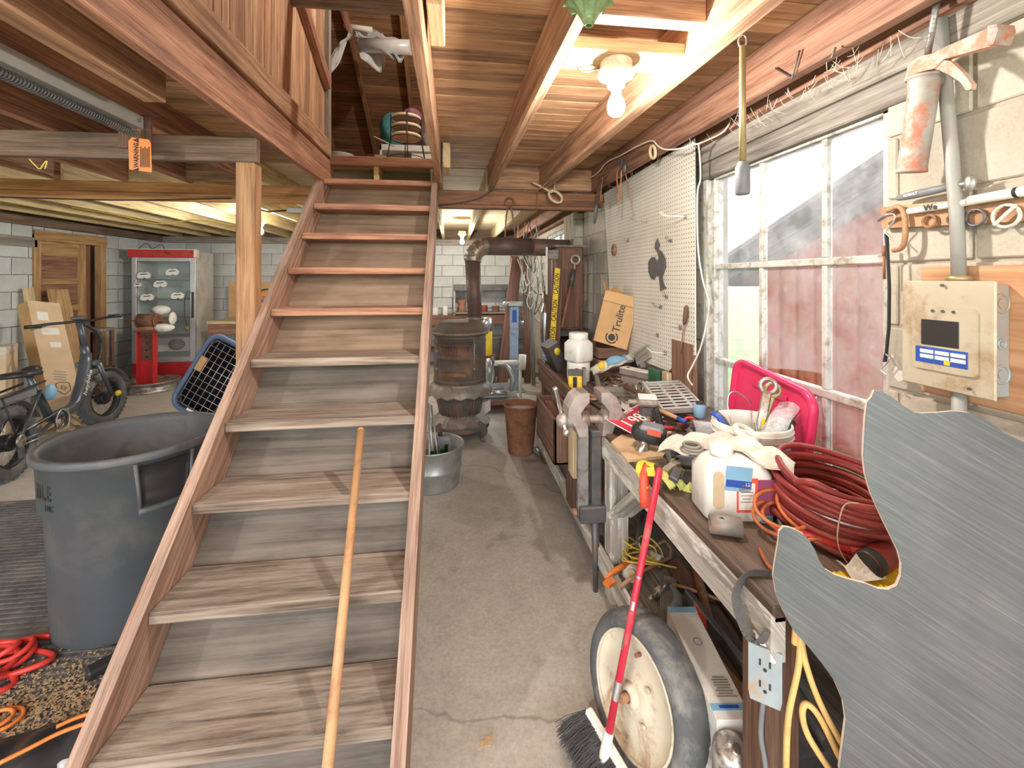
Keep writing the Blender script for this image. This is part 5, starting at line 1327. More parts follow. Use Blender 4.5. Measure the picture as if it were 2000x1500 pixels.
one('white_cable', MB().tube(spline([AX(*q) for q in ((1364, 281, 1.2), (1390, 270, 1.28), (1412, 258, 1.3), (1425, 240, 1.31), (1426, 225, 1.33))], 5), .0045, 6), 'bag_film', 'white electrical cable curling up behind the joist by the window', 'cable')
# tools on the dark beam
pn = thing('pincers', 'rusty long-handled pincers hanging on the dark beam', 'pincers', AY(995, 425, 3.585))
MB().tube(arc(AY(995, 395, 3.58), .035, R(-60), R(240), 14, (1, 0, 0), (0, 0, 1)), .008, 8).build('jaws', 'rust_dark', pn, world=True)
MB().tube([AY(993, 402, 3.58), AY(989, 420, 3.58), AY(986, 463, 3.58)], .0075, 6).tube([AY(997, 402, 3.575), AY(1001, 420, 3.575), AY(1006, 463, 3.575)], .0075, 6).build('handles', 'rust_dark', pn, world=True)
rk = thing('rope_knot', 'old rope hanging in a loop in front of the dark beam', 'rope', AY(1085, 382, 3.45))
MB().torus((0, 0, 0), .055, .011, 20, 8, Matrix.Translation(AY(1085, 384, 3.45)) @ Euler((R(90), R(35), 0)).to_matrix().to_4x4(), sx=1.1, sy=.7).build('loop', 'rope', rk, world=True)
MB().tube(spline([AY(1040, 356, 3.4), AY(1060, 366, 3.42), AY(1078, 376, 3.45)], 4), .009, 6).build('tail', 'rope', rk, world=True)
MB().tube([AY(1082, 335, 3.4), AY(1083, 358, 3.43), AY(1083, 374, 3.45)], .008, 6).build('tail', 'rope', rk, world=True)
one('hanging_wire', MB().tube([AY(1051, 352, 3.5), AY(1050, 380, 3.55), AY(1049, 415, 3.58)], .004, 5), 'rust', 'thin rusty wire hanging in front of the dark beam', 'wire')
one('beam_cable', MB().tube(spline([AY(850, 402, 3.59), AY(890, 398, 3.59), AY(935, 388, 3.585), AY(960, 372, 3.575)], 5), .006, 6), 'black_plastic', 'black cable stapled along the dark beam', 'cable')
one('beam_cable', MB().tube(spline([AY(-20, 384, 3.585), AY(100, 388, 3.585), AY(250, 391, 3.585), AY(452, 387, 3.585)], 6), .005, 6), 'black_plastic', 'thin black cable stapled along the orange double beam', 'cable')
jb = thing('junction_box', 'grey metal junction box with cables under the beam beside the stairs', 'junction box', AY(578, 412, 3.6))
MB().box((-.06, -.03, -.02), (.06, .0, .02), .004).build('body', 'conduit', jb)
MB().tube([Vector((-.06, -.015, 0)), Vector((-.2, -.02, -.012)), Vector((-.32, -.02, .01))], .007, 6).build('cable', 'black_plastic', jb)
MB().tube([Vector((.06, -.015, .005)), Vector((.11, -.02, .03)), Vector((.14, -.02, .05))], .007, 6).build('cable', 'black_plastic', jb)

# hanging rod with the weight
hx, hy = .85, 1.20
hrod = thing('hanging_rod', 'brass and steel rod with a dark socket weight hanging from the joist', 'rod', (hx, hy, 1.80))
hp = lambda y: 1.55 + (545 - y) * (hx * _s + hy * _c) / CAM_F
MB().torus((0, 0, 0), .018, .004, 16, 6, Matrix.Translation((hx, hy, hp(12))) @ Euler((R(90), 0, R(40))).to_matrix().to_4x4()).cyl((hx, hy, hp(22)), (hx, hy, hp(62)), .004, n=8).build('hook', 'brass', hrod, world=True)
MB().torus((0, 0, 0), .011, .003, 14, 6, Matrix.Translation((hx, hy, hp(80))) @ Euler((R(90), 0, R(-30))).to_matrix().to_4x4(), sy=1.6).build('link', 'steel_bright', hrod, world=True)
MB().cyl((hx, hy, hp(90)), (hx, hy, hp(320)), .0085, .0105, n=12).build('rod', 'brass', hrod, world=True)
MB().lathe([(.012, 0), (.018, -.012), (.0205, -.018), (.0205, -.095), (.018, -.098), (.001, -.098)], 18, Matrix.Translation((hx, hy, hp(316))), False).build('weight', 'gray_plastic', hrod, world=True)

# green glass insulator at the top edge
clear('green_glass', (.55, .72, .48), .55, .12, .2, (.30, .42, .22))
gi = thing('glass_bowl', 'scalloped green glass shade fixed under a ceiling joist', 'glass shade', (.345, 1.10, 2.20))
def scal(u, v):
    a = 2 * PI * u; r = .012 + .05 * v; r *= 1 + .10 * v * math.cos(a * 9)
    return (math.cos(a) * r, math.sin(a) * r * .9, .075 - .065 * (1 - v) ** 2 - .02 * v * math.cos(a * 9) * .4)
MB().grid(scal, 54, 7, None, True, .005).build('bowl', 'green_glass', gi)
MB().lathe([(.015, .07), (.02, .08), (.02, .079)], 12, None, False).build('cap', 'brass', gi)

# nails bent in the red joist
for i, q in enumerate((((1515, 133), (1547, 153), (1562, 98)), ((1612, 118), (1625, 112), (1632, 92)))):
    one('bent_nail', MB().tube([AX(*a_, 1.19) for a_ in q], .0035, 5), 'steel_dark', ['large bent nail in the red joist above the window', 'small bent nail at the right on the red joist'][i], 'nail')

# ================================================================== CUT METAL-FACED SHEET
def _sheet(nm):
    m, t, b = _new(nm, .42, .35)
    v = _tc(t, 'Object')
    st_ = _noise(t, _map(t, _map(t, v, (1, 1, 1), (0, 0, 0), (0, R(-33), 0)), (5, 1, 190)), 1.0, 5, .65)
    n1 = _noise(t, v, 3, 7, .65)
    c = _ramp(t, n1, [(.3, (.095, .10, .11)), (.55, (.15, .154, .16)), (.75, (.22, .22, .22))])
    c = _mix(t, .45, c, _ramp(t, st_, [(.35, (.085, .092, .10)), (.55, (.155, .16, .165)), (.76, (.38, .38, .375))]))
    t.links.new(c, b.inputs['Base Color'])
    t.links.new(_ramp(t, n1, [(.3, (.30,) * 3), (.7, (.52,) * 3)]), b.inputs['Roughness'])
    _bump(t, b, st_, .12, .002); return m
_DEF['sheet_metal'] = _sheet
plain('raw_edge', (.70, .62, .52), .9, 0, .1, 30)
sh_n = Vector((-.35, -.93, .10)).normalized(); sh_p = Vector((.694, .87, .87))
def on_sheet(px, py, n=sh_n, p=sh_p):
    r = ray(px, py); o = Vector((0, 0, CAM_H)); return o + r * ((p - o).dot(n) / r.dot(n))
out = [(1708, 762), (1722, 764), (1742, 776), (1765, 793), (1785, 805), (1800, 807), (1830, 806), (1862, 803), (1895, 806), (1915, 815), (1935, 828), (1960, 845), (2000, 864), (2120, 930)]
left = [(1640, 1500), (1652, 1405), (1647, 1370), (1630, 1330), (1605, 1295), (1578, 1262), (1550, 1232), (1530, 1195), (1516, 1160), (1510, 1125), (1514, 1095), (1520, 1060), (1522, 1038), (1530, 1029), (1541, 1030), (1556, 1036), (1570, 1044), (1581, 1056), (1592, 1075), (1600, 1095), (1612, 1112), (1630, 1123), (1655, 1131), (1690, 1140), (1715, 1150), (1735, 1152), (1752, 1144), (1760, 1125), (1761, 1100), (1755, 1078), (1742, 1050), (1727, 1020), (1713, 990), (1700, 960), (1690, 925), (1686, 890), (1688, 850), (1690, 815), (1694, 785), (1703, 775)]
ex = sh_n.cross(Vector((0, 0, 1))).normalized() * -1
if ex.x < 0: ex = -ex
ez = ex.cross(sh_n); ez = ez if ez.z > 0 else -ez
so = on_sheet(1700, 1300)
pts = [(ex.dot(on_sheet(*q) - so), ez.dot(on_sheet(*q) - so)) for q in left + out]
zb_ = min(p[1] for p in pts); floor_b = -so.z / ez.z + .004
pts = [(pts[0][0], floor_b)] + pts + [(pts[-1][0], floor_b)]
ms = thing('cut_sheet', 'large grey metal-faced sheet with a wavy jigsawn outline standing at the bench end', 'sheet', (so.x, so.y, 0))
Ms = Matrix((ex, ez, ex.cross(ez))).transposed().to_4x4(); Ms.translation = so
if (ex.cross(ez)).dot(sh_n) < 0: front = -1
else: front = 1
MB().prism(pts, .0015, Ms @ Matrix.Translation((0, 0, 0 if front > 0 else -.0015))).build('metal_face', 'sheet_metal', ms, world=True)
MB().prism(pts, .008, Ms @ Matrix.Translation((0, 0, -.0082 if front > 0 else .0002))).build('core_board', 'raw_edge', ms, world=True)

# ================================================================== FLOOR ITEMS IN FRONT OF THE BENCH
plain('tyre_rubber', (.10, .105, .11), .75, 0, .25, 9, .2, (.25, .24, .22), .4, dscale=6)
plain('wheel_cream', (.66, .60, .47), .6, .05, .12, 6, .1, (.34, .20, .10), .3, dscale=7)
wn = Vector((-.93, -.33, .16)).normalized(); wc = Vector((.565, 1.33, .222))
wm = frame(wc, wc + wn)
wh = thingM('wheel', 'cream painted steel wheel with a worn grey tyre leaning against the bench', 'wheel', wm)
MB().lathe([(.165, -.085), (.195, -.10), (.218, -.085), (.224, -.05), (.222, -.01), (.208, .012), (.185, .018), (.168, .008), (.165, -.02)], 48, None, False).build('tyre', 'tyre_rubber', wh)
MB().lathe([(.172, .008), (.17, .012), (.164, .004), (.156, -.002), (.14, -.012), (.08, -.006), (.06, .002), (.05, .008), (.02, .008), (.02, -.01)], 40, None, False).build('disc', 'wheel_cream', wh)
MB().torus((0, 0, .01), .168, .005, 48, 6).build('rim', 'wheel_cream', wh)
MB().lathe([(.034, .004), (.034, .02), (.024, .03), (.016, .03), (.016, .0)], 20, None, False).build('hub', 'wheel_cream', wh)
MB().cyl((0, 0, 0), (0, 0, .055), .014, n=12).build('axle', 'rust', wh)
for k in range(4):
    a = PI / 4 + k * PI / 2; MB().cyl((math.cos(a) * .075, math.sin(a) * .075, -.004), (math.cos(a) * .075, math.sin(a) * .075, .008), .009, n=6).build('lug_nut', 'wheel_cream', wh)
MB().cyl((.0, .12, -.01), (0, .12, .012), .006, n=8).build('valve', 'rust', wh)

bt_, bb = Vector((.70, 1.43, .885)), AZ(1188, 1437, .13)
br = thing('broom', 'push broom with a worn red metal handle leaning on the bench edge', 'broom', (bb.x, bb.y, 0))
MB().cyl(bb, bt_, .0118, n=14).build('handle', 'red_paint', br, world=True)
dn = (bt_ - bb).normalized()
for a, b in ((.10, .15), (.24, .27), (.36, .385), (.455, .462)): MB().lathe([(.0121, 0), (.0121, (b - a) * 1.05)], 12, frame(bb + dn * a, bb + dn * b), False, a0=random.random() * 6, a1=random.random() * 6 + 3).build('worn_patch', 'steel_worn', br, world=True)
MB().ball(bt_, .0118, 12, 6).build('end_cap', 'red_paint', br, world=True)
MB().cyl(bb - dn * .07, bb + dn * .012, .017, .015, n=14).build('ferrule', 'white_label', br, world=True)
h0, h1 = AZ(1148, 1385, .115), AZ(1232, 1530, .075)
MB().bar(h0, h1, .028, .022, .006).build('head', 'white_label', br, world=True)
random.seed(17); mb = MB(); side = Vector((-.90, -.05, -.42)); side.normalize()
for k in range(900):
    u = random.random(); p0 = h0.lerp(h1, u) + Vector((random.uniform(-.008, .008), random.uniform(-.01, .01), random.uniform(-.008, .004)))
    d = (side + Vector((random.uniform(-.12, .12), random.uniform(-.25, .25), random.uniform(-.12, .12)))).normalized(); L = random.uniform(.085, .12)
    p1 = p0 + d * L * .6; p2 = p0 + d * L + Vector((0, 0, -.012)); p2.z = max(p2.z, .004); p1.z = max(p1.z, .006)
    mb.tube([p0, p1, p2], .0011, 3, cap=False)
tag(mb.build('bristles', 'steel_dark', br, world=True), kind='stuff')

a = Vector((-.335, *line_at(.046, y=1.13))); b = Vector((-.402, *line_at(.046, y=1.93)))
sk_ = thing('wooden_pole', 'long round wooden handle lying up the stair treads', 'pole', (a.x, a.y, a.z))
plain('pole_wood', (.58, .34, .17), .5, 0, .14, 3, .05, (.40, .19, .08), .25, dscale=4)
MB().cyl(a, b, .0165, .015, n=16).ball(b, .015, 16, 8).build('shaft', 'pole_wood', sk_, world=True)

# ================================================================== UNDER THE BENCH
SZ = .196
yc = thing('extension_cord', 'tangle of thin yellow cord on the lower bench shelf', 'cord', (.86, 2.0, SZ)); random.seed(12)
for k in range(9):
    c_ = Vector((.86 + random.uniform(-.04, .07), 1.96 + random.uniform(-.09, .10), SZ + .012 + .008 * k)); rx, ry = random.uniform(.05, .09), random.uniform(.03, .06); ph = random.random() * 6
    MB().tube([c_ + Vector((rx * math.cos(q), ry * math.sin(q), .02 + .03 * math.sin(q + ph) if k % 2 else .01 * math.sin(q))) for q in [2 * PI * i / 20 for i in range(20)]], .0042, 5, closed=True).build('loop', 'yellow_cord', yc, world=True)
dmk = thing('dust_mask', 'dirty white cup respirator on the lower bench shelf', 'mask', (.80, 1.90, SZ))
MB().lathe([(.045, .0), (.044, .02), (.035, .04), (.018, .05), (.001, .052)], 18, Matrix.Translation((.80, 1.90, SZ)) @ Euler((R(25), R(-20), 0)).to_matrix().to_4x4(), False).build('cup', 'paper', dmk, world=True)
MB().cyl((.785, 1.868, SZ + .035), (.778, 1.855, SZ + .042), .016, n=12).build('valve', 'cardboard_pale', dmk, world=True)
hsw = thing('hacksaw', 'tan hacksaw with orange handle lying across the lower shelf rail', 'saw', (.80, 1.75, SZ + .02))
zq = SZ + .045
a1, a2, a3, a4 = AZ(1188, 1138, zq), AZ(1240, 1100, zq), AZ(1315, 1075, zq), AZ(1285, 1052, zq)
MB().tube([AZ(1212, 1145, zq), AZ(1250, 1118, zq), AZ(1308, 1090, zq), AZ(1312, 1072, zq), AZ(1297, 1056, zq), AZ(1262, 1075, zq), AZ(1232, 1098, zq)], .008, 8).build('frame', 'clamp_tan', hsw, world=True)
MB().tube([AZ(1182, 1128, zq), AZ(1205, 1112, zq), AZ(1230, 1100, zq)], .011, 8, rad=[.006, .012, .013]).build('handle', 'orange_plastic', hsw, world=True)
MB().prism([(0, 0), (.05, 0), (.05, .035), (0, .035)], .012, axes(AZ(1190, 1150, zq - .01), (.8, .5, 0), (-.4, .9, 0))).build('grip_block', 'orange_plastic', hsw, world=True)
cyl_ = thing('tin_can', 'small white and yellow tin lying inside the hacksaw frame', 'can', AZ(1290, 1092, SZ + .03))
q0, q1 = AZ(1268, 1085, SZ + .035), AZ(1292, 1098, SZ + .035)
MB().cyl(q0, q1, .026, n=16).build('body', 'white_label', cyl_, world=True)
MB().cyl(q1, q1 + (q1 - q0).normalized() * .004, .018, n=12).build('opening', 'ink_black', cyl_, world=True)
air = thing('air_chuck', 'brass and steel air hose fitting with its hose under the bench', 'fitting', AZ(1290, 1150, SZ + .03))
MB().cyl(AZ(1268, 1172, SZ + .02), AZ(1282, 1158, SZ + .025), .007, .010, n=10).cyl(AZ(1282, 1158, SZ + .025), AZ(1307, 1140, SZ + .03), .016, n=12).build('coupler', 'steel_bright', air, world=True)
MB().tube(spline([AZ(1307, 1140, SZ + .03), AZ(1345, 1150, SZ + .04), AZ(1395, 1168, SZ + .05), AZ(1440, 1180, SZ + .05)], 5), .007, 6).build('hose', 'clamp_tan', air, world=True)
trg = one('blow_gun', MB().tube(spline([AZ(1312, 1145, SZ + .05), AZ(1322, 1160, SZ + .055), AZ(1326, 1175, SZ + .05), AZ(1318, 1195, SZ + .03), AZ(1322, 1215, SZ + .02)], 4), .015, 10, rad=[.009, .010, .011, .012, .014, .016, .018, .02, .022, .023, .023, .023, .022, .02, .02, .02, .018][:17]), 'gray_plastic', 'grey S-shaped blow gun handle under the bench', 'tool')
lv = thing('spirit_level', 'long grey tool bar with a red sticker under the bench', 'bar', AZ(1400, 1240, SZ + .06))
a, b = AZ(1342, 1162, SZ + .07), AZ(1470, 1325, SZ + .10)
MB().bar(a, b, .025, .05, .003).build('bar', 'steel_dark', lv, world=True)
MB().bar(a.lerp(b, .18) + Vector((-.012, -.004, .003)), a.lerp(b, .40) + Vector((-.012, -.004, .003)), .004, .036, .001).build('red_sticker', 'red_bright', lv, world=True)
# white and blue carton
cm = Matrix.Translation((.79, 1.31, SZ)) @ Euler((R(4), 0, R(-7))).to_matrix().to_4x4()
ctn = thingM('long_carton', 'long white and blue printed carton on the near end of the lower shelf', 'box', cm)
MB().box((-.05, -.19, .02), (.05, .19, .15), .002).build('body', 'paper', ctn)
MB().box((-.0505, .165, .149), (.0505, .191, .1512)).build('blue_stripe', 'blue_light', ctn)
MB().box((-.0505, -.165, .149), (.0505, -.145, .1512)).build('blue_stripe', 'blue_light', ctn)
lines(ctn, Matrix.Translation((0.0, -.155, .1512)), 1, .07, .01, 'blue', .009, world=False)
lines(ctn, Matrix.Translation((.01, -.07, .151)), 8, .06, .008, 'iron_gray', .003, world=False)
MB().torus((-.0, .05, .1512), .013, .0009, 20, 4).build('emblem', 'blue', ctn)
for k in range(5): MB().box((-.0512, -.16 + .05 * k, .09), (-.0500, -.125 + .05 * k, .096)).build('side_print', 'blue_light', ctn)
MB().box((-.05, -.21, .02), (.05, -.19, .024), .001).build('end_flap', 'cardboard_pale', ctn)
one('board', MB().bar((.90, 1.05, SZ + .03), (.86, 1.40, SZ + .03), .10, .03, .003), 'plywood', 'stained plywood strip beside the long carton', 'board')
# outlet box
plain('cable_tan', (.72, .47, .17), .5, 0, .15, 14, 0, (.45, .26, .09), .25)
om = Matrix.Translation((.735, .955, .565)) @ Euler((0, 0, R(-38))).to_matrix().to_4x4()
ob_ = thingM('outlet_box', 'dusty white steel outlet box hanging from a cable at the bench end', 'outlet box', om)
MB().box((-.03, -.032, 0), (.03, .032, .135), .006).build('body', 'white_plastic', ob_)
MB().prism([(y, z) for y, z in [(-.03, .0), (.03, .0), (.034, .02), (.034, .13), (-.034, .13), (-.034, .02)]], .004, axes((0, -.036, 0), (1, 0, 0), (0, 0, 1))).build('face_plate', 'panel_blue', ob_)
for x, z in ((-.010, .045), (.010, .045), (-.010, .095), (.010, .095)): MB().box((x - .002, -.0415, z - .007), (x + .002, -.0395, z + .007)).build('slot', 'ink_black', ob_)
for z in (.03, .08): MB().cyl((0, -.0415, z), (0, -.039, z), .004, n=8).build('ground_hole', 'ink_black', ob_)
MB().torus((.0, 0, .136), .018, .0012, 18, 4).build('knockout', 'steel_worn', ob_)
one('steel_cable', MB().tube(spline([(.735, .955, .70), (.735, .962, .74), (.75, .95, .775), (.78, .93, .79)], 4), .008, 8), 'steel_worn', 'short armoured cable arching into the outlet box', 'cable')
for i, q in enumerate((((1552, 1258), (1555, 1225), (1562, 1232), (1560, 1300), (1540, 1400), (1535, 1510)), ((1563, 1228), (1572, 1290), (1600, 1370), (1645, 1455)), ((1640, 1480), (1600, 1400), (1575, 1375), (1567, 1395), (1580, 1440), (1625, 1510)))):
    one('yellow_cable', MB().tube(spline([on_sheet(*p_, sh_n, Vector((.70, .90, .6))) for p_ in q], 5), .0068, 8), 'cable_tan', ['thick yellow cable hanging straight down at the bench end', 'yellow cable slanting down along the edge of the cut sheet', 'stained yellow cable bent back on itself beside the cut sheet'][i], 'cable')
one('gray_cord', MB().tube(spline([(.725, .945, .57), (.72, .95, .47), (.725, .94, .38), (.70, .94, .25), (.69, .93, .12)], 5), .006, 8), 'gray_plastic', 'grey power cord hanging below the outlet box', 'cord')
sm = thing('small_motor', 'worn chrome and white small motor housing on the shelf end', 'motor', (.72, 1.06, SZ))
sc_ = AZ(1430, 1490, .25)
plain('chrome_worn', (.72, .70, .66), .3, .7, .15, 12, 0, (.14, .12, .11), .45, dscale=16)
MB().lathe([(.001, .07), (.03, .066), (.045, .05), (.05, .02), (.05, -.05), (.001, -.05)], 20, Matrix.Translation(sc_) @ Euler((R(10), R(-12), 0)).to_matrix().to_4x4(), False).build('dome', 'chrome_worn', sm, world=True)
MB().cyl(sc_ + Vector((-.005, -.02, .055)), sc_ + Vector((-.008, -.032, .075)), .011, n=12).build('shaft', 'chrome', sm, world=True)
dkb = thing('dark_box', 'dark metal box with a round port at the near shelf end', 'box', AZ(1530, 1480, .25))
MB().box((-.05, -.03, -.055), (.12, .10, .03), .004).build('case', 'steel_dark', dkb)
MB().torus((.07, -.03, -.01), .022, .003, 18, 6, Matrix.Rotation(0, 4, 'X')).build('port', 'steel_worn', dkb)
one('pink_rag', MB().grid(lambda u, v: (.735 + .05 * u, 1.02 - .10 * v, SZ + .05 + .01 * math.sin(6 * u + 4 * v)), 5, 6, None, True, .004), 'cardboard_pale', 'faded pink rag strip beside the small motor', 'rag')

# ================================================================== STOVE AND REAR BENCH
plain('stove_iron', (.15, .13, .115), .75, .15, .3, 9, .35, (.23, .14, .095), .45, dscale=6)
plain('stove_nickel', (.33, .30, .265), .55, .4, .2, 12, .3, (.24, .19, .15), .4, dscale=14)
plain('pipe_brown', (.20, .13, .115), .55, .3, .15, 6, .1, (.27, .16, .12), .35, dscale=4)
plain('pipe_galv', (.42, .36, .28), .45, .6, .2, 9, 0, (.36, .18, .08), .4, dscale=7)
plain('galvanised', (.50, .52, .51), .42, .65, .15, 9, .1, (.36, .37, .36), .4, dscale=4)
sc = Vector((.045, 4.36, 0))
sv = thing('potbelly_stove', 'ornate round cast iron wood stove on curved legs behind the stairs', 'stove', sc)
MB().lathe([(.16, .20), (.19, .215), (.205, .30), (.235, .40), (.245, .43)], 40, None, True).build('fire_pot', 'stove_iron', sv)
for k in range(40):
    a = 2 * PI * k / 40
    MB().tube([(math.cos(a) * .195, math.sin(a) * .195, .225), (math.cos(a) * .212, math.sin(a) * .212, .31), (math.cos(a) * .24, math.sin(a) * .24, .42)], .009, 5).build('flute', 'stove_iron', sv)
def skirt(u, v):
    a = 2 * PI * u; r = .25 + .06 * math.sin(PI * min(1, v * 1.1) * .5) ; z = .535 - .10 * v - .012 * v * math.cos(a * 16)
    return (math.cos(a) * r, math.sin(a) * r, z)
MB().grid(skirt, 64, 6, None, True, .012).build('skirt', 'stove_nickel', sv)
MB().lathe([(.24, .43), (.25, .46), (.252, .535), (.256, .54), (.256, 1.0), (.25, 1.02)], 40, None, False).build('barrel', 'stove_iron', sv)
MB().lathe([(.256, .93), (.262, .935), (.262, .95), (.256, .955)], 40, None, False).lathe([(.256, .56), (.262, .565), (.262, .58), (.256, .585)], 40, None, False).build('band', 'stove_iron', sv)
MB().lathe([(.25, 1.0), (.282, 1.012), (.288, 1.035), (.275, 1.052), (.255, 1.058), (.24, 1.085), (.20, 1.125), (.15, 1.14), (.001, 1.145)], 40, None, False).build('lid', 'stove_iron', sv)
MB().torus((0, 0, 1.03), .286, .010, 40, 6).build('lid_rim', 'stove_nickel', sv)
# door panels on the front of the barrel
def cpanel(a0, a1, z0, z1, r0, r1, mat, nm):
    def f(u, v): a = a0 + (a1 - a0) * u; return (math.cos(a) * r1, math.sin(a) * r1, z0 + (z1 - z0) * v)
    return MB().grid(f, 12, 2, None, True, r1 - r0).build(nm, mat, sv)
F0 = R(-97)
cpanel(F0 - .82, F0 + .62, .60, .985, .25, .268, 'stove_iron', 'door_frame')
cpanel(F0 - .70, F0 + .50, .80, .95, .26, .280, 'stove_iron', 'feed_door')
cpanel(F0 - .62, F0 + .42, .83, .915, .27, .286, 'rust_dark', 'door_relief')
cpanel(F0 - .70, F0 + .50, .62, .79, .26, .280, 'stove_iron', 'ash_door')
cpanel(F0 - .48, F0 + .30, .635, .68, .27, .285, 'rust', 'draft_slide')
for k in range(12):
    a = F0 - .56 + k * .085; MB().box((-.004, -.003, .84), (.004, .003, .905), .002, Matrix.Translation((math.cos(a) * .286, math.sin(a) * .286, 0))).build('relief_bar', 'stove_iron', sv)
a = F0 + .60
MB().cyl((math.cos(a) * .278, math.sin(a) * .278, .60), (math.cos(a) * .278, math.sin(a) * .278, .985), .009, n=8).build('hinge_rod', 'stove_nickel', sv)
for z in (.70, .83, .93): MB().ball((math.cos(a) * .284, math.sin(a) * .284, z), .014, 8, 6).build('hinge', 'stove_nickel', sv)
for a, z in ((F0 - .72, .87), (F0 - .74, .70)): MB().ball((math.cos(a) * .29, math.sin(a) * .29, z), .016, 10, 8).build('door_knob', 'stove_nickel', sv)
def basef(u, v):
    a = 2 * PI * u; r = .17 + .12 * v ** .8 + .008 * math.sin(a * 24) * v; return (math.cos(a) * r, math.sin(a) * r, .235 - .10 * v)
MB().grid(basef, 72, 6, None, True, .015).build('base_skirt', 'stove_nickel', sv)
MB().lathe([(.285, .135), (.292, .12), (.288, .095), (.26, .09), (.001, .09)], 40, None, False).build('base_ring', 'stove_iron', sv)
for a in (R(-45), R(45), R(135), R(-135)):
    d_ = Vector((math.cos(a), math.sin(a), 0))
    pts = [d_ * .25 + Vector((0, 0, .15)), d_ * .305 + Vector((0, 0, .125)), d_ * .315 + Vector((0, 0, .085)), d_ * .285 + Vector((0, 0, .04)), d_ * .30 + Vector((0, 0, .012)), d_ * .33 + Vector((0, 0, .014))]
    MB().tube(spline(pts, 4), .03, 8, rad=[.040, .041, .042, .041, .040, .038, .036, .033, .030, .027, .024, .021, .018, .016, .015, .016, .017, .018, .017, .014, .008]).build('leg', 'stove_iron', sv)
# pipe
pp_ = thing('stove_pipe', 'brown stove pipe rising from the stove and turning into the chimney pier', 'stove pipe', (.19, 4.52, 1.13))
a, b = Vector((.20, 4.50, 1.12)), Vector((.178, 4.56, 1.74))
MB().cyl(a, b, .072, .080, n=24).build('vertical_pipe', 'pipe_brown', pp_, world=True)
MB().lathe([(.082, 0), (.092, .005), (.092, .03), (.082, .035)], 24, frame(a, b)).build('collar', 'stove_nickel', pp_, world=True)
ec = Vector((.178, 4.56, 1.74)); ed = Vector((.955, .21, 0)).normalized()
cen = ec + ed * .16
def elbow(n0, n1, mat):
    m_ = MB(); pts = []
    for k in range(n0, n1 + 1):
        q = PI / 2 * k / 4; pts.append(cen - ed * (.16 * math.cos(q)) + Vector((0, 0, .16 * math.sin(q))))
    return m_.tube(pts, .093, 24, smooth=False)
MB().cyl(b, b + Vector((0, 0, .0)) + Vector((0, 0, .06)), .088, .094, n=24).build('elbow_skirt', 'galvanised', pp_, world=True)
for k in range(4):
    e_ = elbow(k, k + 1, None); e_.build('elbow_gore', 'pipe_galv', pp_, world=True)
h0 = cen + Vector((0, 0, .16)); h1 = Vector((1.268, 4.80, h0.z))
MB().cyl(h0, h0.lerp(h1, .52), .096, n=24).build('horizontal_pipe', 'pipe_brown', pp_, world=True)
MB().cyl(h0.lerp(h1, .50), h1, .0945, n=24).build('horizontal_pipe', 'pipe_brown', pp_, world=True)

# galvanised wash tub behind the stair foot
tbm = thing('wash_tub', 'galvanised wash tub with green bottles behind the stair stringer', 'tub', (-.17, 3.36, 0))
MB().lathe([(.001, .004), (.19, .004), (.195, 0), (.20, .01), (.212, .13), (.218, .135), (.218, .15), (.214, .155), (.228, .29), (.236, .296), (.236, .304), (.229, .306), (.222, .30), (.195, .02), (.001, .012)], 40, None, False).build('body', 'galvanised', tbm)
clear('bottle_green', (.08, .25, .08), .35, .05, .1, (.02, .12, .03))
random.seed(2)
for k, (x, y) in enumerate(((.0, -.10), (.07, -.07), (-.06, -.05), (.03, .0), (.10, .02))):
    q = thing('glass_bottle', ['green glass bottle at the front of the wash tub', 'green glass bottle right of the front one in the tub', 'green glass bottle at the left in the wash tub', 'green glass bottle in the middle of the wash tub', 'green glass bottle at the right side of the wash tub'][k], 'bottle', (-.17 + x, 3.36 + y, .013), 0, 'green bottles in the wash tub')
    MB().lathe([(.001, 0), (.034, .0), (.036, .006), (.036, .16), (.03, .19), (.015, .215), (.013, .25), (.016, .252), (.016, .262), (.012, .262)], 16, None, False).build('glass', 'bottle_green', q)
jcn = thing('plastic_can', 'dark grey plastic can standing in the wash tub', 'can', (-.09, 3.47, .02))
loft(MB(), [(rr(.12, .08, .02), 0), (rr(.12, .08, .02), .27), (rr(.10, .06, .02), .30)]).build('body', 'gray_plastic', jcn)
MB().cyl((-.03, 0, .30), (-.03, 0, .32), .018, n=12).build('cap', 'black_plastic', jcn)
one('jack_rod', MB().cyl((-.16, 3.30, .18), (-.22, 3.52, .56), .016, n=10).cyl((-.12, 3.27, .17), (-.19, 3.5, .55), .008, n=6), 'galvanised', 'pale metal rod leaning out of the wash tub', 'rod')

# rusty bucket
rb = thing('rusty_bucket', 'rusty steel bucket of grey ash standing beside the wooden box', 'bucket', (.58, 3.86, 0))
MB().lathe([(.001, .004), (.105, .004), (.108, 0), (.112, .006), (.150, .42), (.156, .424), (.156, .432), (.149, .434), (.143, .425), (.106, .02), (.001, .012)], 32, None, False).build('body', 'rust', rb)
MB().lathe([(.001, .40), (.05, .395), (.139, .385)], 28, None, False).build('ash', 'concrete', rb)
one('metal_scoop', MB().grid(lambda u, v: (.67 + .09 * u, 3.70 + .16 * v, .03 + .09 * (abs(u - .5) * 2) ** 2 * (1 - .4 * v)), 8, 6, None, True, .003), 'steel_worn', 'bent grey metal scoop behind the rusty bucket', 'scoop')
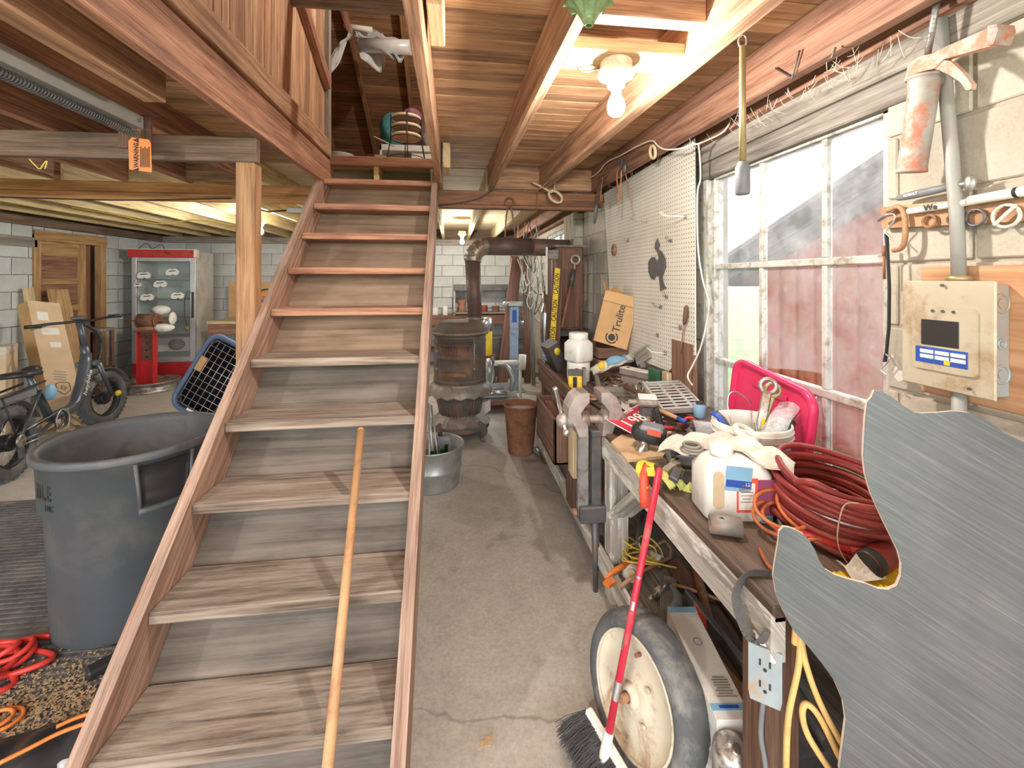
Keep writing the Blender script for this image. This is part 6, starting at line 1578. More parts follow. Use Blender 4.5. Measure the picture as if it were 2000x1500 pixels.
# stock pot by the far bench end
pot = thing('stock_pot', 'dark rusty stock pot on the floor beyond the bench', 'pot', AZ(1027, 733, 0))
MB().lathe([(.001, 0), (.145, 0), (.15, .01), (.15, .24), (.158, .245), (.158, .255), (.146, .255), (.142, .01)], 28, None, False).build('body', 'rust_dark', pot)
MB().torus((0, 0, .25), .156, .006, 28, 6).build('rim', 'steel_bright', pot)

# ---------------- mitre saw on a red dolly
dl = thing('dolly', 'low red steel dolly on casters behind the stove', 'dolly', (.42, 5.35, 0))
D0, D1 = Vector((.14, 5.02, .11)), Vector((.74, 5.55, .11))
for lo, hi in (((D0.x, D0.y, .09), (D1.x, D0.y + .04, .13)), ((D0.x, D1.y - .04, .09), (D1.x, D1.y, .13)), ((D0.x, D0.y + .04, .09), (D0.x + .04, D1.y - .04, .13)), ((D1.x - .04, D0.y + .04, .09), (D1.x, D1.y - .04, .13))): MB().box(lo, hi, .003).build('rail', 'rust', dl, world=True)
for x in (D0.x + .05, D1.x - .05):
    for y in (D0.y + .03, D1.y - .03):
        MB().cyl((x - .014, y, .037), (x + .014, y, .037), .037, n=14).build('caster', 'red_plastic', dl, world=True)
        MB().box((x - .02, y - .012, .05), (x + .02, y + .012, .092), .003).build('caster_fork', 'steel_dark', dl, world=True)
MB().box((D0.x, D0.y, .13), (D1.x, D1.y, .142), .002).build('deck', 'gray_wood', dl, world=True)
ms_ = thing('miter_saw', 'dusty silver mitre saw standing on the red dolly', 'saw', (.42, 5.25, .142))
MB().box((-.20, -.14, 0), (.20, .16, .05), .012).build('base', 'galvanised', ms_)
MB().lathe([(.16, .05), (.16, .07), (.001, .07)], 24, None, False).build('turntable', 'galvanised', ms_)
MB().box((-.22, .02, .07), (.22, .045, .14), .004).build('fence', 'galvanised', ms_)
MB().lathe([(.001, -.03), (.14, -.03), (.145, -.02), (.145, .02), (.14, .03), (.001, .03)], 28, Matrix.Translation((-.02, .02, .30)) @ Matrix.Rotation(R(90), 4, 'Y')).build('blade_guard', 'galvanised', ms_)
MB().cyl((-.02, .02, .33), (-.20, .04, .36), .065, .06, n=18).build('motor', 'white_plastic', ms_)
MB().tube(spline([(.0, .12, .10), (.04, .20, .20), (.02, .16, .34), (-.02, .05, .42)], 4), .028, 8).build('arm', 'galvanised', ms_)
MB().tube(arc((.02, -.06, .38), .09, R(20), R(200), 10, (0, -1, 0), (0, 0, 1)), .016, 8).build('handle', 'steel_dark', ms_)
MB().tube(spline([(.10, .05, .36), (.20, .0, .34), (.27, -.04, .20), (.24, -.06, .06)], 5), .03, 8, rad=[.018, .02, .022, .025, .028, .03, .031, .032, .033, .033, .032, .031, .03, .028, .024, .02]).build('dust_chute', 'galvanised', ms_)
MB().cyl((-.1, -.18, .10), (.18, -.12, .06), .013, n=8).cyl((-.1, -.24, .10), (.18, -.18, .06), .013, n=8).build('slide_rods', 'chrome', ms_)
one('white_rag', MB().grid(lambda u, v: (.20 + .2 * u, 4.985 - .01 * v + .012 * math.sin(9 * u), .16 - .13 * v + .02 * math.sin(7 * u)), 10, 6, None, True, .006), 'paper', 'dirty white rag hanging off the red dolly', 'rag')
one('light_bar', MB().cyl((.48, 5.72, .44), (.86, 5.62, .46), .035, n=14).cyl((.84, 5.63, 0), (.84, 5.63, .45), .02, n=8).cyl((.86, 5.62, .37), (.87, 5.62, .56), .05, n=10), 'white_plastic', 'white work lamp on a short post behind the mitre saw', 'lamp tube')

# ---------------- leaning timbers, blue jack, wires by the rear right
lean = ((('plank', 'rough brown plank leaning beside the blue jack post', 'cabinet_wood', .17, .03), (980, 720), (1010, 505), 6.35, 6.6),
        (('plank', 'dark tall board standing left of the tangled wires', 'dark_wood', .14, .04), (1000, 712), (1005, 500), 6.7, 6.75),
        (('plank', 'dark tall board standing right of the blue jack post', 'dark_wood', .10, .04), (1030, 712), (1026, 500), 6.4, 6.5),
        (('plank', 'grey thin board standing behind the tangled wires', 'gray_wood', .06, .03), (1042, 705), (1036, 520), 6.2, 6.3))
for (nm, lb, mt, w_, t__), q0, q1, y0_, y1_ in lean:
    a = AY(*q0, y0_); a.z = .01; b = AY(*q1, y1_)
    one(nm, MB().bar(a, b, w_, t__, .004, up=(0, 1, .1)), mt, lb, 'board')
jk = thing('trailer_jack', 'light blue steel jack post standing among leaning boards', 'jack', AY(1004, 712, 6.0))
a = AY(1004, 712, 6.0); a.z = 0; zt = AY(1004, 598, 6.0).z
plain('jack_blue', (.33, .45, .60), .45, .2, .12, 6, 0, (.25, .27, .30), .25)
MB().box((a.x - .055, 5.96, .02), (a.x + .055, 6.06, zt), .006).build('column', 'jack_blue', jk, world=True)
MB().box((a.x - .09, 5.92, zt), (a.x + .12, 6.10, zt + .06), .01).ball((a.x - .12, 6.0, zt + .02), .05, 10, 8).build('head', 'galvanised', jk, world=True)
MB().box((a.x - .03, 5.952, zt - .22), (a.x + .03, 5.962, zt - .05), .002).build('slot', 'blue', jk, world=True)
MB().box((a.x - .14, 5.88, 0), (a.x + .14, 6.14, .02), .004).build('base_plate', 'galvanised', jk, world=True)
MB().cyl((a.x + .06, 5.98, .95), (a.x + .13, 5.96, .95), .02, n=8).build('crank', 'galvanised', jk, world=True)
wbn = thing('wire_tangle', 'tangle of pale wires hanging in front of the rear window', 'wires', (1.05, 5.6, 1.0)); random.seed(41)
for k in range(16):
    x, y = random.uniform(.80, 1.10), random.uniform(5.25, 5.6); z = random.uniform(1.45, 2.0) if k % 4 else 2.29
    pts = [Vector((x, y, z)), Vector((x + random.uniform(-.08, .08), y, z - random.uniform(.2, .35))), Vector((x + random.uniform(-.12, .12), y, z - random.uniform(.4, .7))), Vector((x + random.uniform(-.14, .14), y, z - random.uniform(.3, .5))), Vector((x + random.uniform(-.1, .1), y, z - random.uniform(.0, .2)))]
    MB().tube(spline(pts, 5), .006, 4).build('wire', 'bag_film' if k % 3 else 'steel_dark', wbn, world=True)
ex_ = thing('exhaust_pipe', 'bright chrome exhaust muffler standing upright beside the caution board', 'muffler', (.95, 4.62, 0))
q = AY(1065, 700, 4.62)
MB().lathe([(.03, .0), (.03, .78), (.055, .84), (.058, .86), (.058, 1.18), (.05, 1.22), (.03, 1.27), (.03, 1.42)], 20, Matrix.Translation((q.x, 4.62, .0))).build('body', 'chrome', ex_, world=True)
cau = thing('caution_board', 'narrow board wrapped in yellow caution tape leaning at the bench end', 'board', (.85, 3.86, 0))
a = Vector((.80, 3.80, .80)); a = AY(1076, 700, 3.80); b = AY(1089, 524, 4.0)
MB().bar(a, b, .05, .012, .002, up=(0, 1, .3)).build('board', 'yellow', cau, world=True)
a0 = a.copy(); a0.z = .86
dv = (b - a).normalized(); nv = Vector((0, -1, .12)).normalized()
for t0 in (.10, .40, .70):
    c_ = a.lerp(b, t0 + .12)
    text('caution_text', 'CAUTION', .062, 'ink_black', axes(c_ + nv * .0075, dv, dv.cross(nv) * -1), cau, sx=.72, bold=.0012)
MB().bar(Vector((a.x - .03, a.y - .04, .005)), b + Vector((.02, .02, 0)), .09, .02, .003, up=(0, 1, .3)).build('backing_plank', 'dark_wood', cau, world=True)

# ---------------- cabinet on the pier and the chain wrench on it
cbn = thing('tool_cabinet', 'tall dark red-brown wooden cabinet standing at the far end of the bench', 'cabinet', (1.13, 4.3, .0))
cx0, cx1, cy0, cy1 = .985, 1.262, 4.2, 4.5
MB().box((cx0, cy0 + .012, 1.05), (cx1, cy1, 1.865), .004).build('body', 'cabinet_wood', cbn, world=True)
MB().box((cx0 + .055, cy0, 1.07), (cx1 - .01, cy0 + .014, 1.85), .005).build('door', 'cabinet_wood', cbn, world=True)
for x in (cx0, cx0 + .03): MB().box((x, cy0 - .004, 1.06), (x + .02, cy0 + .014, 1.86), .003).build('moulding', 'cabinet_wood', cbn, world=True)
MB().box((cx0 - .02, cy0 - .03, 1.865), (cx1 + .01, cy1, 1.885), .003).build('top', 'gray_wood', cbn, world=True)
MB().box((cx0 - .02, cy0 - .05, .99), (cx1 + .06, cy1, 1.05), .003).build('shelf', 'steel_dark', cbn, world=True)
for x in (cx0, cx1 - .04): MB().box((x, cy0, 0), (x + .04, cy1, .99), .003).build('leg', 'dark_wood', cbn, world=True)
MB().box((cx0 + .04, cy1 - .02, .3), (cx1 - .04, cy1, .99), .002).build('back', 'dark_wood', cbn, world=True)
sq = thing('wall_shelf', 'small board shelf with a white end bracket under the stove pipe', 'shelf', (.95, 4.3, 1.9))
MB().box((.875, 4.15, 1.80), (1.0, 4.5, 1.835), .003).box((.875, 4.15, 1.74), (1.0, 4.19, 1.8), .003).build('board', 'gray_wood', sq, world=True)
MB().box((.868, 4.13, 1.40), (.885, 4.15, 1.86), .003).build('bracket', 'white_label', sq, world=True)
MB().box((.89, 4.18, .0), (.93, 4.22, 1.74), .003).build('upright', 'cabinet_wood', sq, world=True)
MB().box((.945, 4.16, .0), (.97, 4.20, 1.80), .003).build('upright', 'cabinet_wood', sq, world=True)
wr = thing('ring_wrench', 'old long-handled iron ring wrench leaning on the cabinet', 'wrench', AY(1120, 510, 4.15))
MB().torus((0, 0, 0), .042, .016, 20, 8, Matrix.Translation(AY(1124, 507, 4.14)) @ Matrix.Rotation(R(90), 4, 'X')).build('ring', 'vise_steel', wr, world=True)
MB().bar(AY(1122, 514, 4.15), AY(1121, 527, 4.15), .02, .05, .006, up=(0, 1, 0)).build('neck', 'vise_steel', wr, world=True)
MB().cyl(AY(1121, 526, 4.15), AY(1115, 558, 4.12), .024, .022, n=10).build('grip', 'steel_dark', wr, world=True)
MB().cyl(AY(1115, 557, 4.12), AY(1097, 640, 4.0), .014, .012, n=10).build('handle', 'rust', wr, world=True)

# ---------------- rear bench against the back wall
rbn = thing('wooden_bench', 'old wooden bench along the back wall behind the stove', 'bench', (.0, 7.9, 0))
MB().box((-.95, 7.55, .86), (1.1, 8.2, .90), .004).build('top', 'dark_wood', rbn, world=True)
MB().box((-.95, 7.55, .76), (1.1, 7.58, .86), .004).build('apron', 'cabinet_wood', rbn, world=True)
for x in (-.9, .1, 1.0): MB().box((x, 7.6, 0), (x + .08, 7.68, .86), .004).build('leg', 'dark_wood', rbn, world=True)
MB().box((-.9, 7.7, .28), (1.0, 8.15, .31), .004).build('shelf', 'dark_wood', rbn, world=True)
shf = thing('bench_shelf', 'small open shelf with a dark top standing on the rear bench', 'shelf', (.45, 8.05, .9))
s0, s1 = AY(886, 600, 7.95).x, AY(998, 600, 7.95).x
MB().box((s0, 7.85, 1.34), (s1, 8.2, 1.45), .004).build('top', 'steel_dark', shf, world=True)
for x in (s0, s1 - .03): MB().box((x, 7.87, .9), (x + .03, 8.2, 1.34), .003).build('side', 'bench_white', shf, world=True)
MB().box((s0, 7.87, .92), (s1, 8.2, .95), .003).build('shelf_board', 'gray_wood', shf, world=True)
for i, (px, r_, h_, mt, lb) in enumerate(((902, .075, .22, 'rust', 'rusty brown can on the rear shelf'), (870, .05, .17, 'white_label', 'white and yellow labelled can on the rear bench'), (946, .06, .12, 'hose_red', 'small red jar on the rear shelf'), (968, .07, .11, 'rust_dark', 'dark red jar at the right of the rear shelf'), (850, .06, .14, 'paper', 'white container on the rear bench behind the stairs'))):
    p = AY(px, 600, 7.98)
    cn_ = thing('tin_can', lb, 'can', (p.x, 7.98, .95 if i in (0, 2, 3) else .90))
    MB().lathe([(r_ * .96, 0), (r_, .006), (r_, h_ - .006), (r_ * .96, h_), (r_ * .9, h_ - .004), (.001, h_ - .004)], 18, None, False).build('body', mt, cn_)
    MB().torus((0, 0, h_ - .004), r_ * .97, .004, 18, 5).build('rim', 'steel_bright', cn_)
yd = thing('yellow_container', 'yellow and silver container standing on the rear floor beside the stove', 'container', AZ(950, 735, 0))
p = AY(951, 690, 6.3)
yd.location = (p.x, 6.3, 0); WM[yd.name] = Matrix.Translation((p.x, 6.3, 0))
MB().lathe([(.075, .45), (.078, .46), (.078, .78), (.07, .80)], 18).build('yellow_part', 'yellow', yd)
MB().lathe([(.078, .80), (.078, .98), (.05, 1.0)], 18).build('silver_part', 'steel_bright', yd)
MB().box((-.12, -.12, 0), (.12, .12, .45), .004).build('stand', 'dark_wood', yd)
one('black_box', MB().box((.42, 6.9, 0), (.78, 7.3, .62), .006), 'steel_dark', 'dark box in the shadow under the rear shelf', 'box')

# ================================================================== LEFT SIDE
plain('can_gray', (.088, .096, .104), .55, 0, .12, 5, .05, (.13, .13, .13), .3, dscale=4)
plain('can_inner', (.135, .13, .125), .6, 0, .15, 4)
plain('rubber_mat', (.12, .12, .125), .85, 0, .3, 40, .6, (.20, .19, .18), .4, dscale=5)
plain('sawdust', (.52, .37, .21), .95, 0, .35, 30, .6)
plain('black_film', (.035, .036, .04), .35, 0, .2, 8)
mat_ = one('rubber_mat', MB().box((-3.7, 1.25, 0), (-1.15, 3.45, .008), .003), 'rubber_mat', 'large dark ribbed rubber floor mat under the trash can', 'mat')
mb = MB(); y = 1.30
while y < 3.42: mb.box((-3.68, y, .0075), (-1.17, y + .012, .0125)); y += .034
ribs = mb.build('ribs', 'rubber_mat', mat_, world=True); tag(ribs, kind='stuff')

tc = Vector((-1.51, 2.29, .013))
tcan = thing('trash_can', 'big grey round plastic trash can without lid beside the stairs', 'trash can', tc)
RB, RT, TH_ = .285, .336, .80
rad_ = lambda z: RB + (RT - .02 - RB) * z / TH_
MB().lathe([(.001, .0), (RB - .01, 0), (RB, .01), (rad_(.55), .55), (rad_(.555) + .016, .562), (rad_(.78) + .016, .765), (RT + .012, .768), (RT + .015, .775), (RT + .015, .795), (RT + .008, .802), (RT - .012, .798), (RT - .02, .77), (RB - .008, .02), (.001, .012)], 64, None, False).build('shell', 'can_gray', tcan)
# side handle with its recess
ha = R(-40)
def cp(a, z, r): return Vector((math.cos(a) * r, math.sin(a) * r, z))
def hpan(a0, a1, z0, z1, r, th, mat, nm, taper=0.0):
    return MB().grid(lambda u, v: cp((a0 + a1) / 2 + (u - .5) * (a1 - a0) * (1 - taper * (1 - v)), z0 + (z1 - z0) * v, r), 10, 3, None, True, th).build(nm, mat, tcan)
hpan(ha - .27, ha + .27, .585, .75, RT + .0075, .003, 'black_plastic', 'handle_recess', .15)
for s in (-1, 1):
    MB().tube([cp(ha + s * .30, .765, RT + .012), cp(ha + s * .27, .66, RT + .02), cp(ha + s * .25, .57, RT + .022)], .008, 6).build('handle_rib', 'can_gray', tcan)
MB().tube([cp(ha - .27 + .54 * k / 8, .568, RT + .024) for k in range(9)], .014, 8).build('handle_bar', 'can_gray', tcan)
for k, (ch, da) in enumerate(zip('IBLE', (0, .07, .17, .27))):
    a = R(-127) + da; p = tc + cp(a, .665, rad_(.665) + .0175); nrm = Vector((math.cos(a), math.sin(a), 0))
    text('letter', ch, .085, 'ink_black', axes(p, Vector((-math.sin(a), math.cos(a), 0)), (0, 0, 1)), tcan, sx=.55, bold=.002)
for k, ch in enumerate('INC'):
    if ch == ' ': continue
    a = R(-116) + .06 * k; p = tc + cp(a, .605, rad_(.605) + .0175)
    text('small_letter', ch, .034, 'ink_black', axes(p, Vector((-math.sin(a), math.cos(a), 0)), (0, 0, 1)), tcan, sx=.7, bold=.0006)

# ---------------- hoses, film and sawdust at the lower left
random.seed(6)
sdm = MB()
for k in range(2600):
    x = random.gauss(-1.46, .17); y = random.gauss(1.76, .12); s = random.uniform(.0015, .0055)
    if not (-2.1 < x < -1.06): continue
    sdm.cbox((0, 0, 0), (s * 2, s, s * .6), 0, Matrix.Translation((x, y, .013 + s * .3)) @ Matrix.Rotation(random.random() * 6, 4, 'Z'))
sd_ = one('sawdust_pile', sdm, 'sawdust', 'scattered tan sawdust and wood chips on the floor mat', 'sawdust', None, 'stuff')
rh = thing('red_hose', 'pile of bright red air hose on the floor mat at the left edge', 'hose', (-1.78, 1.98, .012))
for k, (cx, cy, rx, ry, z) in enumerate(((-1.80, 2.0, .09, .07, .03), (-1.79, 2.01, .07, .055, .05), (-1.81, 2.0, .05, .04, .065), (-1.73, 1.97, .12, .06, .022), (-1.74, 1.87, .08, .05, .022), (-1.84, 1.95, .11, .08, .045), (-1.76, 1.84, .05, .07, .04))):
    MB().tube([Vector((cx + rx * math.cos(q), cy + ry * math.sin(q), z + .008 * math.sin(2 * q + k))) for q in [2 * PI * i / 28 for i in range(28)]], .0105, 8, closed=True).build('loop', 'red_plastic', rh, world=True)
MB().tube(spline([(-1.68, 2.10, .02), (-1.78, 2.09, .03), (-1.95, 2.03, .022), (-2.1, 1.9, .02)], 5), .0105, 8).build('lead', 'red_plastic', rh, world=True)
ocd = thing('orange_cord', 'orange extension cord looping at the lower left floor', 'cord', (-1.5, 1.68, .01))
for k, (cx, cy, rx, ry) in enumerate(((-1.56, 1.72, .06, .045), (-1.57, 1.715, .045, .035))):
    MB().tube([Vector((cx + rx * math.cos(q), cy + ry * math.sin(q), .024 + .01 * k)) for q in [2 * PI * i / 24 for i in range(24)]], .0065, 6, closed=True).build('loop', 'orange_plastic', ocd, world=True)
MB().tube(spline([AZ(0, 1490, .085), AZ(60, 1460, .085), AZ(120, 1430, .085), AZ(190, 1405, .085)], 5), .0065, 6).tube(spline([AZ(110, 1420, .085), AZ(150, 1402, .085), AZ(190, 1390, .085)], 5), .0065, 6).build('lead', 'orange_plastic', ocd, world=True)
bf = thing('black_film', 'crumpled black plastic sheeting on the floor beside the stair foot', 'sheeting', (-1.3, 1.62, .01))
def filmf(u, v):
    p = AZ(-30 + 230 * u, 1500 - 70 * u + (v - .45) * 95, .02)
    return Vector((p.x, p.y, .022 + .03 * math.sin(PI * v) + .012 * math.sin(13 * u + 5 * v) * math.sin(PI * v)))
MB().grid(filmf, 20, 10, None, True, .003).build('sheet', 'black_film', bf, world=True)
MB().grid(lambda u, v: Vector(filmf(.62 + .33 * u, .95 + .4 * v)) + Vector((0, 0, .012 + .008 * math.sin(9 * u))), 8, 5, None, True, .002).build('clear_corner', 'clear_film', bf, world=True)
one('black_wedge', MB().bar(AZ(168, 1318, .03), AZ(250, 1275, .03), .06, .035, .008), 'black_plastic', 'short black rubber block on the floor behind the stair stringer', 'block')

# ---------------- electric bicycle
plain('bike_gray', (.10, .115, .14), .35, .3, .1, 6)
plain('bike_silver', (.45, .47, .50), .3, .6, .1, 6)
A0, A1 = Vector((-3.405, 3.82, 0)), Vector((-3.69, 5.14, 0)); bd = (A1 - A0); BL = bd.length
bikM = axes(A0, bd, Vector((-bd.y, bd.x, 0))) @ Matrix.Rotation(R(-4), 4, 'X')
bk_ = thingM('electric_bicycle', 'dark grey fat-tyre folding electric bicycle parked by the boxes', 'bicycle', bikM)
def bwheel(x, steer, nm):
    Mw_ = Matrix.Translation((x, 0, .29)) @ Matrix.Rotation(steer, 4, 'Z')
    W = Mw_ @ Matrix.Rotation(R(90), 4, 'X')
    ty = MB().torus((0, 0, 0), .235, .055, 40, 10, W).build('tyre', 'tyre_rubber', bk_)
    kb = MB()
    for k in range(40):
        q = 2 * PI * k / 40
        for s in (-.03, 0, .03):
            rr_ = .235 + math.sqrt(max(0, .055 ** 2 - s * s)); qq = q + (.08 if s == 0 else 0)
            kb.cbox((0, 0, 0), (.014, .016, .008), 0, W @ Matrix.Rotation(qq, 4, 'Z') @ Matrix.Translation((rr_ + .002, 0, s)) @ Matrix.Rotation(R(90), 4, 'Y'))
    tag(kb.build('tread_knobs', 'tyre_rubber', ty), kind='stuff')
    MB().lathe([(.175, -.03), (.19, -.035), (.19, .035), (.175, .03), (.175, -.03)], 36, W, False).build('rim', 'black_plastic', bk_)
    MB().lathe([(.06, -.04), (.065, -.03), (.065, .03), (.06, .04), (.001, .04), (.001, -.04)], 20, W, False).build('hub', 'black_plastic', bk_)
    sp = MB()
    for k in range(18):
        q = 2 * PI * k / 18; s = .02 if k % 2 else -.02
        sp.tube([W @ Vector((math.cos(q) * .06, math.sin(q) * .06, s)), W @ Vector((math.cos(q + .25) * .18, math.sin(q + .25) * .18, 0))], .0018, 4)
    sp.build('spokes', 'bike_silver', bk_)
    MB().grid(lambda u, v: W @ Vector((math.cos(R(20) + R(140) * u) * .315, math.sin(R(20) + R(140) * u) * .315, -.06 + .12 * v)) , 14, 4, None, True, .004).build('fender', 'gray_plastic', bk_)
bwheel(0, 0, 'rear'); bwheel(BL, R(-14), 'front')
MB().tube([(1.13, 0, .80), (1.10, 0, .70), (1.0, 0, .50), (.90, 0, .36), (.78, 0, .325), (.52, 0, .33)], .045, 10, rad=[.045, .05, .05, .05, .045, .04]).build('down_tube', 'bike_gray', bk_)
MB().tube([(.52, 0, .32), (.42, 0, .50), (.31, 0, .74)], .03, 10, rad=[.035, .032, .02]).build('seat_tube', 'bike_gray', bk_)
MB().cyl((1.15, 0, .70), (1.10, 0, .88), .036, n=14).build('head_tube', 'bike_gray', bk_)
MB().tube([(1.13, 0, .84), (1.07, 0, 1.12)], .024, 10).build('stem', 'bike_gray', bk_)
for s in (-1, 1):
    MB().tube([(1.16, s * .075, .69), (BL, s * .085, .30)], .022, 8, rad=[.026, .016]).build('fork_leg', 'bike_gray', bk_)
    MB().tube([(.50, s * .04, .32), (.25, s * .075, .27), (0, s * .08, .29)], .016, 8).build('chain_stay', 'bike_gray', bk_)
    MB().tube([(.37, s * .03, .60), (.2, s * .07, .50), (0, s * .08, .29)], .013, 8).build('seat_stay', 'bike_gray', bk_)
    MB().tube([(.36, s * .07, .68), (.0, s * .07, .66), (-.30, s * .07, .66), (-.32, s * .05, .62)], .010, 8).build('rack_rail', 'black_plastic', bk_)
    MB().tube([(-.12, s * .075, .65), (-.02, s * .085, .30)], .008, 6).build('rack_strut', 'black_plastic', bk_)
MB().box((1.11, -.09, .67), (1.19, .09, .72), .01).build('fork_crown', 'bike_gray', bk_)
MB().box((-.28, -.05, .58), (.30, .05, .65), .01).build('battery_box', 'bike_silver', bk_)
loft(MB(), [(rr(.26, .20, .08), .0), (rr(.27, .21, .085), .02), (rr(.24, .17, .07), .045)], Matrix.Translation((.22, 0, .755)) @ Matrix.Rotation(R(4), 4, 'Y')).build('saddle', 'black_plastic', bk_)
MB().tube([(.30, 0, .775), (.40, 0, .785), (.46, 0, .78)], .03, 8, rad=[.05, .035, .012]).build('saddle_nose', 'black_plastic', bk_)
hb_ = MB().tube([(.98, .36, 1.12), (1.03, .22, 1.13), (1.06, .09, 1.13), (1.07, 0, 1.135), (1.06, -.09, 1.13), (1.03, -.22, 1.15), (.98, -.36, 1.16)], .013, 8).build('handlebar', 'black_plastic', bk_)
for s, z in ((1, 1.12), (-1, 1.16)):
    MB().tube([(.975, s * .37, z), (1.01, s * .26, z + .0)], .018, 8).build('grip', 'black_plastic', hb_)
    MB().tube([(1.03, s * .22, z), (1.06, s * .28, z - .02), (1.04, s * .36, z - .03)], .006, 6).build('brake_lever', 'steel_bright', hb_)
MB().box((1.02, -.05, 1.15), (1.10, .05, 1.185), .01).build('display', 'steel_dark', hb_)
MB().tube(spline([(1.08, -.03, 1.10), (1.24, -.04, 1.0), (1.32, -.04, .86), (1.24, -.04, .70)], 5), .018, 8).build('cable_sleeve', 'black_plastic', bk_)
MB().lathe([(.075, -.006), (.085, -.004), (.085, .004), (.075, .006), (.075, -.006)], 28, Matrix.Translation((.52, -.07, .30)) @ Matrix.Rotation(R(90), 4, 'X'), False).build('chain_ring', 'black_plastic', bk_)
MB().torus((0, 0, 0), .09, .007, 28, 6, Matrix.Translation((.52, -.085, .30)) @ Matrix.Rotation(R(90), 4, 'X')).build('chain_guard', 'bike_silver', bk_)
MB().bar((.52, -.09, .30), (.43, -.095, .24), .012, .02, .004).build('crank_arm', 'black_plastic', bk_)
MB().box((.38, -.16, .225), (.47, -.10, .25), .006).build('pedal', 'brass', bk_)
MB().tube([(.52, -.07, .38), (.0, -.075, .345)], .006, 5).tube([(.52, -.07, .22), (.0, -.075, .25)], .006, 5).build('chain', 'bike_silver', bk_)
MB().lathe([(.03, 0), (.055, .02), (.04, .03)], 16, Matrix.Translation((0, -.07, .29)) @ Matrix.Rotation(R(90), 4, 'X')).build('cassette', 'steel_worn', bk_)
MB().box((-.03, -.10, .16), (.02, -.075, .25), .008).build('derailleur', 'steel_dark', bk_)
MB().ball((BL + .01, -.13, .32), .03, 10, 8).build('yellow_cap', 'yellow', bk_)
MB().ball((.42, -.07, .57), (.05, .04, .07), 10, 8).build('blue_pouch', 'blue_light', bk_)
mdt = bikM @ axes((1.005, -.052, .53), Vector((.18, 0, .30)), Vector((-.30, 0, .18)))
text('brand_lettering', 'heybike', .085, 'white_label', mdt, bk_, bold=.001)

# ---------------- cardboard cartons leaning by the door
a = Vector((-3.95, 5.06, .07)); b = Vector((-4.50, 5.42, 1.30))
dv = (b - a).normalized(); nv = Vector((.62, -.75, .0)); nv = (nv - dv * nv.dot(dv)).normalized(); sv_ = dv.cross(nv)
Mb = Matrix((dv, sv_, nv)).transposed().to_4x4(); Mb.translation = a
tbx = thingM('long_box', 'tall slim cardboard carton with a shield logo leaning beside the bicycle', 'box', Mb)
Lb = (b - a).length
MB().box((-.02, -.15, -.14), (Lb, .15, .0), .004).build('carton', 'cardboard', tbx)
MB().box((-.018, -.149, -.001), (Lb - .002, .149, .002), .001).build('pale_face', 'cardboard_pale', tbx)
for x, y, w_, h_ in ((Lb - .18, .04, .10, .10), (Lb - .36, -.0, .08, .16), (Lb - .52, -.02, .06, .10)): MB().cbox((x, y, .0025), (w_, h_, .001)).build('sticker', 'paper', tbx)
sg = 1 if sv_.x < 0 else -1
shield = [(-.08, .0), (-.03, .062), (.045, .062), (.06, .03), (.06, -.03), (.045, -.062), (-.03, -.062)]
o1 = MB()
for i in range(len(shield)):
    p, q = shield[i], shield[(i + 1) % len(shield)]; o1.bar((.38 + p[0], p[1], .003), (.38 + q[0], q[1], .003), .007, .0012)
o1.build('shield_logo', 'ink_black', tbx)
text('logo_letters', 'ES', .06, 'ink_black', Matrix.Translation((.38, 0, .0025)) @ Matrix.Rotation(R(60), 4, 'Z'), tbx, world=False)
lines(tbx, Matrix.Translation((.56, .0, .0022)) @ Matrix.Rotation(R(80), 4, 'Z'), 4, .14, -.03, 'iron_gray', .012, world=False)
p0 = AZ(20, 850, .0); 
sb = thing('shipping_carton', 'pale taped cardboard carton standing at the left edge behind the bicycle', 'box', (-4.32, 4.55, 0), R(28))
MB().box((-.22, -.16, 0), (.22, .16, .93), .006).build('carton', 'cardboard_pale', sb)
MB().box((-.22, -.161, .86), (.222, .161, .932), .006).build('tape', 'clear_film', sb)
one('board', MB().bar((-4.72, 5.72, 0), (-4.98, 5.80, 1.45), .10, .04, .004, up=(1, 0, 0)), 'light_lumber', 'short stud leaning on the left wall behind the tall carton', 'board')
one('board', MB().bar((-4.45, 5.85, 0), (-4.93, 6.12, 1.42), .20, .03, .004, up=(1, -.5, 0)), 'door_wood', 'wide brown board leaning across the door behind the tall carton', 'board')
chr_ = thing('small_table', 'small dark wooden stand behind the bicycle by the door', 'stand', (-4.70, 6.42, 0))
MB().box((-.13, -.13, .86), (.13, .13, .90), .004).build('top', 'gray_wood', chr_)
for x in (-.10, .10):
    for y in (-.10, .10): MB().box((x - .02, y - .02, 0), (x + .02, y + .02, .86), .003).build('leg', 'dark_wood', chr_)
MB().box((-.12, -.12, .35), (.12, .12, .38), .003).build('shelf', 'dark_wood', chr_)
one('cardboard_scrap', MB().grid(lambda u, v: (-3.98 + .22 * u, 4.72 + .3 * v, .12 + .10 * math.sin(3 * u + 2 * v) + .02 * math.sin(15 * v)), 8, 8, None, False, .005), 'cardboard_pale', 'crumpled packing paper on the floor behind the bicycle frame', 'paper')

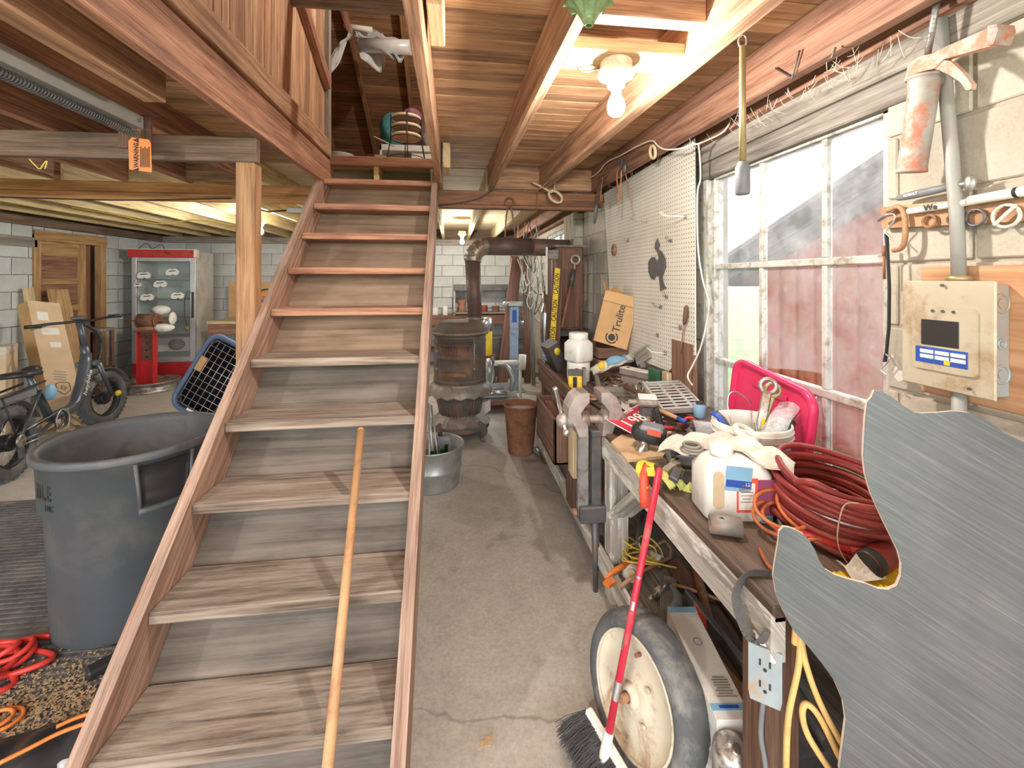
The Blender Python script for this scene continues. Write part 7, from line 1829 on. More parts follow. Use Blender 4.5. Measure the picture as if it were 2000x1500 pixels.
# ---------------- display refrigerator
plain('fridge_white', (.68, .66, .60), .45, .1, .08, 5, 0, (.50, .44, .35), .3, dscale=3)
plain('fridge_inner', (.50, .56, .52), .6, 0, .06, 4)
plain('alu', (.62, .63, .65), .35, .7, .08)
plain('fridge_red', (.62, .03, .04), .4, 0, .12, 6, 0, (.30, .03, .03), .3)
fx0, fx1, fy0, fy1 = -4.82, -3.98, 7.26, 7.88
FC = Vector(((fx0 + fx1) / 2, fy0, 0))
fg = thing('display_fridge', 'old glass-door display refrigerator with a red header in the corner', 'refrigerator', FC, R(6))
hw = (fx1 - fx0) / 2; dp = fy1 - fy0
MB().box((-hw, .03, 0), (-hw + .05, dp, 1.98), .006).box((hw - .05, .03, 0), (hw, dp, 1.98), .006).box((-hw + .05, dp - .05, 0), (hw - .05, dp, 1.98)).box((-hw + .05, .03, 1.86), (hw - .05, dp - .05, 1.98)).box((-hw + .05, .03, 0), (hw - .05, dp - .05, .28)).build('cabinet', 'fridge_white', fg)
MB().box((-hw + .05, .06, .28), (-hw + .06, dp - .05, 1.86)).box((hw - .06, .06, .28), (hw - .05, dp - .05, 1.86)).box((-hw + .06, dp - .06, .28), (hw - .06, dp - .05, 1.86)).build('liner', 'fridge_inner', fg)
MB().box((-hw - .03, -.07, 1.88), (hw + .0, .03, 1.995), .006).build('header', 'fridge_red', fg)
MB().box((-hw - .031, -.065, 1.992), (hw + .03, .03, 2.005), .004).box((hw, -.07, 1.88), (hw + .035, .03, 1.995), .004).build('header_trim', 'white_label', fg)
plain('faded_gold', (.32, .10, .03), .6, 0, .3)
random.seed(14)
for k in range(9):
    x = -hw + .06 + k * .085; MB().tube(spline([(x, -.071, 1.91), (x + .02, -.071, 1.97), (x + .045, -.071, 1.92), (x + .07, -.071, 1.95)], 4), .007, 5).build('faded_lettering', 'faded_gold', fg)
dr2 = MB().box((-hw, -.01, .28), (-hw + .06, .03, 1.88), .004).box((hw - .075, -.01, .28), (hw, .03, 1.88), .004).box((-hw + .06, -.01, 1.82), (hw - .075, .03, 1.88), .004).box((-hw + .06, -.01, .28), (hw - .075, .03, .36), .004).build('door', 'alu', fg)
MB().box((-hw + .06, .008, .36), (hw - .075, .012, 1.82)).build('glass', 'clear_glass', dr2)
MB().box((hw - .05, -.03, .95), (hw - .02, -.008, 1.35), .006).build('handle', 'black_plastic', dr2)
for z in (1.55, 1.22, .92, .64): MB().box((-hw + .07, .10, z), (hw - .08, dp - .08, z + .012), .002).build('shelf', 'iron_gray', fg)
MB().box((-hw + .18, .30, .40), (hw - .12, .32, .62), .003).build('fan_panel', 'paper', fg)
MB().lathe([(.09, 0), (.09, .01), (.001, .01)], 24, frame((.03, .298, .51), (.03, .28, .51)), True, sx=1.3).build('fan_grille', 'iron_gray', fg)
MB().box((-hw, .0, .02), (hw, .03, .27), .003).build('kick_plate', 'fridge_red', fg)
for k in range(9): MB().box((-hw + .02, -.01, .035 + .026 * k), (hw - .02, .004, .05 + .026 * k), .002).build('grille_slat', 'fridge_red', fg)
MB().tube(spline([(hw - .06, -.02, 1.34), (hw - .10, -.03, 1.36), (hw - .14, -.03, 1.2), (hw - .13, -.03, .95), (hw - .10, -.03, .82)], 5), .005, 5).build('power_cord', 'black_plastic', fg)
MB().box((hw - .13, -.05, .77), (hw - .08, -.01, .83), .008).build('plug', 'brass', fg)
MB().tube(spline([(-hw + .1, -.03, 2.01), (-hw + .2, -.02, 2.09), (-hw + .28, -.04, 2.01), (-hw + .4, -.03, 2.07), (-hw + .48, -.08, 1.95), (-hw + .54, -.09, 1.93)], 5), .006, 5).build('loose_wire', 'steel_dark', fg)
# paper goggle shapes stuck to the glass
for i, (x, z) in enumerate(((-.24, 1.60), (.13, 1.65), (-.03, 1.47), (-.20, 1.27), (.20, 1.29), (-.32, 1.46))):
    s = .09 if i < 5 else .05
    outl = [(-s, -.25 * s), (-.9 * s, .3 * s), (-.45 * s, .62 * s), (0, .5 * s), (.45 * s, .66 * s), (.95 * s, .25 * s), (.8 * s, -.35 * s), (.4 * s, -.5 * s), (.1 * s, -.25 * s), (-.3 * s, -.5 * s), (-.75 * s, -.45 * s)]
    g_ = MB().prism(outl, .03, WM[fg.name] @ Matrix.Translation((x, -.025, z)) @ axes((0, 0, 0), (1, 0, 0), (0, 0, 1)))
    g_ = one('paper_mask', g_, 'white_label', ['white dust mask on the glass at the upper left of the fridge door', 'white dust mask on the glass at the upper right of the fridge door', 'white dust mask in the middle of the fridge door', 'white dust mask at the lower left of the fridge door', 'white dust mask at the lower right of the fridge door', 'small faded dust mask at the left edge of the fridge door'][i], 'mask', 'masks stuck on the fridge door')
    MB().bar(WM[fg.name] @ Vector((x - s * .5, -.058, z + .2 * s)), WM[fg.name] @ Vector((x + s * .5, -.058, z + .3 * s)), .004, .012).build('strap', 'ink_black', g_, world=True)

# ---------------- bench grinder on a red pedestal set in a wheel rim
gc = Vector((-4.24, 6.72, 0))
gp = thing('grinder_stand', 'red channel pedestal welded to an old truck wheel rim', 'stand', gc)
MB().lathe([(.20, .0), (.325, .0), (.335, .012), (.315, .03), (.30, .06), (.285, .075), (.30, .09), (.325, .115), (.34, .13), (.335, .14), (.31, .12), (.27, .08), (.29, .03), (.20, .01)], 40, None, False).build('wheel_rim', 'steel_worn', gp)
MB().lathe([(.001, .09), (.26, .085)], 30, None, False).build('rim_disc', 'rust', gp)
MB().box((-.11, -.06, .09), (.11, -.045, .82), .003).build('channel_web', 'fridge_red', gp)
for x in (-.11, .095): MB().box((x, -.13, .09), (x + .015, -.06, .82), .003).build('channel_flange', 'fridge_red', gp)
MB().box((-.105, -.064, .42), (.095, -.058, .82), .001).build('bare_plate', 'rust_dark', gp)
for z in (.47, .56, .66, .74): MB().cyl((-.02, -.066, z), (-.02, -.062, z), .014, n=10).build('hole', 'ink_black', gp)
MB().box((-.14, -.14, .82), (.14, .02, .84), .003).build('top_plate', 'rust_dark', gp)
gd = thing('bench_grinder', 'rusty buffing motor with white cloth wheels on the red pedestal', 'grinder', gc + Vector((0, -.06, .84)))
MB().cyl((-.11, 0, .13), (.11, 0, .13), .095, n=24).build('motor', 'rust_dark', gd)
for x in (-.12, .115): MB().cyl((x, 0, .13), (x + .012, 0, .13), .1, n=24).build('end_bell', 'rust', gd)
MB().cyl((-.30, 0, .13), (.30, 0, .13), .012, n=10).build('shaft', 'rust', gd)
MB().box((-.10, -.07, 0), (.10, .07, .05), .006).build('foot', 'rust', gd)
random.seed(3)
for (c_, s_) in (((.20, -.02, .03), (.13, .05, .06)), ((.31, 0, .16), (.03, .07, .09)), ((.12, .06, .27), (.11, .05, .07))):
    MB().grid(lambda u, v: Vector(c_) + Vector((s_[0] * math.cos(2 * PI * u) * math.sin(PI * v) * (1 + .25 * math.sin(7 * u * 6.28 + 5 * v)), s_[1] * math.sin(2 * PI * u) * math.sin(PI * v), s_[2] * math.cos(PI * v) * (1 + .2 * math.sin(9 * u * 6.28)))), 18, 8).build('buffing_cloth', 'paper', gd)

# ---------------- desk, golf bag, chainsaw beyond the post
dsk = thing('desk', 'plain brown wooden desk against the back wall beside the fridge', 'desk', (-2.9, 7.6, 0))
MB().box((-3.78, 7.2, .86), (-2.0, 7.85, .90), .004).build('top', 'light_lumber', dsk, world=True)
MB().box((-3.76, 7.21, .70), (-2.02, 7.24, .86), .004).build('apron', 'door_panel_wood', dsk, world=True)
for x in (-3.74, -2.1): MB().box((x, 7.22, 0), (x + .08, 7.30, .70), .004).build('leg', 'door_panel_wood', dsk, world=True)
MB().box((-3.78, 7.86, .9), (-2.0, 7.89, 1.5), .004).build('back_board', 'cardboard', dsk, world=True)
csw = thing('chainsaw', 'orange and black chainsaw on the desk beside the post', 'chainsaw', (-3.02, 7.45, 1.18))
MB().box((-.16, -.1, 0), (.18, .1, .09), .03).build('body', 'gray_plastic', csw)
MB().box((-.14, -.11, .07), (.16, .11, .15), .035).build('cover', 'orange_plastic', csw)
MB().tube(arc((.0, 0, .10), .13, 0, PI, 10, (1, 0, 0), (0, .2, .8)), .014, 8).build('handle', 'black_plastic', csw)
dbx = thing('carton', 'cardboard carton under the chainsaw on the desk', 'box', (-3.0, 7.5, .90))
MB().box((-.26, -.15, 0), (.25, .15, .28), .004).build('carton', 'cardboard', dbx)
MB().grid(lambda u, v: (-.30 + .52 * u, -.20 + .1 * v + .02 * math.sin(8 * u), .26 - .1 * v + .05 * math.sin(6 * u) * .6), 10, 5, None, True, .01).build('white_cloth', 'paper', dbx)
gb = thing('golf_bag', 'old green and tan golf bag full of clubs leaning on the desk', 'golf bag', (-2.86, 6.85, 0), 0, rot=(R(-8), R(8), 0))
plain('bag_brown', (.17, .07, .05), .7, 0, .2); plain('bag_green', (.24, .36, .22), .7, 0, .15); plain('bag_tan', (.62, .42, .18), .7, 0, .15)
MB().lathe([(.001, 0), (.13, 0), (.135, .02), (.13, .5), (.15, .70)], 24, None, False).build('body', 'bag_brown', gb)
MB().lathe([(.151, .56), (.162, .60), (.162, .76), (.152, .78)], 24, None, False).build('green_cuff', 'bag_green', gb)
MB().lathe([(.14, .46), (.17, .49), (.17, .56), (.15, .57)], 24, None, False).build('tan_pocket', 'bag_tan', gb)
MB().lathe([(.154, .78), (.160, .79), (.160, .84), (.145, .84)], 24, None, False).build('collar', 'bag_brown', gb)
for k in range(6):
    a = k * 1.05; c_ = Vector((math.cos(a) * .09, math.sin(a) * .09, .7)); e_ = Vector((math.cos(a) * .14, math.sin(a) * .12, 1.10 + .03 * (k % 3)))
    MB().tube([c_, e_], .006, 5).build('club_shaft', 'steel_bright', gb); MB().ball(e_, (.035, .025, .03), 8, 6).build('club_head', 'black_plastic' if k % 2 else 'steel_dark', gb)

# ---------------- pet carrier
plain('carrier_blue', (.10, .155, .27), .45, 0, .12, 5)
plain('carrier_dark', (.035, .045, .075), .5, 0, .12, 5)
plain('cage_wire', (.72, .66, .52), .35, .7, .1)
Mk = Matrix.Translation((-2.80, 5.10, .07)) @ Euler((R(-12), R(26), R(-12))).to_matrix().to_4x4()
kn_ = thingM('pet_carrier', 'dark blue plastic pet carrier with a wire door tipped beside the post', 'pet carrier', Mk)
KW, KH, KD = .62, .86, .85
def ksec(w_, h_): return [(x, z) for x, z in rr(w_, h_, .12, 5)]
sh = lambda pts, y, zc: [(x, y, z + zc) for x, z in pts]
def ring_loft(mb, secs):
    n = len(secs[0]); vs = [p for s in secs for p in s]; fs = []
    for i in range(len(secs) - 1):
        for k in range(n):
            k2 = (k + 1) % n; fs.append((i * n + k, i * n + k2, (i + 1) * n + k2, (i + 1) * n + k))
    fs.append(tuple((len(secs) - 1) * n + k for k in range(n)))
    return mb.add(vs, fs, None, None, True)
ring_loft(MB(), [sh(ksec(KW - .10, KH - .10), .01, KH / 2), sh(ksec(KW, KH), .0, KH / 2), sh(ksec(KW + .02, KH + .02), .03, KH / 2), sh(ksec(KW, KH), .06, KH / 2), sh(ksec(KW, KH), KD - .1, KH / 2), sh(ksec(KW - .12, KH - .12), KD, KH / 2)]).build('shell', 'carrier_dark', kn_)
fr_ = MB(); P1 = sh(ksec(KW - .02, KH - .02), -.01, KH / 2); fr_.tube(P1, .028, 8, closed=True); fr_.build('door_frame', 'carrier_blue', kn_)
dw, dh = KW - .11, KH - .13
for k in range(8): x = -dw / 2 + dw * k / 7; MB().cyl((x, -.015, KH / 2 - dh / 2), (x, -.015, KH / 2 + dh / 2), .0035, n=5).build('door_bar', 'cage_wire', kn_)
for k in range(11): z = KH / 2 - dh / 2 + dh * k / 10; MB().cyl((-dw / 2, -.018, z), (dw / 2, -.018, z), .003, n=5).build('door_bar', 'cage_wire', kn_)
MB().box((-dw / 2 - .01, -.04, KH / 2 + .0), (-dw / 2 + .07, -.02, KH / 2 + .16), .004).build('latch', 'cardboard', kn_)
MB().grid(lambda u, v: (-KW / 2 - .02 - .10 * math.sin(PI * u), .10 + .25 * u, KH / 2 - .03 + .05 * v), 8, 2, None, True, .02).build('seam_flange', 'carrier_blue', kn_)
MB().box((-.1, -.03, .03), (.12, -.02, .055), .002).build('label_plate', 'white_label', kn_)

# ---------------- garage door spring, track and tag
gsp = thing('garage_spring', 'dark coiled garage door spring stretched under the ceiling at the upper left', 'spring', (-1.5, 1.6, 2.24))
pts = []
for i in range(100 * 8 + 1):
    a = 2 * PI * i / 8; pts.append((-1.5 + .017 * math.cos(a), .95 + 1.28 * i / 800, 2.235 + .017 * math.sin(a)))
MB().tube(pts, .0045, 5).build('coil', 'steel_dark', gsp, world=True)
MB().tube([(-1.5, 2.23, 2.235), (-1.5, 2.26, 2.235), (-1.49, 2.27, 2.25)], .004, 5).build('hook', 'steel_worn', gsp, world=True)
trk = thing('door_track', 'grey steel angle track above the garage door spring', 'track', (-1.5, 1.6, 2.27))
MB().box((-1.555, .9, 2.262), (-1.47, 2.28, 2.267)).box((-1.475, .9, 2.267), (-1.47, 2.28, 2.32)).build('angle', 'conduit', trk, world=True)
for y in (1.5, 2.24): MB().cyl((-1.468, y, 2.29), (-1.46, y, 2.29), .007, n=6).build('bolt', 'steel_worn', trk, world=True)
MB().box((-1.58, 2.275, 2.17), (-1.44, 2.293, 2.33), .003).build('bracket', 'dark_wood', trk, world=True)
wt = [AY(*q, 2.26) for q in ((251, 276), (258, 268), (291, 273), (295, 280), (297, 337), (253, 331))]
tgx = thing('warning_tag', 'orange warning tag hanging from the garage door spring', 'tag', wt[4])
c0 = wt[5]
pl_ = [(p.x - c0.x, p.z - c0.z) for p in wt]
MB().prism(pl_, .0015, axes(c0, (1, 0, 0), (0, 0, 1))).build('card', 'orange_plastic', tgx, world=True)
cw = (wt[0] + wt[2] + wt[4] + wt[5]) / 4
text('warning_text', '\u25b2WARNING\u25b2', .028, 'ink_black', axes(AY(266, 303, 2.256), (0, 0, 1), (-1, 0, 0)), tgx, bold=.0006, sx=.86)
for k in range(5): MB().box((AY(274 + 4 * k, 300, 2.256).x, 2.2555, AY(270, 326, 2.256).z), (AY(275.5 + 4 * k, 300, 2.256).x, 2.257, AY(270, 286 + 3 * (k % 2), 2.256).z)).build('text_line', 'ink_brown', tgx, world=True)
MB().tube([wt[1].lerp(wt[2], .5) + Vector((0, 0, -.006)), Vector((-1.5, 2.262, 2.235))], .0012, 4).build('wire', 'steel_worn', tgx, world=True)
one('yellow_string', MB().tube(spline([AY(57, 310, 2.33), AY(68, 322, 2.33), AY(78, 330, 2.33), AY(84, 322, 2.33), AY(92, 314, 2.33), AY(88, 330, 2.33)], 4), .003, 5), 'yellow_cord', 'frayed yellow string hanging from the dark weathered beam', 'string')
one('electric_cable', MB().tube(spline([AY(140, 405, 4.2), AY(230, 420, 4.4), AY(310, 437, 4.6), AY(380, 430, 4.7), AY(455, 440, 4.9)], 5), .006, 5), 'yellow_cord', 'pale yellow cable stapled along the rear ceiling joists', 'cable')

# ================================================================== LOFT CONTENT
LZ = 2.521
plain('cab_white', (.62, .66, .68), .5, 0, .08)
plain('teal_cloth', (.06, .22, .25), .8, 0, .4, 14)
plain('purple_cloth', (.24, .10, .16), .8, 0, .4, 14)
plain('stripe_cloth', (.62, .58, .60), .8, 0, .25, 18)
plain('hoop_wood', (.74, .62, .44), .6, 0, .1)
plain('drum_skin', (.40, .27, .18), .5, 0, .2, 6)
plain('film_white', (.62, .64, .66), .3, 0, .12, 5)
ws = thing('wire_stand', 'black wire plant stand with three stacked wooden hoops at the top of the stairs', 'stand', (-.42, 3.83, LZ))
for k in range(3):
    z = .24 + .078 * k
    MB().lathe([(.118, 0), (.124, .0), (.124, .022), (.118, .022), (.118, 0)], 28, Matrix.Translation((0, 0, z)), False).build('hoop', 'hoop_wood', ws)
    MB().lathe([(.001, 0), (.117, .0)], 28, Matrix.Translation((0, 0, z + .003)), False).build('hoop_skin', 'drum_skin', ws)
    MB().torus((0, 0, z - .008), .127, .004, 28, 5).build('wire_ring', 'black_plastic', ws)
for k in range(4):
    a = k * PI / 2 + R(-80)
    for d_ in ((-.08, 0, .08) if k % 2 else (0,)):
        MB().tube([(math.cos(a + d_) * .128, math.sin(a + d_) * .128, .43), (math.cos(a + d_) * .13, math.sin(a + d_) * .13, .22), (math.cos(a + d_) * .17, math.sin(a + d_) * .17, 0)], .0045, 5).build('leg', 'black_plastic', ws)
MB().torus((0, 0, .06), .155, .004, 28, 5).build('brace_ring', 'black_plastic', ws)
wc_ = thing('white_cabinet', 'pale grey cabinet standing in the loft behind the wire stand', 'cabinet', (-.45, 4.35, LZ))
MB().box((-.28, 0, 0), (-.26, .3, .34), .003).box((.26, 0, 0), (.28, .3, .34), .003).box((-.28, 0, .28), (.28, .3, .34), .003).box((-.26, .28, 0), (.26, .3, .28), .003).box((.02, .02, 0), (.28, .04, .28), .003).build('case', 'cab_white', wc_)
def cloth(name, label, c, s, mat, seed):
    random.seed(seed); ph = [random.random() * 6 for _ in range(6)]
    def f(u, v):
        a = 2 * PI * u; b = PI * v
        r = 1 + .16 * math.sin(3 * a + ph[0]) * math.sin(b) + .10 * math.sin(7 * a + ph[1] + 3 * b) + .06 * math.sin(13 * a + ph[2])
        return (c[0] + s[0] * math.cos(a) * math.sin(b) * r, c[1] + s[1] * math.sin(a) * math.sin(b) * r, c[2] + s[2] * (1 - math.cos(b)) * (.5))
    return one(name, MB().grid(f, 28, 12), mat, label, 'cloth')
cloth('folded_blanket', 'crumpled teal blanket in the loft left of the wire stand', (-.62, 4.45, LZ + .34), (.13, .12, .34), 'teal_cloth', 1)
cloth('folded_blanket', 'dark purple blanket heaped on top in the loft', (-.44, 4.5, LZ + .36), (.14, .10, .40), 'purple_cloth', 2)
cloth('folded_blanket', 'pale striped pillow in the loft behind the wire stand', (-.22, 4.46, LZ + .34), (.13, .12, .42), 'stripe_cloth', 3)
lb_ = thing('brown_carton', 'dark brown flat carton on the loft floor edge', 'box', (-.80, 3.95, LZ), R(8))
MB().prism([(-.19, 0), (.09, 0), (.09, .135), (.02, .12)], .25, axes((0, .25, 0), (1, 0, 0), (0, 0, 1))).build('carton', 'purple_cloth', lb_)
MB().box((.091, 0, 0), (.20, .25, .13), .003).build('pale_side', 'white_label', lb_)
MB().lathe([(.06, 0), (.06, .012), (.001, .012)], 20, Matrix.Translation((.14, .1, .131))).build('round_lid', 'hoop_wood', lb_)
wp = thing('white_pot', 'white pot on the loft floor behind the brown carton', 'pot', (-.60, 4.15, LZ))
MB().lathe([(.001, 0), (.08, 0), (.095, .12), (.10, .125), (.09, .12)], 20, None, False).build('pot', 'white_label', wp)
bk2 = thing('loft_bucket', 'pale bucket standing at the far left of the loft opening', 'bucket', (-1.12, 4.45, LZ))
MB().lathe([(.001, 0), (.10, 0), (.125, .24), (.13, .245), (.12, .24)], 22, None, False).build('bucket', 'cab_white', bk2)
one('wooden_spoon', MB().bar((-.74, 4.1, LZ + .33), (-.56, 4.15, LZ + .26), .02, .008, .003), 'hoop_wood', 'light wooden stick poking out beside the hoops', 'stick')
one('white_tap', MB().bar((-.93, 3.72, LZ + .012), (-.86, 3.74, LZ + .012), .02, .02, .004).cyl((-.92, 3.72, LZ), (-.92, 3.72, LZ + .03), .008, n=8), 'white_label', 'small white fitting on the loft edge', 'fitting')
# plastic sheeting hung from the roof
ps = thing('plastic_sheet', 'roll of white plastic sheeting hanging in folds from the loft roof', 'sheeting', AY(720, 100, 4.75))
Yp = 4.75
MB().cyl(AY(672, 50, Yp), AY(727, 58, Yp), .026, n=8).build('hanging_bar', 'white_label', ps, world=True)
MB().cyl(AY(705, 88, Yp), AY(803, 93, Yp - .1), .07, .075, n=16).build('roll', 'film_white', ps, world=True)
ctrl = [((690, 48), (680, 62), (668, 80), (650, 118), (636, 148)), ((692, 60), (684, 80), (672, 98), (656, 132), (637, 152))]
def strip(L0, L1, dy, nm):
    A = spline([AY(*q, Yp + dy * i / (len(L0) - 1)) for i, q in enumerate(L0)], 5); B = spline([AY(*q, Yp + .12 + dy * i / (len(L1) - 1)) for i, q in enumerate(L1)], 5)
    n = len(A) - 1
    def f(u, v):
        k = min(int(u * n), n); p = A[k].lerp(B[k], v); return p + Vector((0, .03 * math.sin(9 * v + 6 * u), .025 * math.sin(11 * u + 5 * v)))
    MB().grid(f, n, 6, None, True, .006).build(nm, 'film_white', ps, world=True)
strip(*ctrl, -.6, 'hanging_fold')
strip([(690, 48), (698, 80), (705, 110), (725, 134), (742, 136)], [(700, 62), (730, 68), (745, 90), (752, 115), (750, 130)], 0, 'hanging_fold')
strip([(735, 70), (755, 90), (768, 108), (780, 118)], [(760, 72), (775, 85), (790, 95), (800, 102)], -.1, 'hanging_fold')
strip([(692, 70), (715, 85), (740, 100), (770, 112)], [(700, 62), (735, 64), (760, 70), (785, 80)], -.1, 'hanging_fold')
one('roof_stud', MB().bar(AY(668, 18, Yp - .05), AY(685, 66, Yp - .05), .06, .04, .004, up=(0, 1, 0)), 'joist_red', 'short red-brown block nailed to the roof holding the plastic sheeting', 'block')
one('loft_ledge', MB().bar((-3.2, 4.95, 4.02), (-1.2, 4.95, 4.02), .03, .02, .002), 'steel_dark', 'thin dark rod crossing the loft roof', 'rod')
bulb_mat('bulb_loft', 70, (1, .9, .76)); bulb_lamp('loft', (.7, 3.0, 4.25), 'added unseen bare bulb up in the loft above the plank floor')  # bulb added out of sight to brighten the loft boards

# ================================================================== MORE LOOSE THINGS
def hand_tool(name, label, cat, p0, p1, hm, sm, hr=.011, sr=.0035, frac=.42):
    p0 = Vector(p0); p1 = Vector(p1); c = p0.lerp(p1, frac)
    t = thing(name, label, cat, p0)
    MB().tube([p0, p0.lerp(c, .15), p0.lerp(c, .8), c], hr, 10, rad=[hr * .6, hr, hr * .9, hr * .6]).build('handle', hm, t, world=True)
    MB().cyl(c, p1, sr, n=8).build('shaft', sm, t, world=True)
    return t
G = 'loose hand tools on the workbench'
for nm, lb, ct, a, b, hm, sm_, hr_, sr_ in (
    ('screwdriver', 'yellow-handled screwdriver lying behind the licence plate', 'screwdriver', (.97, 2.22, BT + .012), (1.09, 2.14, BT + .008), 'yellow', 'steel_bright', .011, .0035),
    ('screwdriver', 'red-handled screwdriver lying beside the iron grate', 'screwdriver', (1.02, 2.06, BT + .012), (1.15, 2.0, BT + .008), 'red_plastic', 'steel_bright', .011, .0035),
    ('chisel', 'wood-handled chisel lying near the drill tray', 'chisel', (.96, 2.62, BT + .016), (1.0, 2.44, BT + .02), 'handle_brown', 'steel_worn', .012, .006),
    ('file', 'long dark file lying along the bench lip', 'file', (.80, 2.60, BT + .01), (.84, 2.32, BT + .008), 'dark_handle', 'steel_dark', .01, .006),
    ('brush', 'small paint brush with a pale handle on the bench', 'brush', (1.03, 1.98, BT + .012), (.93, 1.94, BT + .01), 'light_handle', 'steel_dark', .008, .010)):
    for q_, c_ in (('handle_brown', (.30, .16, .08)), ('dark_handle', (.06, .04, .03)), ('light_handle', (.62, .48, .30))):
        if q_ not in _DEF: plain(q_, c_, .6)
    tag(hand_tool(nm, lb, ct, a, b, hm, sm_, hr_, sr_), None, None, G)
hm_ = thing('hammer', 'claw hammer with a wooden handle lying behind the leg vise', 'hammer', (.86, 2.52, BT))
MB().cyl((.83, 2.68, BT + .018), (.90, 2.42, BT + .03), .012, n=10).build('handle', 'pole_wood', hm_, world=True)
MB().cyl((.865, 2.40, BT + .03), (.945, 2.42, BT + .03), .015, n=10).build('head', 'steel_worn', hm_, world=True)
pl2 = thing('pliers', 'blue-grip slip joint pliers lying in front of the papers', 'pliers', (.93, 2.24, BT))
for s in (-1, 1): MB().tube(spline([(.90, 2.30 + s * .02, BT + .010), (.94, 2.27 + s * .014, BT + .011), (.98, 2.25, BT + .012)], 4), .007, 8).build('grip', 'blue', pl2, world=True)
MB().bar((.975, 2.25, BT + .012), (1.02, 2.235, BT + .012), .022, .012, .004).build('jaw', 'steel_worn', pl2, world=True)
for i, (x, y, r_, h_, mt, lb) in enumerate(((1.20, 2.02, .028, .07, 'blue_light', 'small blue can standing behind the iron grate'), (1.03, 1.72, .025, .05, 'steel_worn', 'short steel socket standing beside the packaged tool'), (1.22, 2.62, .03, .10, 'white_label', 'small white bottle standing beside the pegboard'), (.86, 1.62, .022, .045, 'brass', 'small brass fitting on the bench behind the ratchet strap'))):
    t = thing('small_can', lb, 'can', (x, y, BT + (.066 if i == 0 else .013 if i == 2 else 0)))
    MB().lathe([(r_ * .9, 0), (r_, .004), (r_, h_ * .8), (r_ * .6, h_ * .92), (r_ * .6, h_), (.001, h_)], 16, None, False).build('body', mt, t)
    MB().lathe([(r_ * .62, h_ * .93), (r_ * .62, h_ + .006), (.001, h_ + .006)], 14, None, False).build('cap', 'black_plastic', t)
random.seed(55)
for i, (x0, y0_, x1, y1_, w_, h_, mt, lb) in enumerate(((.80, 1.55, .95, 1.85, .07, .02, 'gray_wood', 'grey wood strip lying on the lower shelf'), (1.0, 1.3, 1.02, 1.95, .09, .03, 'dark_wood', 'long dark plank at the back of the lower shelf'), (1.08, 1.4, 1.20, 2.3, .05, .05, 'gray_wood', 'square grey timber at the back of the lower shelf'), (.82, 2.35, 1.02, 3.1, .10, .025, 'dark_wood', 'dark board on the lower shelf behind the vise'))):
    one('board', MB().bar((x0, y0_, SZ + h_ / 2 + .001), (x1, y1_, SZ + h_ / 2 + .001), w_, h_, .003), mt, lb, 'board')
for i, (a, b, r_, mt, lb) in enumerate((((.92, 1.45, SZ + .045), (1.10, 1.9, SZ + .05), .018, 'rust', 'rusty pipe lying on the lower shelf'), ((.86, 1.98, SZ + .09), (1.15, 2.5, SZ + .05), .014, 'steel_dark', 'dark steel pipe lying on the lower shelf'), ((1.0, 1.05, SZ + .10), (1.12, 1.7, SZ + .06), .022, 'steel_dark', 'thick dark pipe behind the long carton'))):
    one('iron_pipe', MB().cyl(a, b, r_, n=12), mt, lb, 'pipe')
tp = thing('toolbox', 'dark rusty steel toolbox at the back of the lower shelf', 'toolbox', (1.12, 2.85, SZ))
MB().box((-.10, -.22, 0), (.10, .22, .16), .006).build('box', 'rust_dark', tp)
MB().prism([(-.105, .16), (.105, .16), (.06, .22), (-.06, .22)], .45, Matrix.Translation((0, .225, 0)) @ axes((0, 0, 0), (1, 0, 0), (0, 0, 1))).build('lid', 'steel_dark', tp)
MB().tube(arc((0, 0, .215), .06, 0, PI, 8, (0, 1, 0), (0, 0, .6)), .006, 6).build('handle', 'steel_worn', tp)

# ================================================================== COBWEBS, LEAF, SUB-PARTS
random.seed(77); mb = MB()
for k in range(70):
    u = random.random(); px = 1180 + 560 * u; base = AX(px, 363 - (px - 1177) * .548, 1.20)
    q = base + Vector((random.uniform(-.01, .10), 0, 0)); d = Vector((random.uniform(-.03, .06), random.uniform(-.06, .06), -random.uniform(.01, .07)))
    mb.tube(spline([q, q + d * .5 + Vector((0, 0, -.01)), q + d], 3), random.uniform(.0006, .0014), 3)
tag(mb.build('cobweb', 'bag_film'), 'dusty cobweb strands hanging under the red joist above the window', 'cobweb', None, 'stuff')
lf = one('dry_leaf', MB().prism([(-.03, 0), (-.012, .014), (.0, .008), (.008, .02), (.018, .008), (.035, .012), (.025, -.006), (.012, -.004), (.004, -.018), (-.008, -.008)], .002, Matrix.Translation(AZ(950, 1450, .001)) @ Matrix.Rotation(.6, 4, 'Z')), 'plywood', 'small curled dry leaf on the concrete floor', 'leaf')
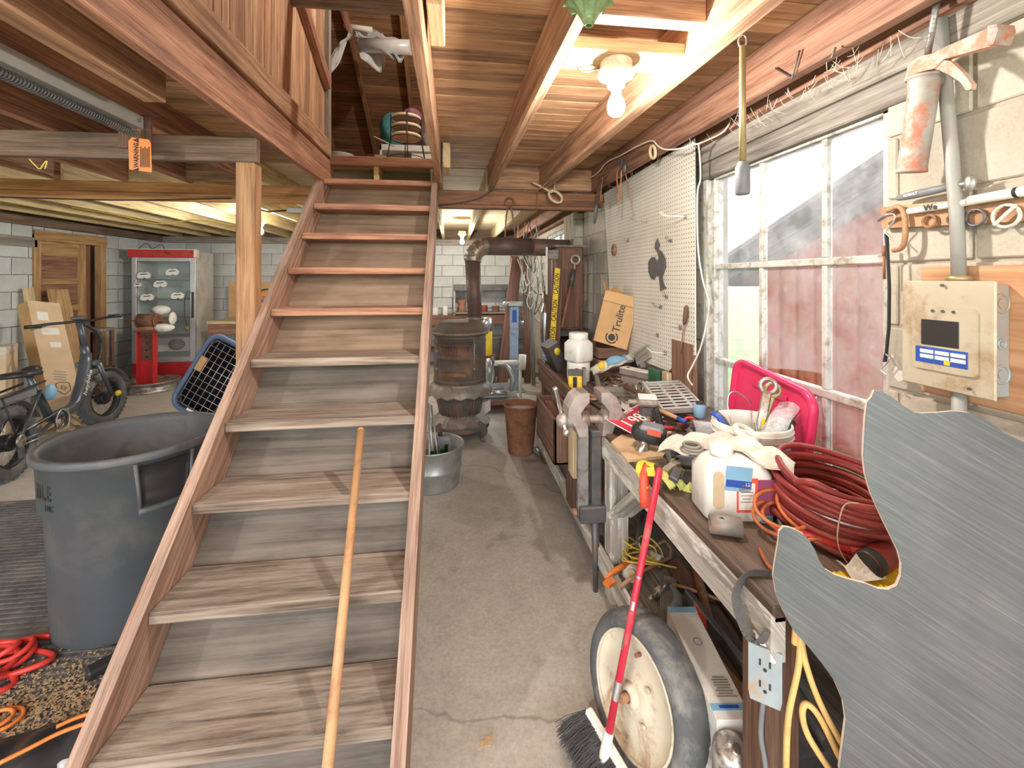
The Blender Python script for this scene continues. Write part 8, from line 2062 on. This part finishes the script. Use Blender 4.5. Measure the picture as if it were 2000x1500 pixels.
SUBS = {'potbelly_stove': {'feed_door': ('door_relief', 'relief_bar', 'door_knob', 'hinge'), 'ash_door': ('draft_slide',), 'lid': ('lid_rim',), 'base_ring': ('base_skirt',), 'fire_pot': ('flute',)},
        'electrical_panel': {'cover': ('raised_frame', 'open_slot', 'legend', 'legend_field', 'legend_mark', 'screw'), 'enclosure': ('knockout',)},
        'cardboard_box': {'wall': ('logo_text', 'logo_mark', 'tape')}, 'paint_can': {'body': ('mark', 'label_text_band')},
        'chemical_jug': {'red_label': ('white_panel', 'print_line'), 'blue_tag': ('tag_band', 'tag_text'), 'barcode': ('barcode_bar',)},
        'tool_package': {'maroon_band': ('band_text',), 'grey_band': ('card_text',), 'black_cylinder': ('chrome_fitting', 'end_cap')},
        'leg_vise': {'moving_leg': ('moving_jaw',), 'fixed_leg': ('fixed_jaw', 'clamp_plate'), 'screw': ('screw_head', 'handle', 'screw_box')},
        'licence_plate': {'plate': ('border', 'numerals', 'state_name')}, 'broom': {'handle': ('worn_patch', 'end_cap'), 'head': ('bristles', 'ferrule')},
        'wheel': {'disc': ('hub', 'lug_nut', 'valve', 'rim', 'axle')}, 'long_carton': {'body': ('blue_stripe', 'print_line', 'emblem', 'side_print')},
        'outlet_box': {'face_plate': ('slot', 'ground_hole')}, 'trash_can': {'shell': ('letter', 'small_letter'), 'handle_bar': ('handle_rib',)},
        'long_box': {'pale_face': ('sticker', 'shield_logo', 'logo_letters', 'print_line')}, 'warning_tag': {'card': ('warning_text', 'text_line')},
        'pet_carrier': {'door_frame': ('door_bar', 'latch')}, 'cordless_drill': {'housing': ('casing', 'decal', 'chuck')},
        'small_carton': {'body': ('picture', 'dark_top')}, 'caution_board': {'board': ('caution_text',)}, 'grinder_stand': {'channel_web': ('bare_plate', 'hole'), 'wheel_rim': ('rim_disc',)},
        'utility_knife': {'handle': ('maker_name',)}, 'cardboard_tube': {'tube': ('handwriting', 'stripe')}, 'golf_bag': {'club_shaft': ('club_head',)},
        'display_fridge': {'header': ('header_trim', 'faded_lettering'), 'kick_plate': ('grille_slat',), 'fan_panel': ('fan_grille',), 'power_cord': ('plug',)}, 'wire_stand': {'hoop': ('hoop_skin',)}, 'pail': {'body': ('rib', 'bail')}}
def _mid(o):
    vs = o.data.vertices; n = max(1, len(vs)); c = Vector((0, 0, 0))
    for v in vs: c += v.co
    return c / n
for t in [o for o in COL.objects if o.parent is None]:
    mp = SUBS.get(t.name.split('.')[0])
    if not mp: continue
    kids = list(t.children)
    for pn_, subs in mp.items():
        ps_ = [k for k in kids if k.name.split('.')[0] == pn_]
        if not ps_: continue
        for k in kids:
            if k.name.split('.')[0] in subs and not k.children:
                c = _mid(k); k.parent = min(ps_, key=lambda p: (_mid(p) - c).length)
